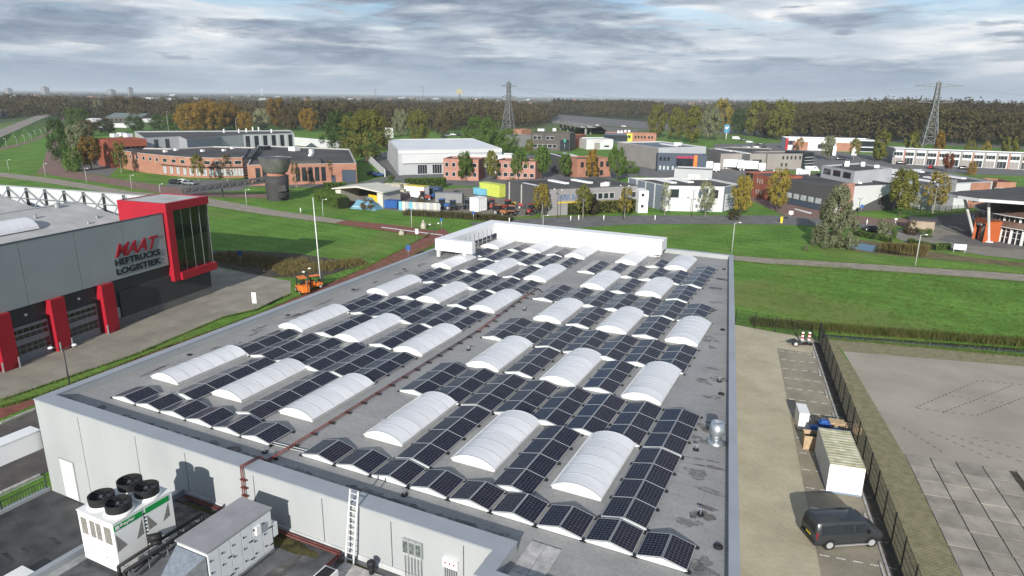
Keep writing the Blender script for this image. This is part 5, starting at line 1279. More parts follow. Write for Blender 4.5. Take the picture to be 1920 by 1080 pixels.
# --- shed, farmhouse and blue-grey barn at upper left
b, c = (-561.45, 375.45), (-525.17, 382.8)
t = bld('long_barn', 'long low barn with a grey-green roof below the brown wood', deep(b, c, 22), 3.6, DBRICK, R_D, .1)
barn = Vector(b); e_ = Vector(c); up_ = (e_-barn); nn_ = Vector((-up_.y, up_.x)).normalized()
ba, bb, bc, bd = deep(b, c, 22); mid0 = ((ba[0]+bd[0])/2, (ba[1]+bd[1])/2); mid1 = ((bb[0]+bc[0])/2, (bb[1]+bc[1])/2)
part('pitched_roof', MB().add([(*ba, 3.5), (*bb, 3.5), (*bc, 3.5), (*bd, 3.5), (*mid0, 7.2), (*mid1, 7.2)], [(0, 1, 5, 4), (2, 3, 4, 5), (0, 4, 3), (1, 2, 5)]), mat('barn_roof', (.13, .16, .155), .7, var=.1, scale=.2), t)
wins(t, b, c, 8, .6, 2.4, 1.8, GLASS, DARKM)
b, c = (-674.77, 350.3), (-708.79, 374.65)
t = bld('white_villa', 'white flat-roofed villa at the left picture edge beyond the dike', deep((-664.38, 331.59), c, 14), 7, WPAN, R_W)
wins(t, (-664.38, 331.59), c, [.2, .5, .8], 1.0, 3.5, 3.8, GLASS, DARKM, 3)
b, c = (-594.79, 460.69), (-511.74, 420.31)
t = bld('grey_shed_red_end', 'grey shed with a small red end left of the orange trees', deep(b, c, 14), 5.5, G_L, G_M)
panel(t, b, c, 0, .22, 0, 5.4, RED, 'red_wall', .1); wins(t, b, c, [.5, .7], 1.0, 3, 2.5, GLASS, FRM, 2)
for i, (x0, x1, y, z, m, l) in enumerate(((212,236,231,3.0,WPAN,'white shed roofs below the long barn'), (160,172,222,3.2,WPAN,'tiny white shed beside the green bush'), (263,275,222,3,WPAN,'white lean-to right of the long barn'), (286,298,221,3,WPAN,'pale shed among the dark trees'))):
    t = bld('small_shed', l, deep(((-457.58, 311.22), (-558.27, 355.14), (-529.27, 386.01), (-533.84, 401.59))[i], ((-443.39, 311.44), (-543.83, 351.37), (-514.94, 381.64), (-519.08, 396.85))[i], 8), z, m, R_W, .1)

# --- round building at the right edge
RB_ = thing('round_pavilion', 'round brown-roofed pavilion with a flying disc roof and orange entrance', 'building', (77, 141, 0))
BROWNT = mat('brown_roof_tiles', (.125, .075, .058), .8, scale=1.2, col2=(.19, .12, .095), detail=7)
DISC = mat('disc_roof_felt', (.052, .05, .049), .8, scale=.3, col2=(.09, .086, .084), detail=8)
cc = (77, 141, 0)
part('drum', MB().lathe([(12.6, 0), (12.6, 3.2)], cc, 48), GLASS, RB_)
part('tile_band', MB().lathe([(13.4, 3.2), (13.4, 3.32), (12.9, 4.25), (12.6, 4.25), (12.6, 3.2)], cc, 48), BROWNT, RB_)
part('upper_drum', MB().lathe([(12.4, 4.25), (12.4, 5.3)], cc, 48), GLASS, RB_)
part('rim', MB().lathe([(12.9, 5.3), (13.7, 5.3), (13.7, 5.46), (12.9, 5.46)], cc, 48), WPAN, RB_)
part('rim', MB().lathe([(12.9, 3.05), (13.55, 3.05), (13.55, 3.19), (12.9, 3.19)], cc, 48), WPAN, RB_)
part('tile_roof', MB().lathe([(13.5, 5.47), (9.6, 6.9), (9.0, 6.9)], cc, 48), BROWNT, RB_)
part('clerestory', MB().lathe([(9.2, 6.8), (9.2, 8.5)], cc, 48), GLASS, RB_)
for k in range(40):
    th = R(150+k*4.6); c_, s_ = math.cos(th), math.sin(th)
    if th < R(330):
        part('column', MB().beam((77+12.75*c_, 141+12.75*s_, 0), (77+12.75*c_, 141+12.75*s_, 3.04), .45 if k % 2 else .16), FRM, RB_)
        part('column', MB().beam((77+12.5*c_, 141+12.5*s_, 4.25), (77+12.5*c_, 141+12.5*s_, 5.3), .4 if k % 3 == 0 else .12), FRM, RB_)
for z in (1.1, 2.2): part('transom', MB().lathe([(12.62, z), (12.7, z), (12.7, z+.1), (12.62, z+.1)], cc, 48), FRM, RB_)
dp = [(57.2, 132.6), (58.5, 129.0), (61.5, 126.3), (68.3, 126.0), (78, 127.5), (89, 134), (94, 143), (89, 153), (80, 156.5), (72, 151.8), (64.9, 142.5), (60, 137.4)]
part('disc_roof', MB().prism(dp, 8.5, 8.98), DISC, RB_)
part('disc_fascia', MB().prism(inset(dp, -.12), 8.35, 8.92, caps=False), WPAN, RB_)
part('roof_glazing', MB().lathe([(8.5, 9.0), (6.0, 10.0), (.5, 10.4)], (82, 147, 0), 24), mat('sand_roof', (.30, .27, .20), .8), RB_)
part('slanted_column', MB().tube((63.3, 134.6, 0), (59.8, 131.6, 8.4), .26, n=10), FRM, RB_); part('slanted_column', MB().tube((65.2, 131.2, 0), (63.5, 129.5, 8.4), .26, n=10), FRM, RB_)
part('column_foot', MB().box(62.7, 63.9, 134.0, 135.2, .06, .3), WPAN, RB_); part('column_foot', MB().box(64.6, 65.8, 130.6, 131.8, .06, .3), WPAN, RB_)
OP = mat('orange_render', (.44, .105, .03), .6, var=.06, scale=.5)
eA, eB = Vector((63.01, 133.74)), Vector((64.04, 130.25)); eC = Vector((66.98, 132.46))
part('portal_wall', MB().prism([tuple(eB), tuple(eC), (eC.x+.3, eC.y+3), (eB.x+.25, eB.y+1.2)], 0, 4.0), OP, RB_)
part('portal_wall', MB().obox(tuple(eA), (eA.x+.3, eA.y+2.6), .5, 0, 3.9), OP, RB_)
part('portal_head', MB().prism([(eA.x-.2, eA.y), (eB.x, eB.y), (eB.x+.3, eB.y+2.4), (eA.x+.2, eA.y+2.6)], 3.55, 4.05), OP, RB_)
part('entrance', MB().prism([(eA.x+.3, eA.y+.6), (eB.x, eB.y+.7), (eB.x+.1, eB.y+.9), (eA.x+.4, eA.y+.9)], 0, 3.5), GLASS, RB_)
ed = (eB-eA).normalized(); en = Vector((ed.y, -ed.x)); q = eA+ed*.35+en*.06
letters('lettering', 'CENTRUM', WHITE, RB_, (q.x, q.y, 3.05), (ed.x, ed.y, 0), 1, width=1.9, height=.42, depth=.05, bold=.01)

# ================================================================== trees, hedges, woods
def leafmat(name, c0, c1, trans=.25, rnd=.12):
    return mat(name, c0, .8, scale=.9, col2=c1, spec=.2, trans=trans, rnd=rnd, detail=3, lo=.3, hi=.7)
L_GREEN = leafmat('leaves_green', (0.062, 0.116, 0.022), (0.132, 0.194, 0.043))
L_DGREEN = leafmat('leaves_dark_green', (0.033, 0.068, 0.018), (0.083, 0.128, 0.033))
L_OLIVE = leafmat('leaves_olive', (0.115, 0.128, 0.027), (0.209, 0.203, 0.047))
L_YEL = leafmat('leaves_yellow', (0.213, 0.175, 0.031), (0.338, 0.263, 0.056))
L_GOLD = leafmat('leaves_gold', (0.195, 0.124, 0.019), (0.338, 0.208, 0.039))
L_ORANGE = leafmat('leaves_orange', (.155, .095, .020), (.250, .160, .038))
L_WILLOW = leafmat('leaves_willow', (0.135, 0.155, 0.074), (0.270, 0.277, 0.162))
L_PALE = leafmat('leaves_pale', (0.192, 0.204, 0.108), (0.324, 0.324, 0.192))
L_RED = leafmat('leaves_red', (.14, .035, .018), (.22, .07, .03))
L_BROWN = leafmat('leaves_brown', (0.081, 0.062, 0.027), (0.150, 0.112, 0.048), .2)
L_DBROWN = leafmat('twigs_dark', (.038, .032, .018), (.072, .058, .030), .1)
L_FOREST = leafmat('forest_leaves', (.045, .040, .018), (.105, .085, .035), .15)
BARK = mat('bark', (.085, .07, .05), .95, scale=3, var=.3)
BARKP = mat('pale_bark', (.26, .24, .19), .9, scale=3, var=.25)
def leaf_pts(rng, n, shape, clumps, spread):
    """leaf positions in a unit crown: x,y in -1..1, z in 0..1, gathered in clumps"""
    def env(z):
        if shape == 'oval': return np.sqrt(np.maximum(0, 1-((z-.45)/.56)**2))
        if shape == 'round': return np.sqrt(np.maximum(0, 1-((z-.48)/.53)**2))
        if shape == 'cone': return np.clip((1-z)*1.25, 0, 1)*np.clip(z*6+.3, 0, 1)
        if shape == 'column': return np.clip((1-z)*3.2, 0, 1)**.6*np.clip(z*5+.4, 0, 1)
        if shape == 'willow': return (np.clip((1.02-z)*1.15, 0, 1))**.55*np.clip(z*4+.75, 0, 1)
        return np.ones_like(z)
    cz = rng.uniform(.04, .96, clumps); ca = rng.uniform(0, 2*np.pi, clumps); cr = np.sqrt(rng.uniform(.18, 1, clumps))*.86*env(cz)
    C = np.stack([cr*np.cos(ca), cr*np.sin(ca), cz], 1); rad = rng.uniform(.6, 1.25, clumps)*spread
    k = rng.integers(0, clumps, n); d = rng.normal(size=(n, 3)); d /= np.linalg.norm(d, axis=1)[:, None]
    d *= (rng.uniform(.25, 1, n)**.5)[:, None]*rad[k][:, None]; d[:, 2] *= .8
    p = C[k]+d
    nrm = d/np.maximum(1e-6, np.linalg.norm(d, axis=1)[:, None])+np.stack([C[k][:, 0], C[k][:, 1], C[k][:, 2]*.4], 1)*.6+rng.normal(size=(n, 3))*.45
    return p, nrm/np.linalg.norm(nrm, axis=1)[:, None]
def quads(rng, p, nrm, size, elong=1.5):
    n = len(p); a = np.cross(nrm, rng.normal(size=(n, 3))); a /= np.maximum(1e-6, np.linalg.norm(a, axis=1)[:, None]); b = np.cross(nrm, a)
    s = (size*rng.uniform(.6, 1.35, n))[:, None]
    a = a*s*elong; b = b*s*.7
    return np.stack([p-a, p-b, p+a, p+b], 1).reshape(-1, 3)
def np_mesh(name, V, mats, quad=True, mi=None):
    me = bpy.data.meshes.new(name); n = len(V)//4
    me.vertices.add(len(V)); me.vertices.foreach_set('co', np.ascontiguousarray(V, dtype=np.float32).ravel())
    me.loops.add(len(V)); me.loops.foreach_set('vertex_index', np.arange(len(V), dtype=np.int32))
    me.polygons.add(n); me.polygons.foreach_set('loop_start', np.arange(0, len(V), 4, dtype=np.int32))
    for m in mats: me.materials.append(m)
    if mi is not None: me.polygons.foreach_set('material_index', mi.astype(np.int32))
    me.update()
    return me
TREES = {}
# kind: shape, leaves, clumps, clump spread, leaf size (of crown height), crown base, crown half width (of height), trunk radius
KIND = {'street': ('oval', 4600, 60, .20, .0165, .20, .34, .016), 'round': ('round', 9500, 95, .17, .0125, .08, .54, .020), 'young': ('oval', 1700, 40, .20, .018, .26, .32, .013),
        'poplar': ('oval', 5200, 70, .18, .0155, .10, .32, .013), 'willow': ('willow', 15000, 170, .13, .0115, .02, .44, .03), 'bush': ('round', 1500, 30, .30, .035, .0, .62, .02),
        'column': ('column', 1600, 40, .20, .022, .10, .16, .014), 'sparse': ('oval', 420, 22, .24, .024, .22, .28, .014)}
def tree_meshes(kind, var):
    k = (kind, var)
    if k in TREES: return TREES[k]
    shape, n, cl, sp, ls, cb_, hw, tr = KIND[kind]; rng = np.random.default_rng(hash(kind) % 1 + var*13+len(kind)*101)
    p, nm = leaf_pts(rng, n, shape, cl, sp)
    p = p*np.array([hw, hw, 1-cb_])+np.array([0, 0, cb_])
    V = quads(rng, p, nm, ls)
    crown = np_mesh('crown', V, [])
    mb = MB(); top_ = .62
    mb.tube((0, 0, 0), (.006, .004, cb_+.1), tr*1.15, tr*.8, 7); mb.tube((.006, .004, cb_+.1), (0, .01, top_+cb_*.2), tr*.8, tr*.3, 6)
    for q in range(7):
        a = q*2.4+var; z = cb_+.05+(1-cb_)*.07*q; r = hw*.72
        mb.tube((.004, .004, z), (r*math.cos(a), r*math.sin(a), z+.16), tr*.45, tr*.12, 5)
    trunk = mb.mesh('trunk', [])
    TREES[k] = (crown, trunk); return TREES[k]
TC = {}
random.seed(11)
NV = 3
def tree(kind, x, y, h, leaf, label, group=None, wide=1.0, name='tree', bark=None, var=None, cat='tree'):
    v_ = random.randrange(NV) if var is None else var
    crown, trunk = tree_meshes(kind, v_)
    bark = bark or BARK
    t = thing(name, label, cat, (x, y, 0), random.uniform(0, 6.28), group)
    for nm, me, m in (('trunk', trunk, bark), ('crown', crown, leaf)):
        k = (nm, kind, v_, m.name)
        if k not in TC:
            c = me.copy(); c.materials.clear(); c.materials.append(m); TC[k] = c
        link(nm, TC[k], t, (0, 0, 0), 0, (h*wide, h*wide, h))
    return t
# near street trees
for (x, y), h, k, l, w, lab in (
    ((-22.01, 113.24), 7.6, 'young', L_YEL, 1.0, 'thin yellowing street tree at the left corner of the grey contractor hall'),
    ((-13.4, 116.58), 7.4, 'young', L_OLIVE, 1.0, 'olive street tree in front of the yellow-striped lettering'),
    ((-5.57, 122.65), 6.6, 'young', L_YEL, 1.05, 'yellow-green street tree before the right windows of the contractor hall'),
    ((1.8, 130.15), 7.6, 'sparse', L_PALE, .7, 'slim pale tree at the left edge of the white-fronted hall'),
    ((10.46, 133.46), 7.8, 'young', L_PALE, .95, 'pale yellow street tree in the middle of the white hall front'),
    ((17.73, 137.63), 9.2, 'street', L_YEL, .85, 'full yellow street tree at the right corner of the white hall'),
    ((24.53, 150.23), 10.2, 'street', L_YEL, .90, 'yellow street tree before the brown brick office'),
    ((51.35, 158.6), 10.5, 'street', L_OLIVE, 1.15, 'broad olive tree before the white gable'),
    ((58.7, 164.56), 9.8, 'young', L_YEL, 1.15, 'thin yellow tree before the ribbed grey hall'),
    ((-69.86, 162.17), 9.2, 'street', L_GREEN, .95, 'leftmost dense green tree of the street row'),
    ((-64.06, 169.02), 9.0, 'street', L_OLIVE, .95, 'second green tree of the street row, before pink brick'),
    ((-56.51, 173.67), 9.4, 'street', L_GREEN, 1.05, 'third green tree of the street row'),
    ((-51.42, 180.21), 10.4, 'street', L_GREEN, 1.0, 'tallest dark green tree of the street row'),
    ((-46.27, 188.69), 8.0, 'street', L_GREEN, .95, 'small bright green tree beside the grey back hall'),
    ((-36.77, 189.24), 9.6, 'column', L_GOLD, 1.4, 'golden upright tree before the arched brick office'),
    ((-27.89, 187.91), 10.8, 'street', L_GREEN, .95, 'rightmost dark green tree of the street row'),
    ((-92.29, 260.62), 7.0, 'street', L_OLIVE, 1.0, 'small yellow-green tree below the dark brick office'),
    ((-177.88, 121.35), 9.8, 'young', L_OLIVE, 1.0, 'leafy young tree at the left end of the curved office'),
    ((-139.32, 119.57), 8.0, 'young', L_OLIVE, 1.0, 'young tree before the lower windows of the curved office'),
    ((-131.02, 123.1), 8.2, 'sparse', L_BROWN, 1.0, 'nearly bare young tree left of the glazed stair'),
    ((-103.95, 123.54), 7.2, 'sparse', L_BROWN, .8, 'nearly bare tree right of the leaning tower'),
    ((-102.39, 136), 7.0, 'sparse', L_BROWN, .9, 'bare twiggy tree before the workshop door'),
    ((-196.5, 123.37), 11.0, 'street', L_ORANGE, 1.1, 'orange autumn tree left of the red portal office'),
    ((-208.63, 128.56), 15.0, 'street', L_WILLOW, 1.1, 'tall greyish tree behind the orange autumn tree'),
    ((-229.97, 133.85), 15.5, 'round', L_DGREEN, .62, 'dark green rounded tree beside the brown lane'),
    ((-194.85, 116.4), 8.0, 'bush', L_GREEN, .6, 'low green shrub mass beside the brown lane'),
    ((30.93, 316.65), 10.5, 'street', L_WILLOW, 1.0, 'grey-green tree before the white showroom'),
    ((41.87, 323.87), 9.5, 'young', L_OLIVE, 1.0, 'thin olive tree before the showroom brick panel'),
    ((52.72, 324.8), 14.0, 'column', L_OLIVE, 1.6, 'tall olive tree between showroom and unit row'),
    ((16.2, 365.01), 7.0, 'young', L_GOLD, 1.0, 'small golden tree at the left end of the showroom'),
    ((64.83, 329.7), 13.0, 'column', L_OLIVE, 1.7, 'tall olive tree at the left end of the unit row'),
    ((76.38, 340.35), 12.5, 'column', L_GOLD, 1.5, 'golden tree right of the far pylon foot'),
    ((88.59, 342.24), 9.5, 'street', L_OLIVE, .9, 'olive tree before the middle of the unit row'),
    ((94.36, 340.07), 9.0, 'young', L_YEL, 1.0, 'yellowish thin tree before the unit row'),
    ((103.86, 346.26), 11.5, 'street', L_OLIVE, 1.0, 'olive tree near the right end of the unit row'),
    ((74.47, 286.34), 7.0, 'street', L_RED, 1.0, 'small red autumn tree in the business park'),
    ((81.24, 277.67), 4.5, 'bush', L_GOLD, .7, 'little golden shrub tree right of the red tree')):
    tree(k, x, y, h, l, lab, 'trees in the business park', w, bark=BARKP if k in ('young', 'sparse') else BARK)
tree('willow', *(37.95, 111.93), 11.2, L_WILLOW, 'large silvery willow standing by the pond', None, 1.0, 'willow_tree')
# large trees
for (x, y), h, k, l, w, lab in (
    ((-172.01, 227.65), 18.0, 'round', L_DGREEN, 1.3, 'big dark green tree left of the golden-olive crown'),
    ((-137.43, 199.84), 19.5, 'round', L_OLIVE, 1.12, 'big golden-olive tree beside the white-roofed warehouse'),
    ((-180.16, 302.51), 17.5, 'round', L_OLIVE, .80, 'tall olive-brown tree behind the white-roofed warehouse'),
    ((-226.19, 351.34), 16.5, 'round', L_WILLOW, .8, 'greyish tree behind the small white block'),
    ((-123.05, 272.9), 16.0, 'round', L_GREEN, 1.5, 'wide green dome of trees left of the near pylon'),
    ((-107.48, 268.14), 11.0, 'round', L_GREEN, 1.2, 'green tree crown at the foot of the near pylon'),
    ((-361.04, 300.6), 18.5, 'round', L_GOLD, 1.15, 'golden tree at the left of the autumn group'), ((-370.83, 319.82), 20.5, 'round', L_ORANGE, 1.05, 'tall orange tree in the autumn group'),
    ((-354.53, 314.76), 19.0, 'round', L_GOLD, 1.1, 'yellow-orange tree in the middle of the autumn group'), ((-369.15, 341), 19.0, 'round', L_ORANGE, 1.05, 'deep orange tree at the right of the autumn group'),
    ((-345, 331.78), 12.5, 'round', L_GOLD, 1.1, 'lower golden tree right of the autumn group'), ((-352.48, 355.07), 14.5, 'round', L_PALE, .9, 'silver-leaved tree beyond the grey metal hall'),
    ((-374.49, 392.57), 22.0, 'round', L_ORANGE, 1.0, 'large rust-orange tree before the brown wood'), ((-331.78, 362.24), 16.5, 'round', L_BROWN, 1.1, 'brown tree behind the grey metal hall'),
    ((-348.39, 391.43), 17.5, 'round', L_BROWN, 1.2, 'broad brown tree between the ochre and rust-orange trees'), ((-337, 425.55), 18.0, 'round', L_BROWN, 1.2, 'dark brown tree behind the big dark green one'), ((-276.61, 398.16), 17.0, 'round', L_BROWN, 1.1, 'brown tree behind the golden-olive tree'), ((-214.48, 384.37), 12.0, 'round', L_BROWN, 1.2, 'brown tree left of the pylon car park'),
    ((-311.49, 359.44), 15.5, 'round', L_GOLD, 1.0, 'ochre tree at the right end of the grey metal hall'), ((-334.62, 403.34), 19.0, 'round', L_BROWN, 1.1, 'dark brown bare-topped tree left of the big dark green tree'),
    ((-626.47, 412.53), 17.0, 'street', L_PALE, 1.0, 'pale silver tree beside the long barn'), ((-614.11, 425.68), 21.0, 'round', L_BROWN, 1.1, 'large brown tree behind the long barn'), ((-602.83, 437.69), 20.0, 'round', L_BROWN, 1.2, 'second large brown tree behind the long barn'),
    ((-465.84, 289.86), 14.0, 'round', L_GREEN, 1.3, 'green bush-like tree at the head of the brown lane'), ((-405.48, 310.33), 10.0, 'round', L_DGREEN, 1.4, 'dark green tree left of the autumn group'),
    ((-386.82, 306.52), 11.0, 'round', L_GREEN, 1.3, 'green tree between the grey shed and the autumn group'), ((-399.17, 287.06), 10.0, 'round', L_DGREEN, 1.3, 'dark shrubs above the red portal office'),
    ((-829.43, 458.76), 12.0, 'round', L_OLIVE, 1.0, 'small yellow-green tree near the white villa'),
    ((-373.13, 236.77), 9.0, 'round', L_BROWN, 1.5, 'brown scrub between the lane and the barn yard'), ((-390.9, 259.83), 9.0, 'round', L_DBROWN, 1.5, 'dark scrub above the portal office'),
    ((-79.16, 442.38), 22.0, 'poplar', L_OLIVE, 1.05, 'leftmost tall poplar behind the taupe hall'), ((-62.73, 426.22), 21.0, 'poplar', L_OLIVE, .95, 'second poplar from the left behind the taupe hall'),
    ((-46.45, 400.32), 21.0, 'poplar', L_OLIVE, 1.1, 'third poplar from the left behind the taupe hall'), ((-43.47, 440.69), 21.5, 'poplar', L_WILLOW, 1.15, 'fourth poplar, greyer than its neighbours'),
    ((-53.85, 550.71), 26.0, 'poplar', L_YEL, 1.1, 'tallest yellow-tinged poplar beside the blue roadside sign'), ((-36.65, 525.49), 19.0, 'round', L_DGREEN, .8, 'dark tree behind the blue roadside sign'),
    ((-23.12, 509.67), 24.0, 'poplar', L_OLIVE, 1.2, 'poplar right of the blue roadside sign'), ((-3.12, 471.02), 26.0, 'poplar', L_OLIVE, 1.2, 'broad poplar at the left end of the white showroom'),
    ((-13.21, 492.96), 17.0, 'round', L_BROWN, .9, 'brownish tree between two poplars right of the sign')):
    tree(k, x, y, h, l, lab, 'larger trees before the woods', w)
# shrubs and hedges
for (x, y), h, k, l, w, lab in (
    ((46.63, 124.6), 3.6, 'bush', L_WILLOW, .9, 'grey-green shrub right of the large willow'), ((47.93, 126.51), 2.2, 'bush', L_GREEN, 1.2, 'green shrub left of the small brick hut'),
    ((51.85, 132.4), 2.6, 'bush', L_DBROWN, 1.0, 'dark shrub against the small brick hut'), ((54.52, 131.41), 1.6, 'bush', L_GREEN, 1.8, 'low green shrubs right of the brick hut'),
    ((16.94, 132.34), 2.0, 'bush', L_DBROWN, 1.4, 'dark shrub under the yellow tree by the white hall'), ((-21.14, 120.35), 4.2, 'bush', L_DBROWN, .8, 'dark bare shrub before the contractor hall'),
    ((-13.84, 122.85), 4.4, 'bush', L_DBROWN, .8, 'dark shrub in the clipped tree row'), ((-31.11, 213.48), 4.0, 'bush', L_GREEN, 1.6, 'green shrub mass beside the taupe hall'),
    ((-48.71, 208.61), 4.0, 'bush', L_DGREEN, 1.2, 'round dark bush before the arched brick office'), ((-80.54, 137.67), 3.4, 'bush', L_GREEN, 1.3, 'green bush behind the yard shelter'),
    ((-65.45, 186.05), 4.5, 'bush', L_RED, 1.0, 'reddish bush before the pink brick office'), ((-45.24, 145.66), 4.0, 'bush', L_ORANGE, .9, 'orange bush at the lime container'),
    ((-61.92, 102.05), 2.6, 'bush', L_BROWN, 1.1, 'brown bush at the edge of the contractor yard'), ((-51.94, 109.63), 2.4, 'bush', L_BROWN, 1.2, 'rusty shrub before the fenced sheets'),
    ((33.51, 105.35), .9, 'bush', L_WILLOW, 1.2, 'tuft of grey grass left of the willow foot')):
    tree(k, x, y, h, l, lab, 'shrubs', w, 'shrub', cat='shrub')
def hedge(a, b, w, h, m, label, n=None):
    a = Vector(a); b = Vector(b); L = (b-a).length; n = n or int(L*w*h*26)+300
    rng = np.random.default_rng(int(L*100)); d = (b-a)/L; nn = Vector((-d.y, d.x))
    u = rng.uniform(0, L, n); v = rng.uniform(-w/2, w/2, n); z = rng.uniform(.05, h, n)
    side = rng.integers(0, 3, n); v = np.where(side == 0, -w/2+rng.normal(0, .05, n), v); z = np.where(side == 1, h+rng.normal(0, .06, n), z)
    p = np.stack([a.x+d.x*u+nn.x*v, a.y+d.y*u+nn.y*v, z], 1); nm = rng.normal(size=(n, 3)); nm /= np.linalg.norm(nm, axis=1)[:, None]
    t = thing('hedge', label, 'hedge', ((a.x+b.x)/2, (a.y+b.y)/2, 0))
    V = quads(rng, p-np.array([(a.x+b.x)/2, (a.y+b.y)/2, 0]), nm, .10 if h < 1.5 else .16)
    link('foliage', np_mesh('foliage', V, [m]), t)
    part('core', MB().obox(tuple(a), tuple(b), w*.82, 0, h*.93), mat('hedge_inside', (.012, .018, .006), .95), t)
hedge((-82.75, 109.46), (-68.25, 101.08), 3.0, 2.6, L_GREEN, 'clipped green hedge left of the yard shelter')
hedge((-92.81, 122.29), (-88.07, 126.42), 2.0, 2.2, L_GREEN, 'clipped green hedge behind the yard shelter')
hedge((-77.22, 139.68), (-68.31, 147.88), 2.2, 2.6, L_GREEN, 'long clipped hedge behind the yard machines')
hedge((-18.74, 120.03), (-6.03, 132.57), 1.4, 2.8, L_OLIVE, 'row of clipped box-headed trees before the contractor hall')
hedge((41.4, 126.54), (44.82, 123.58), 1.2, 1.0, L_GREEN, 'low clipped hedge right of the willow')
hedge((45.68, 124.06), (47.7, 121.16), 1.0, .9, L_GREEN, 'low clipped hedge along the pond forecourt')
hedge((51.02, 122.45), (54.57, 118.51), 1.0, .9, L_GREEN, 'low clipped hedge above the reeds')
hedge((54.7, 118.07), (57.41, 120.61), 1.0, 1.0, L_GREEN, 'short clipped hedge beside the white board')
# ---------------- reeds and rough grass (nobody could count them)
def blades(name, pts, h, w, m, label, lean=.25, seed=3):
    rng = np.random.default_rng(seed); n = len(pts); hh = h*rng.uniform(.55, 1.2, n); a = rng.uniform(0, 6.28, n); ww = w*rng.uniform(.6, 1.3, n)
    dx, dy = np.cos(a), np.sin(a); l = rng.normal(0, lean, (n, 2))*hh[:, None]
    z0 = np.zeros(n)
    b0 = np.stack([pts[:, 0]-dx*ww, pts[:, 1]-dy*ww, z0], 1); b1 = np.stack([pts[:, 0]+dx*ww, pts[:, 1]+dy*ww, z0], 1)
    t0 = np.stack([pts[:, 0]+l[:, 0]+dx*ww*.25, pts[:, 1]+l[:, 1]+dy*ww*.25, hh], 1); t1 = np.stack([pts[:, 0]+l[:, 0]-dx*ww*.25, pts[:, 1]+l[:, 1]-dy*ww*.25, hh], 1)
    V = np.stack([b0, b1, t0, t1], 1).reshape(-1, 3)
    o = link(name, np_mesh(name, V, [m])); return tag(o, label, None, None, 'stuff')
def belt(a, b, w, n, seed):
    rng = np.random.default_rng(seed); a, b = np.array(a), np.array(b); d = (b-a)/np.linalg.norm(b-a); nn = np.array([-d[1], d[0]])
    t = rng.uniform(0, 1, n); v = np.clip(rng.normal(0, w/3, n), -w, w)
    return a+(b-a)*t[:, None]+nn*v[:, None]
REED = leafmat('reed_straw', (.12, .10, .035), (.25, .20, .08), .3, 0); REEDG = leafmat('reed_green', (.07, .09, .02), (.15, .15, .045), .3, 0)
blades('ditch_reeds', np.concatenate([belt((30, 57.5), (60, 64.6), 1.5, 9000, 1), belt((60, 64.6), (112, 77.5), 1.5, 9000, 2)]), .75, .035, REEDG, 'rough reeds along the ditch beyond the parking')
blades('pond_reeds', np.concatenate([belt((46.31, 115.5), (52.59, 111.02), 1.6, 3000, 3)]), 1.7, .05, REED, 'straw-coloured reeds in the pond')
blades('field_reeds', np.concatenate([belt((-54.65, 51.17), (-37.78, 52.92), 5.0, 5000, 4), belt((-37.8, 48.37), (-30.75, 60), 3.6, 3500, 5)]), .65, .04, REED, 'tall straw reeds in the ditch beside the red corner box')
blades('yard_weeds', np.concatenate([belt((-50.96, 101.5), (-25.84, 105.65), 2.0, 5000, 6)]), 1.2, .06, leafmat('weeds', (.05, .055, .02), (.12, .10, .05), .2, 0), 'dark weeds along the front of the contractor yard')
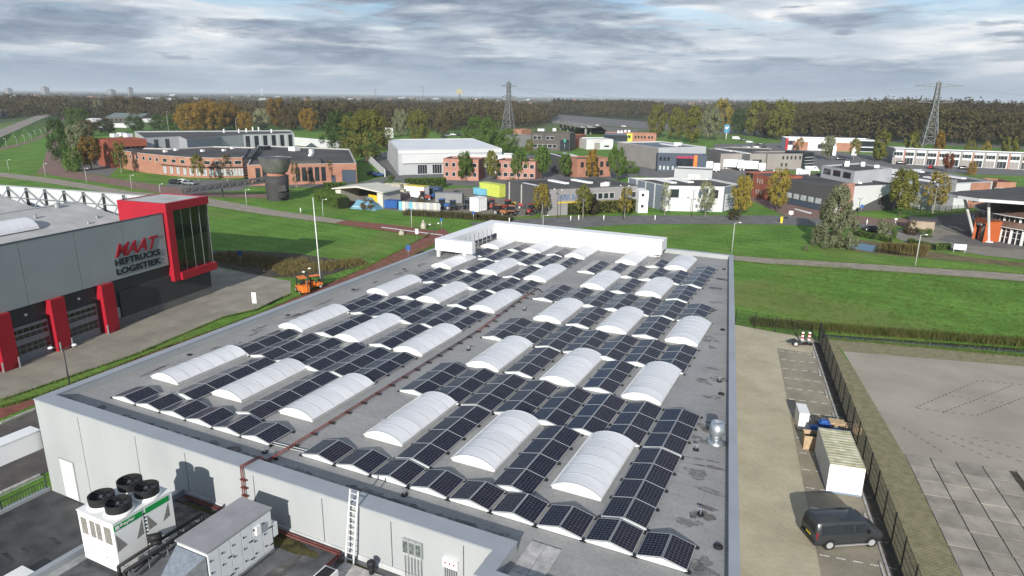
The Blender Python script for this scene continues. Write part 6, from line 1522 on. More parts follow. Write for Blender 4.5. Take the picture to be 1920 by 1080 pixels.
# ---------------- the woods
rng = np.random.default_rng(99)
def wood(name, label, poly, spacing, hmin, hmax, cols, seed, nq=46, size=.075, edge_trunks=False, hw=.30):
    """a wood too dense to count: one object made of many small crowns"""
    rng = np.random.default_rng(seed); P_ = np.array(poly); lo, hi = P_.min(0), P_.max(0)
    nx, ny = int((hi[0]-lo[0])/spacing)+1, int((hi[1]-lo[1])/spacing)+1
    gx, gy = np.meshgrid(np.arange(nx), np.arange(ny)); pts = np.stack([gx.ravel(), gy.ravel()], 1)*spacing+lo+rng.uniform(-.48, .48, (nx*ny, 2))*spacing
    ins = np.zeros(len(pts), bool); j = len(P_)-1
    for i in range(len(P_)):
        c = ((P_[i, 1] > pts[:, 1]) != (P_[j, 1] > pts[:, 1])) & (pts[:, 0] < (P_[j, 0]-P_[i, 0])*(pts[:, 1]-P_[i, 1])/(P_[j, 1]-P_[i, 1]+1e-9)+P_[i, 0]); ins ^= c; j = i
    pts = pts[ins]; n = len(pts)
    T = []
    for v in range(5):
        p, nm = leaf_pts(np.random.default_rng(seed*7+v), nq, 'oval', max(6, nq//5), .24)
        T.append((p*np.array([hw, hw, .86])+np.array([0, 0, .14]), nm))
    out = []; mi = []
    vs = rng.integers(0, 5, n); H = rng.uniform(hmin, hmax, n)*(1+.15*np.sin(pts[:, 0]*.013)+.10*np.cos(pts[:, 1]*.017)+.10*np.sin(pts[:, 0]*.041+pts[:, 1]*.023)); ci = np.clip((np.sin(pts[:, 0]*.02+1.3)+np.cos(pts[:, 1]*.015)+rng.normal(0, .8, n))*.25*len(cols)+len(cols)/2, 0, len(cols)-1).astype(int)
    for v in range(5):
        sel = np.where(vs == v)[0]
        if not len(sel): continue
        p, nm = T[v]; a = rng.uniform(0, 6.28, len(sel)); c, s = np.cos(a), np.sin(a)
        X = p[None, :, 0]*c[:, None]-p[None, :, 1]*s[:, None]; Y = p[None, :, 0]*s[:, None]+p[None, :, 1]*c[:, None]; Z = np.repeat(p[None, :, 2], len(sel), 0)
        h = H[sel][:, None]
        Q = np.stack([X*h+pts[sel, 0][:, None], Y*h+pts[sel, 1][:, None], Z*h], 2).reshape(-1, 3)
        N = np.repeat(nm[None], len(sel), 0).reshape(-1, 3)
        out.append(quads(rng, Q, N, 1.0, 1.4).reshape(-1, 4, 3)); sc = np.repeat(H[sel]*size, len(p))
        q = out[-1]; ctr = q.mean(1, keepdims=True); out[-1] = ctr+(q-ctr)*sc[:, None, None]
        mi.append(np.repeat(ci[sel], len(p)))
    V = np.concatenate(out).reshape(-1, 3); m_ = np.concatenate(mi)
    # stems
    k = len(pts); w = .11; a = rng.uniform(0, 3.14, k); dx, dy = np.cos(a)*w, np.sin(a)*w; zt = H*.45
    S = np.stack([np.stack([pts[:, 0]-dx, pts[:, 1]-dy, 0*zt], 1), np.stack([pts[:, 0]+dx, pts[:, 1]+dy, 0*zt], 1), np.stack([pts[:, 0]+dx*.5, pts[:, 1]+dy*.5, zt], 1), np.stack([pts[:, 0]-dx*.5, pts[:, 1]-dy*.5, zt], 1)], 1).reshape(-1, 3)
    me = np_mesh(name, np.concatenate([V, S]), list(cols)+[BARK], mi=np.concatenate([m_, np.full(k, len(cols))]))
    o = link(name, me); tag(o, label, None, None, 'stuff'); return o
W1 = leafmat('wood_brown', (.058, .046, .022), (.100, .079, .038), .15); W2 = leafmat('wood_olive', (.066, .060, .022), (.115, .100, .038), .15); W3 = leafmat('wood_dark', (.036, .031, .017), (.066, .055, .029), .12)
W4 = leafmat('wood_ochre', (.082, .068, .026), (.14, .115, .044), .15); W5 = leafmat('wood_grey', (0.098, 0.094, 0.067), (0.161, 0.149, 0.115), .12)
wood('right_wood', 'dense brown and olive autumn wood filling the right background', [(-13.73, 508.61), (29.11, 495.24), (73.42, 488.01), (139.61, 478.95), (170.22, 490.34), (290.77, 977.96), (103.17, 965.67), (-18.68, 943.45), (-77.07, 884.84)], 6.6, 16, 22.5, [W3, W1, W2, W2, W1, W2], 1, 110, .032, hw=.26)
wood('wood_canopy', 'far canopy of the autumn wood reaching back to the horizon', [(290.77, 977.96), (103.17, 965.67), (-18.68, 943.45), (-77.07, 884.84), (-224.9, 1244.89), (-266.85, 2123.58), (-118.94, 2581.68), (233.14, 3052.8), (789.95, 2997.1)], 16, 14, 20, [W3, W1, W2, W2, W1], 5, 30, .066, hw=.6)
wood('middle_wood', 'dark brown wood behind the warehouse and near pylon', [(-693.75, 340.94), (-646.85, 390.84), (-477.12, 380.62), (-400.25, 395.13), (-294.19, 373.72), (-242.11, 379.38), (-221.2, 433.98), (-200.87, 519.01), (-287.28, 773.46), (-351.02, 899.39), (-444.13, 720.22), (-666.04, 671.23), (-847.5, 608.26), (-1181.34, 588.57)], 7.0, 12.5, 17, [W3, W3, W1, W1, W2, W3], 2, 62, .043, hw=.27)
wood('middle_canopy', 'far canopy of the dark wood behind the business park', [(-351.02, 899.39), (-444.13, 720.22), (-666.04, 671.23), (-847.5, 608.26), (-1181.34, 588.57), (-1709.31, 856.7), (-1265.22, 909.37), (-1141.3, 909.81), (-1119.33, 1122.2), (-829.77, 1318.32), (-521.56, 1318.95)], 16, 10.5, 14.5, [W3, W3, W1, W2], 6, 40, .062, hw=.55)
wood('viaduct_wood', 'dark wood behind the motorway', [(-371.34, 958.16), (-258.73, 863.81), (-163.45, 798.13), (-96.27, 736.16), (-224.9, 1244.89), (-495.79, 1459.77), (-521.56, 1318.95)], 9, 13, 17, [W3, W1, W3, W2], 3, 40, .06, hw=.32)
wood('far_trees', 'belts of trees and hedges out on the plain', [(-2552.4, 1056.49), (-1434.69, 1435.94), (-820.29, 1890.66), (-130.46, 2769.88), (1370.9, 4876.61), (1995.88, 7183.51), (-212.65, 4112.9), (-1346.3, 3064.98), (-2570.1, 2565.53), (-4818.91, 2007.95)], 40, 7, 12, [W3, W2, W5, W1], 4, 14, .16, hw=.9)

# ragged verges along the paths
def verge(pts, w, n, seed): return np.concatenate([belt(a, b, w, n, seed+i) for i, (a, b) in enumerate(zip(pts, pts[1:]))])
VG = leafmat('verge_grass', (.085, .150, .026), (.165, .225, .055), .3, 0)
blades('verge_grass', np.concatenate([verge([(-25.12, 3.02), (-24.6, 5.56), (-25.18, 18.58), (-25.32, 32.04), (-26.74, 44.91), (-28.24, 58.13), (-30.76, 71.32), (-34.08, 85.43)], .35, 900, 20), verge([(-23.92, 46.43), (-25.17, 57.47), (-25.88, 67.42), (-28.1, 78.99)], .35, 700, 40),
    verge([(22.63, 90.5), (28.58, 90.77), (38.19, 93.15), (48.21, 95.07), (56.32, 96.49), (67.52, 98.31)], .4, 900, 50), verge([(22.01, 94.67), (28.08, 95.71), (38.08, 98.09), (48.51, 100.4), (57, 102.19), (68.74, 104.33)], .4, 700, 60),
    verge([(-99.04, 87.82), (-76.81, 85.02), (-62.07, 84.29), (-57.22, 84.18), (-43.99, 82.97), (-34.1, 82.41)], .4, 700, 70), verge([(-26.59, 3.8), (-26.12, 16.19), (-27.9, 29.03), (-26.62, 33.3), (-27.88, 40.69)], .3, 900, 80), verge([(37.8, 55.9), (60, 60.4), (110, 73.2)], .8, 2500, 90)]), .20, .03, VG, 'ragged grass along the path edges')
rng_ = np.random.default_rng(77)
tuft = rng_.uniform((29, 58), (75, 96), (1500, 2)); tuft2 = rng_.uniform((-30, 50), (-5, 85), (700, 2))
tp_ = np.concatenate([tuft, tuft2]); tp_ = np.repeat(tp_, 14, 0)+rng_.normal(0, .22, (len(tp_)*14, 2))
blades('lawn_tufts', tp_, .16, .03, leafmat('lawn_tuft', (.075, .135, .022), (.16, .215, .05), .3, 0), 'longer tufts scattered over the lawns', .5, 9)

# ================================================================== dike at the upper left
toe = [(-305.42, 139.59), (-319.51, 159.82), (-334.57, 175.13), (-356.12, 194.49), (-412.16, 235), (-484.82, 284.25), (-579.09, 345.96), (-768.41, 466.2)]
crest = [(-292.68, 133.74), (-354.15, 178.72), (-403.39, 212.1), (-455.59, 247.34), (-542.09, 305.1), (-628.33, 364.31), (-714.06, 423.18), (-806.02, 486.64)]
outer = [(-365.63, 169.91), (-432.44, 220.42), (-491.12, 259.2), (-549, 298.25), (-635.24, 356.58), (-719.59, 416.16), (-790.64, 465.72), (-853.36, 511.67)]
foot = [(-502.98, 237.57), (-570.46, 293.48), (-639.06, 338.77), (-698.62, 380.02), (-788.5, 441.31), (-882.74, 509.21), (-939.34, 550.72), (-989.51, 590.22)]
def ribbon(name, rows, m):
    mb = MB(); n = len(rows[0][0])
    for pts, z in rows: mb.v += [(p[0], p[1], z) for p in pts]
    for r in range(len(rows)-1):
        for k in range(n-1): mb.f.append((r*n+k, r*n+k+1, (r+1)*n+k+1, (r+1)*n+k)); mb.mi.append(0)
    return struct(name, mb, m)
ribbon('dike', [(toe, .01), (crest, 2.5), (outer, 2.5), (foot, .01)], GRASS)
ribbon('dike_road', [(crest, 2.53), (outer, 2.53)], mat('dike_road_surface', (.21, .19, .165), .95, scale=.2, col2=(.30, .265, .23), detail=8))
sheet('foot_path', strip([(-308.37, 141.05), (-326.21, 163.38), (-340.11, 178.19), (-362.43, 198.1), (-420.55, 239.94), (-492.4, 288.81), (-579.38, 345.68), (-751.51, 454.62)], [(-291.38, 132.63), (-306.82, 153.06), (-320.57, 167.4), (-344.08, 187.62), (-395.6, 226.16), (-462.57, 271.95), (-557.99, 334.41), (-733.43, 445.81)]), .04, PALERED)
# ================================================================== lamps, poles, signs
LAMPW = mat('lamp_post_paint', (.50, .51, .48), .5, var=.08)
def lamp(x, y, h, label, kind='single', rz=0.0, group='lamp posts'):
    t = thing('street_lamp', label, 'street lamp', (x, y, 0), rz, group)
    m = LAMPW if kind == 'single' else DARKM
    part('pole', MB().tube((0, 0, 0), (0, 0, h), .075, .05, 7), m, t, True, False)
    for s in ((1,) if kind == 'single' else (-1, 1)):
        part('arm', MB().tube((0, 0, h-.06), (s*.7, 0, h+(.05 if kind == 'single' else .25)), .035, n=6), m, t, True, False)
        part('lamp_head', MB().lathe([(.05, .16), (.20, .08), (.24, 0), (.05, -.03)], (s*.9, 0, h+(.02 if kind == 'single' else .2)), 10), WHITE2, t, True, False)
    return t
dk = [((-318.88, 162.31), 4.1), ((-326.98, 171.52), 4.1), ((-339.76, 182.31), 3.9), ((-351.62, 192.46), 3.6), ((-366.8, 199.95), 3.3), ((-385.42, 213.86), 3.3), ((-395.86, 223.17), 3.6),
      ((-411.79, 235.29), 3.6), ((-421.46, 243.21), 3.7), ((-466.91, 273.28), 3.5), ((-491.62, 289.5), 3.5), ((-506.38, 300.01), 3.6), ((-539.59, 322.3), 3.4)]
TH = ['first', 'second', 'third', 'fourth', 'fifth', 'sixth', 'seventh', 'eighth', 'ninth', 'tenth', 'eleventh', 'twelfth', 'thirteenth']
for i, (q, h) in enumerate(dk): lamp(*q, max(3.5, h), 'pale lamp post along the dike foot path, %s from the left' % TH[i], rz=3.1)
for q, h, l in (((-212.23, 105.44), 3.9, 'pale lamp post left of the brown lane beside the dike path'), ((-188.4, 103.14), 4.1, 'pale lamp post where the brown lane meets the dike path'), ((-164.65, 100.99), 4.1, 'pale lamp post below the car park steps'),
    ((-138.99, 97.15), 4.0, 'pale lamp post before the curved office lawn'), ((-124.42, 94.87), 2.8, 'short pale lamp post behind the red corner box'), ((-91.5, 93.16), 3.8, 'pale lamp post left of the leaning tower foot'),
    ((-65.11, 90.14), 3.8, 'pale lamp post below the clipped hedge'), ((-40.63, 88.78), 3.9, 'pale lamp post before the contractor yard'), ((21.85, 96.95), 5.4, 'tall pale lamp post at the far right corner of the solar hall'),
    ((50.63, 101.97), 5.2, 'pale lamp post between the right path and the pond'), ((-16.27, 100.54), 2.9, 'pale lamp post behind the white roof screen'), ((-279.02, 263.63), 12, 'tall pale mast behind the grey metal hall'), ((-351.63, 275.54), 14, 'tall pale mast above the portal office')):
    lamp(*q, h, l, rz=.4)
for q, h, l, r in (((-24.36, 40.3), 3.7, 'dark twin-headed lamp beside the orange forklift', 1.9), ((-23.8, 70.85), 5.0, 'dark twin-headed lamp left of the white roof screen', 1.2), ((-23, 7.78), 4.2, 'dark twin-headed lamp nearest on the left verge', .9),
    ((-18.43, 113.7), 6.3, 'dark twin-headed lamp before the yellow-striped lettering', -.1), ((7.86, 131.15), 6.0, 'dark twin-headed lamp before the white-fronted hall', -.1), ((42.08, 140.55), 5.6, 'dark lamp right of the large willow', .3), ((-5.07, 119.78), 7.4, 'slim dark lamp right of the contractor hall windows', .2)):
    lamp(*q, h, l, 'double', r)
fp = thing('flag_pole', 'tall white leaning flag pole on the grass behind the forklift', 'flag pole', (*(-28.97, 47.9), 0))
part('pole', MB().tube((0, 0, 0), (-.45, .1, 12.2), .10, .045, 8), WHITE2, fp, True, False); part('base', MB().lathe([(.35, 0), (.3, .25), (.12, .4)], n=10), DARKM, fp, True, False)
def sign(x, y, h, w, hh, m, label, rz=0.0, pole=STEEL, name='road_sign', legs=1, round_=False):
    t = thing(name, label, 'sign', (x, y, 0), rz)
    for k in range(legs):
        px = 0 if legs == 1 else (-w/2+.1 if k == 0 else w/2-.1)
        part('post', MB().tube((px, 0, 0), (px, 0, h), .04, n=6), pole, t, True, False)
    if round_: part('board', MB().tube((0, -.05, h-hh/2), (0, -.02, h-hh/2), hh/2, n=16), m, t, False, False)
    else: part('board', MB().box(-w/2, w/2, -.075, -.041, h-hh, h), m, t, False, False)
    return t
sign(*(-26.35, 32.95), 2.5, .55, 1.4, WHITE2, 'white information board on the verge before the dark hall wall', .4)
sign(*(-45.64, 48.64), 2.6, .8, .8, BLUE, 'round blue sign in the shaded reeds', .5, round_=True)
sign(*(-25.07, 64.8), 2.6, .7, .9, BLUE, 'blue-backed road sign beside the cycle path', .5)
sign(*(-31.54, 77.07), 2.6, .6, .9, WHITE2, 'pale sign near the stone at the crossing', .3)
sign(*(-32.92, 87.94), 2.8, .6, .6, BLUE, 'blue sign at the junction left of the screen', .2, round_=True)
sign(*(-32.19, 99.83), 2.6, .7, .7, BLUE, 'blue round sign behind the white roof screen', 0, round_=True)
sign(*(28.69, 135.19), 2.6, .9, .8, WHITE2, 'white triangular give way sign at the side road', .1)
sign(*(43.09, 155.58), 2.4, .8, .8, BLUE, 'round blue sign right of the willow crown', 0, round_=True)
sign(*(49.31, 137.54), 2.4, .5, .4, WHITE2, 'white-topped post left of the brick hut', 0)
sign(*(58.62, 117.23), 1.6, 2.0, 1.0, WHITE2, 'blank white notice board on two legs by the pavilion', .12, WHITE2, 'notice_board', 2)
sign(*(41.87, 323.87), 5.5, 2.2, 3.4, WHITE2, 'tall white banner board before the showroom', .1)
sign(*(33.68, 312.28), 6.5, 1.4, 4.0, WHITE2, 'white flag banner before the showroom', .1)
sign(*(-74.46, 259.38), 8.2, 1.0, 1.4, mat('green_sign', (.05, .30, .20), .5), 'green-topped sign mast behind the grey back hall', 0)
bs = thing('roadside_billboard', 'tall blue roadside sign with a white swoosh before the poplars', 'sign', (*(-34, 447.81), 0))
part('mast', MB().tube((0, 0, 0), (0, 0, 7), .25, n=8), WHITE2, bs, True, False); part('panel', MB().box(-1.6, 1.6, -.3, .3, 4.6, 9.8), mat('sky_blue_sign', (.07, .25, .38), .4), bs, False, False)
part('swoosh', MB().add([(-1.1, -.33, 7.9), (-.6, -.33, 8.5), (0, -.33, 7.9), (.7, -.33, 8.6), (1.2, -.33, 8.4), (.6, -.33, 7.2), (0, -.33, 6.7), (-.7, -.33, 7.1)], [(0, 7, 6, 5, 4, 3, 2, 1)]), WHITE2, bs, False, False)
ms = thing('arches_sign_mast', 'tall mast with yellow arched letter above the brown wood', 'sign', (*(-661.88, 1178.52), 0))
part('mast', MB().tube((0, 0, 0), (0, 0, 32), .8, n=8), DARKM, ms, True, False)
arch = MB()
for s in (-1, 1):
    pts = [(s*3.2+3.2*math.cos(R(a)), -1, 28+8.5*math.sin(R(a))) for a in range(0, 181, 20)]
    arch.path(pts, .75, 6)
part('arches', arch, YELLOW, ms, False, False)
# bollards and stones along the crossing
STONE = mat('pale_stone', (.42, .39, .31), .9, scale=2, var=.15)
for q, h, l in (((-38.31, 81.84), .9, 'pale boulder marker left of the crossing line'), ((-38.22, 89.48), 1.5, 'larger pale stone right of the crossing')):
    t = thing('marker_stone', l, 'stone', (*q, 0)); part('base', MB().lathe([(.55, 0), (.6, .3*h), (.4, .75*h), (.16, .85*h)], n=9), STONE, t, False, False); part('knob', MB().lathe([(.12, .8*h), (.25, .95*h), (.2, 1.1*h), (.05, 1.15*h)], n=9), STONE, t, True, False)
for i, q in enumerate(((-72.8, 91.44), (-13.52, 114.18), (-8.63, 116.97), (1.43, 122.71), (34.13, 133.14), (39.31, 138.98), (44.09, 140.96), (47.28, 142.77), (-14.84, 112.67), (-25.5, 103.63))):
    t = thing('bollard', 'low white bollard, %s along the ring road verge' % ORD[i] if i else 'low white bollard alone on the grass right of the tower', 'bollard', (*q, 0), 0, 'low white bollards')
    part('post', MB().tube((0, 0, 0), (0, 0, 1.0), .11, n=8), WHITE2, t, True, False); part('cap', MB().lathe([(.13, .95), (.13, 1.08), (.03, 1.14)], n=8), WHITE2, t, True, False)
sb = thing('yellow_hydrant', 'small yellow post at the kerb of the side road', 'post', (*(27.04, 133.5), 0)); part('post', MB().box(-.25, .25, -.25, .25, 0, 1.3), YELLOW, sb, False, False); part('cap', MB().box(-.3, .3, -.3, .3, 1.3, 1.4), YELLOW, sb, False, False)
hut = thing('transformer_hut', 'small sand brick hut with a flat roof near the pavilion', 'hut', (*(54.05, 137.52), 0))
ha, hb = (51.86, 136.95), (56.41, 136.88)
part('wall', MB().prism(deep(ha, hb, 4.2), 0, 2.3), mat('sand_brick', (.36, .29, .215), .9, scale=1, var=.12), hut); part('roof', MB().prism(inset(deep(ha, hb, 4.2), -.2), 2.3, 2.55), R_D, hut)

# ================================================================== mesh fences
FENCE = mat('fence_wire', (.018, .019, .018), .6)
def fence_panel(L, h):
    mb = MB(); n = int(L/.11)
    for k in range(n): mb.box(L*(k+.5)/n-.007, L*(k+.5)/n+.007, -.006, .006, .06, h)
    for z in (.08, h*.27, h*.5, h*.73, h-.02): mb.box(0, L, -.012, .012, z-.012, z+.012)
    return mb.mesh('mesh_panel', [FENCE])
def fence(a, b, h, label, n):
    a, b = Vector(a), Vector(b); L = (b-a).length/n; rz = math.atan2(b.y-a.y, b.x-a.x)
    t = thing('mesh_fence', label, 'fence', (a.x, a.y, 0), rz); me = fence_panel(L-.06, h); po = MB().box(-.035, .035, -.035, .035, 0, h+.08).mesh('post', [FENCE])
    for k in range(n+1):
        link('post', po, t, (k*L, 0, 0))
        if k < n: link('mesh_panel', me, t, (k*L+.03, 0, 0))
fence((37.69, 54.53), (fx(2), 2), 2.2, 'dark wire mesh fence running down the right side of the parking', 21)
fence((28.3, 56.0), (37.6, 54.7), 2.0, 'short dark mesh fence closing the far end of the parking', 4)
fence((52.97, 159.53), (70.4, 176.73), 1.8, 'dark mesh fence before the ribbed grey hall', 12)
# ================================================================== vehicles
def wheel(t, x, y, r=.33, w=.22, par=None):
    wh = part('wheel', MB().tube((x, y-w/2, r), (x, y+w/2, r), r, n=18), TIRE, t, False, False)
    s = -1 if y < 0 else 1
    part('rim', MB().tube((x, y+s*w/2-.0*s, r), (x, y+s*(w/2+.012), r), r*.66, n=14), ALU, wh, False, False)
def loft(st):
    """body from stations (x, zbot, zbelt, ztop, wbelt, wtop)"""
    mb = MB(); k = 10
    for x, zb, zm, zt, wm, wt in st:
        half = [(wm*.94, zb), (wm, zb+(zm-zb)*.35), (wm, zm), (wt, zt-(zt-zm)*.10), (wt*.90, zt)]
        ring = [(x, -y, z) for y, z in half]+[(x, y, z) for y, z in reversed(half)]
        mb.v += ring
    n = len(st)
    for i in range(n-1):
        for j in range(k): mb.f.append((i*k+j, i*k+(j+1) % k, (i+1)*k+(j+1) % k, (i+1)*k+j)[::-1]); mb.mi.append(0)
    mb.f += [tuple(range(k)), tuple(range((n-1)*k+k-1, (n-1)*k-1, -1))]; mb.mi += [0, 0]
    return mb
# --- the dark van
vx, vy = 39.7, 14.66; vd = Vector((42.18-39.7, 16.25-14.66)).normalized(); vn = Vector((-vd.y, vd.x))
vo = Vector((vx, vy))-vd*.86+vn*.80
VAN = thing('parked_van', 'dark grey panel van with a black roof parked askew in a bay', 'van', (vo.x, vo.y, .025), math.atan2(vd.y, vd.x))
VAN.scale = (.93, .93, .92)
VP = mat('van_paint', (.046, .051, .054), .28, var=.06, spec=.6, metal=.3); VB = mat('van_roof_black', (.014, .016, .022), .22, spec=.6)
st = [(0.0, .42, 1.02, 1.78, .88, .74), (.08, .32, 1.05, 1.92, .93, .78), (.5, .30, 1.07, 1.97, .95, .80), (2.2, .30, 1.07, 1.97, .95, .80), (3.2, .30, 1.06, 1.93, .95, .79), (3.55, .30, 1.05, 1.82, .95, .77),
      (4.18, .30, 1.03, 1.14, .94, .80), (4.5, .30, .92, 1.04, .92, .78), (4.78, .34, .78, .90, .84, .66), (4.89, .42, .62, .72, .70, .55)]
part('body', loft(st), VP, VAN, True, False)
part('roof', MB().add([(.12, -.70, 1.935), (2.4, -.72, 1.985), (3.3, -.70, 1.93), (3.3, .70, 1.93), (2.4, .72, 1.985), (.12, .70, 1.935)], [(0, 1, 2, 3, 4, 5)]), VB, VAN, False, False)
for s in (-1, 1):
    def gq(x0, x1, z0, z1, zs0=None, nm='side_window'):
        def wy(z): return s*(.957-(.95-.80)*(z-1.07)/.82+.004)
        zb2 = z0; pts = [(x0, wy(z0), z0), (x1[0], wy(z0), z0), (x1[1], wy(z1), z1), (x0+.05, wy(z1), z1)]
        part(nm, MB().add(pts+[(x, y+s*.006, z) for x, y, z in pts], [(0, 1, 2, 3), (7, 6, 5, 4)]), GLASS, VAN, False, False)
    gq(.30, (2.55, 2.55), 1.12, 1.74); gq(2.66, (3.92, 3.45), 1.12, 1.70)
    part('mirror', MB().box(3.5, 3.66, s*1.0-.09, s*1.0+.09, 1.12, 1.34), VB, VAN, False, False)
    part('door_seam', MB().box(2.60, 2.615, s*.953-.004, s*.953+.004, .36, 1.10), BLACK, VAN, False, False)
    part('tail_light', MB().box(.015, .10, s*.86-.06, s*.86+.06, .80, 1.28), RED, VAN, False, False)
    part('headlight', MB().add([(4.55, s*.84, .72), (4.80, s*.66, .74), (4.70, s*.64, .90), (4.45, s*.84, .94)], [(0, 1, 2, 3), (3, 2, 1, 0)]), ALU, VAN, False, False)
    part('sill', MB().box(1.35, 3.75, s*.95-.05, s*.95+.04, .24, .30), ALU, VAN, False, False)
    for x in (.98, 3.93):
        part('wheel_arch', MB().tube((x, s*.86, .36), (x, s*.958, .36), .42, n=20), BLACK, VAN, False, False); wheel(VAN, x, s*.87, .35, .23)
part('windscreen', MB().add([(3.60, -.70, 1.80), (4.14, -.80, 1.17), (4.14, .80, 1.17), (3.60, .70, 1.80)], [(0, 1, 2, 3), (3, 2, 1, 0)]), GLASS, VAN, False, False)
part('rear_window', MB().add([(-.012, -.66, 1.70), (-.012, .66, 1.70), (-.012, .74, 1.15), (-.012, -.74, 1.15)], [(0, 1, 2, 3), (3, 2, 1, 0)]), GLASS, VAN, False, False)
part('number_plate', MB().box(-.03, -.012, -.26, .26, .72, .84), YELLOW, VAN, False, False); part('bumper', MB().box(-.06, .05, -.86, .86, .34, .60), VB, VAN, False, False)
# --- container and the things behind it
CO = thing('shipping_container', 'white storage container with a mossy pale roof in the parking', 'container', (39.4, 21.45, .02), R(10))
CWH = mat('container_white', (.70, .70, .68), .5, scale=1.2, col2=(.80, .80, .78)); CMO = mat('container_roof_moss', (.34, .33, .20), .85, scale=1.4, col2=(.60, .58, .44), detail=8)
CO.scale = (.93, .93, .86)
def corr(x0, x1, z0, z1, axis, pos, out, n, m, nm):
    mb = MB()
    for k in range(n):
        a = x0+(x1-x0)*k/n; b = x0+(x1-x0)*(k+.5)/n
        if axis == 'x': mb.box(a, b, min(pos, pos+out), max(pos, pos+out), z0, z1)
        else: mb.box(min(pos, pos+out), max(pos, pos+out), a, b, z0, z1)
    return part(nm, mb, m, CO, False, False)
part('shell', MB().box(0.03, 2.40, .03, 5.95, .12, 2.52), CWH, CO, False, False)
o = corr(.1, 5.9, .22, 2.45, 'y', .03, -.03, 26, CWH, 'corrugated_side'); o['kind'] = 'stuff'
o = corr(.1, 5.9, .22, 2.45, 'y', 2.40, .03, 26, CWH, 'corrugated_side'); o['kind'] = 'stuff'
part('roof', MB().box(0, 2.43, 0, 5.98, 2.52, 2.57), CMO, CO, False, False)
for k in range(13): part('roof_rib', MB().box(.1, 2.33, .2+k*.44, .42+k*.44, 2.571, 2.60), CMO, CO, False, False)
for a in (.08, 1.23): part('door', MB().box(a, a+1.12, -.02, .028, .2, 2.46), CWH, CO, False, False)
for a in (.40, .85, 1.55, 2.0): part('lock_bar', MB().tube((a, -.05, .2), (a, -.05, 2.4), .02, n=6), CWH, CO, False, False)
part('base_rail', MB().box(0, 2.43, -.03, 5.98, .0, .12), mat('container_blue_base', (.20, .28, .36), .6), CO, False, False)
for x, y in ((0, -.04), (2.31, -.04), (0, 5.86), (2.31, 5.86)): part('corner_post', MB().box(x, x+.12, y, y+.13, .12, 2.5), CWH, CO, False, False)
fb = thing('white_cabinet', 'upright white cabinet standing left of the stacked pallets', 'cabinet', (37.0, 30.4, .02), R(12))
part('body', MB().box(0, .75, 0, 1.9, .1, 1.5), WHITE2, fb, False, False); part('lid', MB().box(-.03, .78, -.03, 1.93, 1.5, 1.56), WHITE2, fb, False, False); part('pallet', MB().box(-.1, .9, -.1, 2.0, 0, .1), mat('pale_wood', (.42, .31, .19), .9, scale=3, var=.2), fb, False, False)
WOOD = MATS['pale_wood']
wc = thing('wooden_crate', 'open plywood crate left of the container', 'crate', (37.6, 27.2, .02), R(10))
part('front', MB().box(0, 1.5, 0, .04, 0, 1.15), WOOD, wc, False, False); part('back', MB().box(0, 1.5, 1.16, 1.2, 0, 1.15), WOOD, wc, False, False); part('side', MB().box(0, .04, .042, 1.158, 0, 1.15), WOOD, wc, False, False); part('side', MB().box(1.46, 1.5, .042, 1.158, 0, 1.15), WOOD, wc, False, False); part('bottom', MB().box(.042, 1.458, .042, 1.158, 0, .05), WOOD, wc, False, False)
part('contents', MB().box(.1, 1.3, .1, 1.0, .05, .85), BLACK, wc, False, False)
random.seed(8)
for i, (x, y, m, l) in enumerate(((37.9, 29.0, BLUE, 'blue plastic bin behind the plywood crate'), (38.6, 30.4, BLUE, 'blue bin behind the container, farther left'), (39.5, 29.2, BLUE, 'dark blue bin stack against the container back'), (40.3, 29.4, BLACK, 'black bin behind the container, near the fence'))):
    t = thing('plastic_bin', l, 'bin', (x, y, .02), R(10)+random.uniform(-.1, .1)); part('body', MB().box(0, .8, 0, .7, 0, .9), m, t, False, False); part('lid', MB().box(-.04, .84, -.04, .74, .9, .98), m, t, False, False)
    part('contents', MB().box(.1, .6, .1, .5, .98, 1.2), m, t, False, False)
def pallet_stack(x, y, rz, n, label):
    t = thing('pallet_stack', label, 'pallet stack', (x, y, .02), rz, 'wooden pallets behind the container')
    for k in range(n):
        for q in range(5): part('board', MB().box(0, 1.2, q*.19, q*.19+.12, k*.15+.11, k*.15+.13), WOOD, t, False, False)
        for q in (0, .38, .76): part('bearer', MB().box(0, 1.2, q, q+.1, k*.15+.02, k*.15+.108), WOOD, t, False, False)
pallet_stack(39.3, 31.2, R(8), 6, 'tall stack of pallets behind the container'); pallet_stack(40.6, 31.6, R(14), 4, 'lower stack of pallets nearest the fence'); pallet_stack(38.3, 31.9, R(2), 3, 'low stack of pallets beside the white cabinet')
for i, (x, y, r_) in enumerate(((36.0, 52.6, .3), (36.7, 52.9, -.3))):
    t = thing('road_barrier', 'red and white striped barrier sign at the far end of the parking, %s' % ('left one' if i == 0 else 'right one'), 'barrier', (x, y, .02), r_, 'striped barrier signs')
    for k in range(5): part('stripe', MB().box(-.13, .13, -.03, .03, .45+k*.2, .45+k*.2+.195), RED if k % 2 else WHITE2, t, False, False)
    part('foot', MB().box(-.4, .4, -.35, .35, 0, .12), BLACK, t, False, False); part('post', MB().box(-.03, .03, -.029, .029, .12, .5), STEEL, t, False, False)
bk = thing('trailer', 'small dark bicycle trailer beside the striped barriers', 'trailer', (35.3, 51.9, .02), .3); part('frame', MB().box(-.7, .7, -.4, .4, .35, .45), DARKM, bk, False, False)
for s in (-1, 1): wheel(bk, 0, s*.5, .3, .08)
part('rail', MB().tube((-.7, 0, .4), (-1.6, 0, .3), .03), DARKM, bk, False, False)
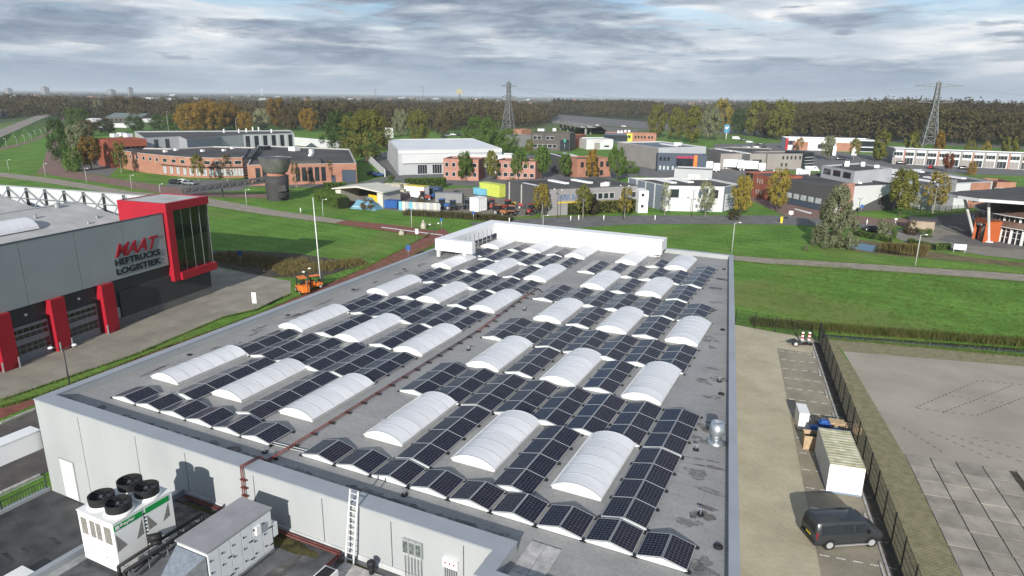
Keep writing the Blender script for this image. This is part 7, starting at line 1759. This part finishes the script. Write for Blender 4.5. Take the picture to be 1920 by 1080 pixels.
# --- forklifts
def forklift(x, y, rz, sc, label):
    t = thing('forklift', label, 'forklift', (x, y, .02), rz); s = sc
    part('chassis', MB().box(-1.5*s, 1.1*s, -.62*s, .62*s, .35*s, .95*s), ORANGE, t, False, False)
    part('counterweight', MB().prism([(-1.9*s, -.5*s), (-1.2*s, -.66*s), (-1.2*s, .66*s), (-1.9*s, .5*s)], .40*s, 1.35*s), ORANGE, t, False, False)
    part('hood', MB().box(-1.2*s, -.3*s, -.55*s, .55*s, .951*s, 1.35*s), ORANGE, t, False, False); part('seat', MB().box(-.75*s, -.3*s, -.28*s, .28*s, 1.351*s, 1.5*s).box(-.85*s, -.74*s, -.28*s, .28*s, 1.4*s, 1.95*s), BLACK, t, False, False)
    for a in (-1.05, .75):
        for b in (-.52, .52): part('guard_post', MB().beam((a*s, b*s, .9*s), ((a*.85)*s, b*s, 2.25*s), .08*s), BLACK, t, False, False)
    part('guard_roof', MB().box(-1.0*s, .7*s, -.56*s, .56*s, 2.25*s, 2.32*s), ORANGE, t, False, False)
    for b in (-.38, .38): part('mast_rail', MB().box(1.12*s, 1.26*s, (b-.06)*s, (b+.06)*s, .1*s, 2.6*s), DARKM, t, False, False)
    for z in (.3, 1.3, 2.5): part('mast_bar', MB().box(1.13*s, 1.25*s, -.32*s, .32*s, z*s, (z+.1)*s), DARKM, t, False, False)
    for b in (-.3, .3): part('fork', MB().box(1.27*s, 2.4*s, (b-.06)*s, (b+.06)*s, .08*s, .13*s), DARKM, t, False, False)
    part('carriage', MB().box(1.262*s, 1.32*s, -.5*s, .5*s, .14*s, .6*s), DARKM, t, False, False)
    for a, r in ((.65, .36), (-1.2, .30)):
        for b in (-.62, .62): wheel(t, a*s, b*s, r*s, .26*s)
q = (-27.21, 42.22); forklift(q[0], q[1], R(150), .95, 'large orange forklift parked on the concrete yard beside the verge')
q = (-27.07, 44.73); forklift(q[0], q[1], R(60), .8, 'smaller orange forklift behind the large one')
# --- cars and lorries far off
CARC = {}
def car(x, y, rz, m, label, big=False, group='cars in the business park'):
    t = thing('van' if big else 'car', label, 'van' if big else 'car', (x, y, .03), rz, group)
    if ('b', big) not in CARC:
        if big:
            CARC['b', big] = loft([(-2.5, .3, 1.1, 2.1, .92, .82), (1.2, .3, 1.1, 2.15, .96, .84), (1.6, .3, 1.1, 2.0, .95, .8), (2.1, .3, 1.0, 1.2, .92, .75), (2.6, .35, .8, .95, .85, .6)]).mesh('body', [])
            CARC['g', big] = MB().add([(1.55, -.72, 1.98), (2.08, -.78, 1.25), (2.08, .78, 1.25), (1.55, .72, 1.98)], [(0, 1, 2, 3), (3, 2, 1, 0)]).box(.7, 1.5, -.93, .93, 1.25, 1.8).mesh('windows', [GLASS])
        else:
            CARC['b', big] = loft([(-2.15, .35, .8, .95, .78, .6), (-2.0, .25, .85, 1.0, .86, .68), (-1.7, .25, .88, 1.25, .88, .66), (-1.0, .25, .88, 1.45, .88, .62), (.1, .25, .88, 1.46, .88, .62), (.9, .25, .86, .98, .88, .72), (1.8, .25, .75, .85, .86, .66), (2.1, .32, .6, .68, .74, .55)]).mesh('body', [])
            g = MB()
            for s in (-1, 1): g.add([(-1.5, s*.86, .93), (.6, s*.86, .93), (.05, s*.70, 1.36), (-1.05, s*.70, 1.36)], [(0, 1, 2, 3), (3, 2, 1, 0)])
            g.add([(.15, -.58, 1.42), (.85, -.70, 1.02), (.85, .70, 1.02), (.15, .58, 1.42)], [(0, 1, 2, 3), (3, 2, 1, 0)]); g.add([(-1.1, -.58, 1.42), (-1.72, -.62, 1.2), (-1.72, .62, 1.2), (-1.1, .58, 1.42)], [(0, 1, 2, 3), (3, 2, 1, 0)])
            CARC['g', big] = g.mesh('windows', [GLASS])
        CARC['w', big] = MB().tube((0, -.1, .31), (0, .1, .31), .31, n=12).mesh('wheel', [TIRE])
    k = ('b', big, m.name)
    if k not in CARC: c = CARC['b', big].copy(); c.materials.append(m); c.polygons.foreach_set('use_smooth', [True]*len(c.polygons)); CARC[k] = c
    link('body', CARC[k], t); link('windows', CARC['g', big], t)
    for a in (-1.35, 1.35):
        for s in (-1, 1): link('wheel', CARC['w', big], t, (a*(1.2 if big else 1), s*.82, 0))
CW, CB, CG, CR, CBL = mat('car_white', (.72, .72, .72), .3, spec=.6), mat('car_black', (.02, .02, .022), .25, spec=.6), mat('car_silver', (.33, .34, .35), .3, metal=.5), mat('car_red', (.35, .02, .02), .3, spec=.6), mat('car_blue', (.03, .07, .18), .3, spec=.6)
for q, a, m, l, b in (((60.47, 312.36), .1, CB, 'dark car left on the far street by the unit row', False), ((70.09, 297.65), 1.4, CR, 'red car with white rear on the far street', False), ((82.01, 300.39), .1, CB, 'black car parked near the red tree', False), ((99.18, 331.88), .3, CBL, 'dark blue car at the right end of the unit row', False),
    ((36.61, 320.39), .2, CB, 'dark car before the showroom banner', False), ((21.13, 276.3), .0, CW, 'white van beside the taupe office', True), ((27.48, 256.69), .05, CW, 'large white van behind the black hall', True), ((-28.15, 452.2), .1, CW, 'white van near the blue roadside sign', True),
    ((-22.48, 442.92), .1, CB, 'black car right of the white roadside van', False), ((-15.96, 422.62), .1, CW, 'white car on the slip road under the poplars', False), ((-7.8, 405.72), .1, CB, 'dark car on the slip road', False), ((-6.46, 376.13), .1, CG, 'silver car behind the dock hall', False), ((-1.57, 374.86), 0, CB, 'black car behind the dock hall', False),
    ((-11.14, 372.85), 0, CG, 'grey car at the corner of the dock hall', False), ((-105.1, 161.28), .8, CB, 'dark car on the drive beside the workshop', False), ((-100.79, 158.46), .8, CBL, 'blue car on the drive beside the white wall', False), ((-137.75, 112.96), .1, CW, 'white car in the car park of the curved office', False), ((-139.7, 111.78), .1, CB, 'black car in the car park of the curved office', False),
    ((-134.42, 112.09), .1, CG, 'silver car at the right of the car park', False), ((-427.11, 282.38), 0, CBL, 'blue car below the long barn', False), ((-455.09, 299.15), 0, CW, 'white car below the long barn', False), ((-198.64, 365.24), 0, CG, 'silver car in the pylon car park, left', False), ((-202.08, 377.92), 0, CW, 'white car in the pylon car park, middle', False), ((-195.53, 375.24), 0, CB, 'dark car in the pylon car park, right', False), ((-194.56, 353.86), 0, CB, 'black car at the pylon car park edge', False),
    ((-98.68, 535.12), 0, CB, 'dark car on the motorway left of the poplars', False), ((-147.4, 592.39), 0, CW, 'white car on the motorway slope', False), ((-174.81, 597.21), .2, CG, 'grey car on the motorway near the viaduct end', False), ((-232.87, 142.46), 1.2, CB, 'dark car under the greyish tree', False), ((45.2, 131.23), .4, CB, 'dark car half hidden right of the willow', False)):
    car(*q, a, m, l, b)
def lorry(x, y, rz, m, label, L=11):
    t = thing('lorry', label, 'lorry', (x, y, .03), rz, 'white lorries')
    part('box_body', MB().box(-L/2, L/2-2.6, -1.25, 1.25, 1.0, 3.8), m, t, False, False); part('cab', MB().prism([(L/2-2.3, -1.2), (L/2, -1.1), (L/2, 1.1), (L/2-2.3, 1.2)], .6, 3.2), m, t, False, False); part('windscreen', MB().box(L/2+.002, L/2+.02, -1.0, 1.0, 1.7, 2.8), GLASS, t, False, False); part('chassis', MB().box(-L/2, L/2-.2, -.5, .5, .5, .999), DARKM, t, False, False)
    for a in (-L/2+1.2, -L/2+2.4, L/2-1.2):
        for s in (-1, 1): wheel(t, a, s*1.05, .48, .3)
lorry(*(0.53, 248.6), 0.1, WHITE2, 'long white lorry at the docks of the low hall', 11); lorry(*(6.77, 245.81), .1, WHITE2, 'white lorry with green cab side right of the long one', 10); lorry(*(-6.74, 235.1), .3, WHITE2, 'white motorhome-like lorry right of the navy office', 7)

# ================================================================== contractor yard
sh = thing('yard_shelter', 'open white gabled shelter in the contractor yard', 'shelter', (*(-67.39, 109.18), 0), .02)
CREAM = mat('cream_sheet', (.55, .53, .46), .7, var=.08, scale=.4)
for a in (-6.2, 6.2): part('side_wall', MB().box(a-.8, a+.8, -3.5, 4, 0, 3.8), CREAM, sh, False, False)
part('back_wall', MB().box(-5.4, 5.4, 3.7, 4, 0, 3.8), DBRICK, sh, False, False)
part('roof', MB().add([(-7.6, -4.2, 4.0), (0, -4.2, 5.0), (7.6, -4.2, 4.0), (-7.6, 4.4, 4.0), (0, 4.4, 5.0), (7.6, 4.4, 4.0), (-7.6, -4.2, 3.7), (0, -4.2, 4.6), (7.6, -4.2, 3.7), (-7.6, 4.4, 3.7), (0, 4.4, 4.6), (7.6, 4.4, 3.7)], [(0, 1, 4, 3), (1, 2, 5, 4), (6, 9, 10, 7), (7, 10, 11, 8), (0, 6, 7, 1), (1, 7, 8, 2), (0, 3, 9, 6), (2, 8, 11, 5)]), CREAM, sh, False, False)
tp = thing('blue_tarpaulin_heap', 'heap under a light blue tarpaulin in the white shelter', 'tarpaulin', (*(-63.57, 103.8), 0))
mb = MB(); rg = random.Random(3); nx, ny = 16, 8
for j in range(ny+1):
    for i in range(nx+1):
        u, v = i/nx*2-1, j/ny*2-1; z = 3.0*max(0, 1-abs(u)**3)*max(0, 1-abs(v)**3)*(1+.15*math.sin(u*5+v*3))+rg.uniform(-.08, .08)
        mb.v.append((u*3.6+rg.uniform(-.1, .1), v*2.0, max(.0, z*.8)))
for j in range(ny):
    for i in range(nx): a = j*(nx+1)+i; mb.f.append((a, a+1, a+nx+2, a+nx+1)); mb.mi.append(0)
part('sheet', mb, mat('blue_tarpaulin', (.10, .24, .34), .5, scale=.8, col2=(.20, .36, .46)), tp, False, False); part('rope', MB().tube((-3, -1.8, .6), (3, -1.8, .6), .05), WHITE2, tp, False, False)
def boxy(name, label, cat, q, s, m, rz=0.0, top=None):
    t = thing(name, label, cat, (*q, .03), rz); L, w_, h = s
    part('body', MB().box(-L/2, L/2, -w_/2, w_/2, .15, h), m, t, False, False); part('lid', MB().box(-L/2-.06, L/2+.06, -w_/2-.06, w_/2+.06, h, h+.12), top or m, t, False, False)
    part('skid', MB().box(-L/2+.1, L/2-.1, -w_/2+.1, w_/2-.1, 0, .15), DARKM, t, False, False)
    for k in range(5): part('rib', MB().box(-L/2+L*(k+.5)/5-.05, -L/2+L*(k+.5)/5+.05, -w_/2-.05, -w_/2-.001, .2, h-.1), m, t, False, False)
    return t
boxy('yellow_skip', 'yellow waste skip right of the blue heap', 'skip', (-65.93, 112.04), (5.0, 2.2, 2.0), YELLOW, .05); boxy('white_tank', 'white and blue container with a yellow lid in the yard', 'container', (-63.53, 125.24), (6.0, 2.6, 3.0), WHITE2, .02, YELLOW)
boxy('lime_container', 'lime yellow container at the left of the contractor hall', 'container', (-47.01, 137.33), (8.0, 2.6, 3.4), mat('lime_paint', (.50, .56, .10), .5, var=.08), -.35); boxy('blue_skip', 'light blue open container beside the lime one', 'container', (-50.48, 137.64), (5.0, 2.2, 1.8), mat('light_blue_paint', (.16, .42, .55), .5), -.4)
boxy('blue_tank', 'blue tank at the front edge of the yard', 'tank', (-58.78, 107.49), (3.6, 2.0, 1.8), BLUE, .1); boxy('grey_container', 'grey container in the middle of the yard', 'container', (-51.27, 121.64), (7.0, 2.2, 2.4), G_M, .3); boxy('dark_blue_machine', 'dark blue compressor left of the trucks', 'machine', (-62.01, 130.79), (5.0, 2.4, 2.2), NAVY, 0)
boxy('white_truck_cab', 'white lorry cab facing the road in the yard', 'truck', (-38.62, 113.75), (3.4, 2.5, 3.2), WHITE2, 1.4); 
for i, q in enumerate(((-71.06, 125.41), (-70.04, 127.21), (-66.9, 121))): boxy('concrete_block_wall', 'pale concrete block stack behind the red barriers, %s' % ('left', 'right', 'front')[i], 'blocks', q, (5.0, 1.2, 3.0-.6*(i == 2)), STONE)
fp2 = thing('sheet_fence', 'fence of pale and light blue sheets at the yard front', 'fence', (*(-52.94, 105.48), 0))
for k in range(12):
    a = Vector((-55.65, 105.68)).lerp(Vector((-45.55, 108)), k/12); b = Vector((-55.65, 105.68)).lerp(Vector((-45.55, 108)), (k+.95)/12)
    part('sheet', MB().obox(tuple(a), tuple(b), .12, 0, 2.1), (mat('light_blue_paint', (.16, .42, .55), .5), CREAM, G_L)[k % 3 if k < 6 else 1+k % 2], fp2)
random.seed(17)
RED_, ORANGE_, YELLOW_ = RED, ORANGE, YELLOW
RED, ORANGE, YELLOW = mat('faded_red', (.27, .05, .04), .6, scale=1.5, var=.25), mat('faded_orange', (.38, .15, .06), .6, scale=1.5, var=.25), mat('faded_yellow', (.42, .34, .08), .6, scale=1.5, var=.2)
def tractor(q, m, rz, label):
    t = thing('tractor', label, 'tractor', (*q, .03), rz, 'tractors in the contractor yard'); t.scale = (.85, .85, .85)
    part('bonnet', MB().box(.2, 2.0, -.42, .42, .8, 1.55), m, t, False, False); part('cab', MB().prism([(-1.2, -.7), (.2, -.6), (.2, .6), (-1.2, .7)], 1.1, 2.7), GLASS, t, False, False); part('roof', MB().box(-1.3, .3, -.8, .8, 2.7, 2.85), m, t, False, False); part('mudguard', MB().box(-1.4, -.2, -1.0, 1.0, 1.3, 1.5), m, t, False, False)
    for s in (-1, 1): wheel(t, -.8, s*.95, .8, .45); wheel(t, 1.5, s*.75, .5, .3)
    part('axle', MB().box(-.9, 1.7, -.25, .25, .5, .8), DARKM, t, False, False)
for i, (q, m, l) in enumerate((((-30.26, 122.19), RED, 'red tractor beside the contractor hall wall'), ((-37.32, 118.1), RED, 'red machine right of the white lorry cab'), ((-31.45, 111.06), ORANGE, 'orange machine at the front of the yard'), ((-29.11, 112.4), ORANGE, 'second orange machine at the yard front'), ((-25.98, 115.87), RED, 'bright red machine at the right end of the yard front'), ((-33.49, 118.5), RED, 'dull red machine in the middle of the right yard'), ((-33.35, 124.16), YELLOW, 'yellow machine left of the hall downpipe'),
        ((-58.83, 121.39), RED, 'red machine on the yard heap'), ((-47.31, 112.31), BLUE, 'dark blue machine among the yard weeds'), ((-44.74, 111.99), NAVY, 'navy machine at the yard front'), ((-58.11, 126.19), BLUE, 'blue machine behind the heap'), ((-52.29, 127.41), G_D, 'dark lorry chassis in the yard'), ((-41.94, 122.06), G_D, 'dark machine behind the white lorry cab'), ((-42.33, 115.2), NAVY, 'navy machine left of the white lorry cab'))):
    tractor(q, m, random.uniform(0, 6.28), l)
RED, ORANGE, YELLOW = RED_, ORANGE_, YELLOW_
hp = thing('gravel_heap', 'dark gravel heap in the sheet-fenced bay', 'heap', (*(-56.91, 114.32), 0)); mb = MB(); rg = random.Random(5)
for j in range(5):
    for k in range(14):
        t_ = k/14*6.283; r = (5.0-j*1.2)*(1+rg.uniform(-.12, .12)); mb.v.append((r*math.cos(t_)*1.4, r*math.sin(t_), j*.42))
for j in range(4):
    for k in range(14): mb.f.append((j*14+k, j*14+(k+1) % 14, (j+1)*14+(k+1) % 14, (j+1)*14+k)); mb.mi.append(0)
mb.f.append(tuple(range(56, 70))); mb.mi.append(0); part('mound', mb, G_D, hp, False, False)
for i in range(8):
    q = Vector((-63.1, 116.77)).lerp(Vector((-61.79, 119.66)), i/8); t = thing('striped_board', 'red and white striped traffic board stored in the yard, %s from left' % ORD[i], 'barrier', (q.x, q.y, 0), 0, 'striped boards in the yard')
    for k in range(4): part('stripe', MB().box(-.35, .35, -.05, .05, .3+k*.4, .69+k*.4), RED if (k+i) % 2 else WHITE2, t, False, False)
    part('foot', MB().box(-.4, .4, -.3, .3, 0, .3), BLACK, t, False, False)

# ================================================================== pylons, wires, viaduct
PYL = mat('pylon_steel', (.15, .155, .155), .6, var=.1, scale=.3)
def pylon(x, y, H, rz, label, w0=4.2, arms=((.96, 9.0), (.70, 10.0)), thick=1.0, m=None):
    t = thing('pylon', label, 'pylon', (x, y, 0), rz, 'lattice power pylons'); m = m or PYL
    def wd(z): f = z/H; return w0*(1-f/.62)+1.25*f/.62 if f < .62 else 1.25-(f-.62)*.9
    zs = [0, .16*H, .30*H, .42*H, .52*H, .62*H, .70*H, .78*H, .86*H, .93*H, 1.0*H]
    co = [(-1, -1), (1, -1), (1, 1), (-1, 1)]
    for sx, sy in co:
        leg = MB()
        for a, b in zip(zs, zs[1:]): leg.beam((sx*wd(a), sy*wd(a), a), (sx*wd(b), sy*wd(b), b), .28*thick)
        part('leg', leg, m, t, False, False)
    for a, b in zip(zs, zs[1:]):
        for k in range(4):
            (x0, y0), (x1, y1) = co[k], co[(k+1) % 4]
            br = MB().beam((x0*wd(a), y0*wd(a), a), (x1*wd(b), y1*wd(b), b), .15*thick).beam((x1*wd(a), y1*wd(a), a), (x0*wd(b), y0*wd(b), b), .15*thick).beam((x0*wd(b), y0*wd(b), b), (x1*wd(b), y1*wd(b), b), .14*thick)
            part('bracing', br, m, t, False, False)
    tips = []
    for f, sp in arms:
        z = H*f
        for s in (-1, 1):
            ar = MB(); w = wd(z)
            for q in (-1, 1): ar.beam((s*w, q*w*.8, z+1.2), (s*sp, 0, z), .16*thick).beam((s*w, q*w*.8, z-.6), (s*sp, 0, z), .16*thick)
            for u in (.3, .6): ar.beam((s*(w+(sp-w)*u), -w*.8*(1-u), z-.6*(1-u)), (s*(w+(sp-w)*u), w*.8*(1-u), z+1.2*(1-u)), .1*thick)
            part('cross_arm', ar, m, t, False, False); tips.append((s*sp, z-.4)); tips.append((s*sp*.6, z-.4))
    part('peak', MB().beam((0, 0, H), (0, 0, H*1.035), .2*thick), m, t, False, False)
    return tips
pa, pb = (-184.19, 425.92), (82.51, 454.19)
ang = math.atan2(pb[1]-pa[1], pb[0]-pa[0])+math.pi/2
pylon(*pa, 35.5, ang+R(90)-R(8), 'pale lattice pylon left of centre, in front of the brown wood', w0=4.0, arms=((.93, 6.5), (.72, 6.0)), thick=1.5)
pylon(*pb, 37.0, R(8), 'tall lattice pylon on the right in front of the wood', arms=((.945, 12.5), (.70, 10.0)), thick=1.7)
PW_ = thing('power_lines', 'thin sagging power lines strung between the pylons', 'power lines', (0, 440, 0))
def wire(a, b, sag, r=.035):
    a, b = Vector(a), Vector(b); pts = []
    for k in range(17):
        f = k/16; p = a.lerp(b, f); p.z -= sag*4*f*(1-f); pts.append(p)
    return MB().path(pts, r, 4)
for dz, off in ((-2.5, -6), (-2.5, 6), (-10.5, -6), (-10.5, 6)):
    part('wire', wire((pa[0], pa[1]+off, 35.5+dz), (pb[0]+off, pb[1]+off, 37.0+dz), 9), DARKM, PW_)
    part('wire', wire((pb[0]+off, pb[1]+off, 37+dz), (pb[0]+330+off, pb[1]+40+off, 35+dz), 9), DARKM, PW_)
    part('wire', wire((pa[0], pa[1]+off, 35.5+dz), (pa[0]-60, pa[1]+420+off, 35+dz), 9), DARKM, PW_)
VD = thing('motorway_viaduct', 'grey concrete motorway viaduct on piers before the dark wood', 'viaduct', (*(-175.13, 541.26), 0))
VC = mat('viaduct_concrete', (.24, .235, .225), .9, var=.1, scale=.2)
va, vb, vc_ = Vector((-179.13, 515.85)), Vector((-127.28, 443.78)), Vector((-119.74, 546.55))
part('deck', MB().obox(tuple(va), tuple(vb), 15, 5.0, 6.2), VC, VD); part('kerb', MB().obox(tuple(va+Vector((0, -7.6))), tuple(vb+Vector((0, -7.6))), .5, 6.2, 7.0), VC, VD)
for f in (.08, .36, .64, .93):
    p = va.lerp(vb, f)
    for s in (-5, 5): part('pier', MB().box(p.x-.7, p.x+.7, p.y+s-.7, p.y+s+.7, 0, 5.0), VC, VD)
dd_ = (vc_-vb).normalized(); nn_ = Vector((-dd_.y, dd_.x))*7.5
struct('motorway_ramp', MB().add([(*(vb-nn_), 6.2), (*(vc_-nn_), .3), (*(vc_+nn_), .3), (*(vb+nn_), 6.2), (*(vb-nn_*2.2), 0), (*(vb+nn_*2.2), 0)], [(0, 1, 2, 3), (0, 4, 1), (3, 2, 5)]), ASPHG)
# ================================================================== far horizon
rg = random.Random(44)
tw = MB()
for k in range(110):
    a = math.radians(rg.uniform(-66, 16)); d = rg.uniform(1800, 5200); x, y = 37.45+d*math.sin(a), -25.57+d*math.cos(a); w = rg.uniform(10, 34); h = rg.uniform(5, 9)*(1.4 if rg.random() < .12 else 1)
    tw.box(x-w/2, x+w/2, y-8, y+8, 0, h, rg.choice((0, 0, 1, 2, 2)))
struct('distant_town', tw, [WPAN, G_L, BR_P], 'stuff', 'tiny pale buildings of the town along the horizon')
def px_dir(a, d): return (37.45+d*math.sin(math.radians(a)), -25.57+d*math.cos(math.radians(a)))
for a, d, w, h, l in ((-59.5, 4200, 34, 38, 'left far tower block on the horizon'), (-55.6, 4000, 36, 30, 'middle far tower block on the horizon'), (-54.4, 4300, 14, 42, 'slim far tower block on the horizon'), (-61.5, 4600, 30, 30, 'leftmost hazy tower block on the horizon')):
    x, y = px_dir(a, d); t = thing('tower_block', l, 'tower', (x, y, 0)); part('wall', MB().box(x-w/2, x+w/2, y-12, y+12, 0, h), G_M, t); part('roof', MB().box(x-w/4, x+w/4, y-6, y+6, h, h+4), G_D, t)
for i, (a, d) in enumerate(((-45.5, 3800), (-28.5, 4200), (-18.6, 4400), (-48.0, 4200), (-8.2, 4500))):
    x, y = px_dir(a, d); t = thing('wind_turbine', 'tiny white wind turbine on the horizon, %s from left' % ORD[(1, 2, 3, 0, 4)[i]], 'wind turbine', (x, y, 0), R(20), 'wind turbines on the horizon')
    part('tower', MB().tube((0, 0, 0), (0, 0, 44), 1.3, .8, 8), WHITE2, t, True, False)
    for k in range(3):
        th = R(90+120*k+i*23); part('blade', MB().beam((0, -1.5, 44), (20*math.cos(th), -1.5, 44+20*math.sin(th)), 1.0, .4), WHITE2, t, False, False)
for a, d, H_, l in ((-63.2, 1900, 48, 'far pylon at the left picture edge'), (-33.1, 2100, 52, 'far hazy pylon above the wood, right one'), (-36.9, 2600, 46, 'far hazy pylon above the wood, left one')):
    x, y = px_dir(a, d); pylon(x, y, H_, R(30), l, 5, ((.92, 9), (.72, 10)), 1.0)

# ================================================================== the air itself
HZM = bpy.data.materials.new('hazy_air'); HZM.use_nodes = True
ht = HZM.node_tree; ht.nodes.remove(ht.nodes['Principled BSDF'])
pv_ = ht.nodes.new('ShaderNodeVolumePrincipled'); pv_.inputs['Density'].default_value = 0.00011; pv_.inputs['Color'].default_value = (.80, .88, .96, 1)
ht.links.new(pv_.outputs[0], ht.nodes['Material Output'].inputs['Volume'])
hz_ = struct('haze', MB().box(-30500, 30500, -30500, 30500, -1.0, 72.0), HZM, 'stuff', 'thin pale haze lying over the plain')
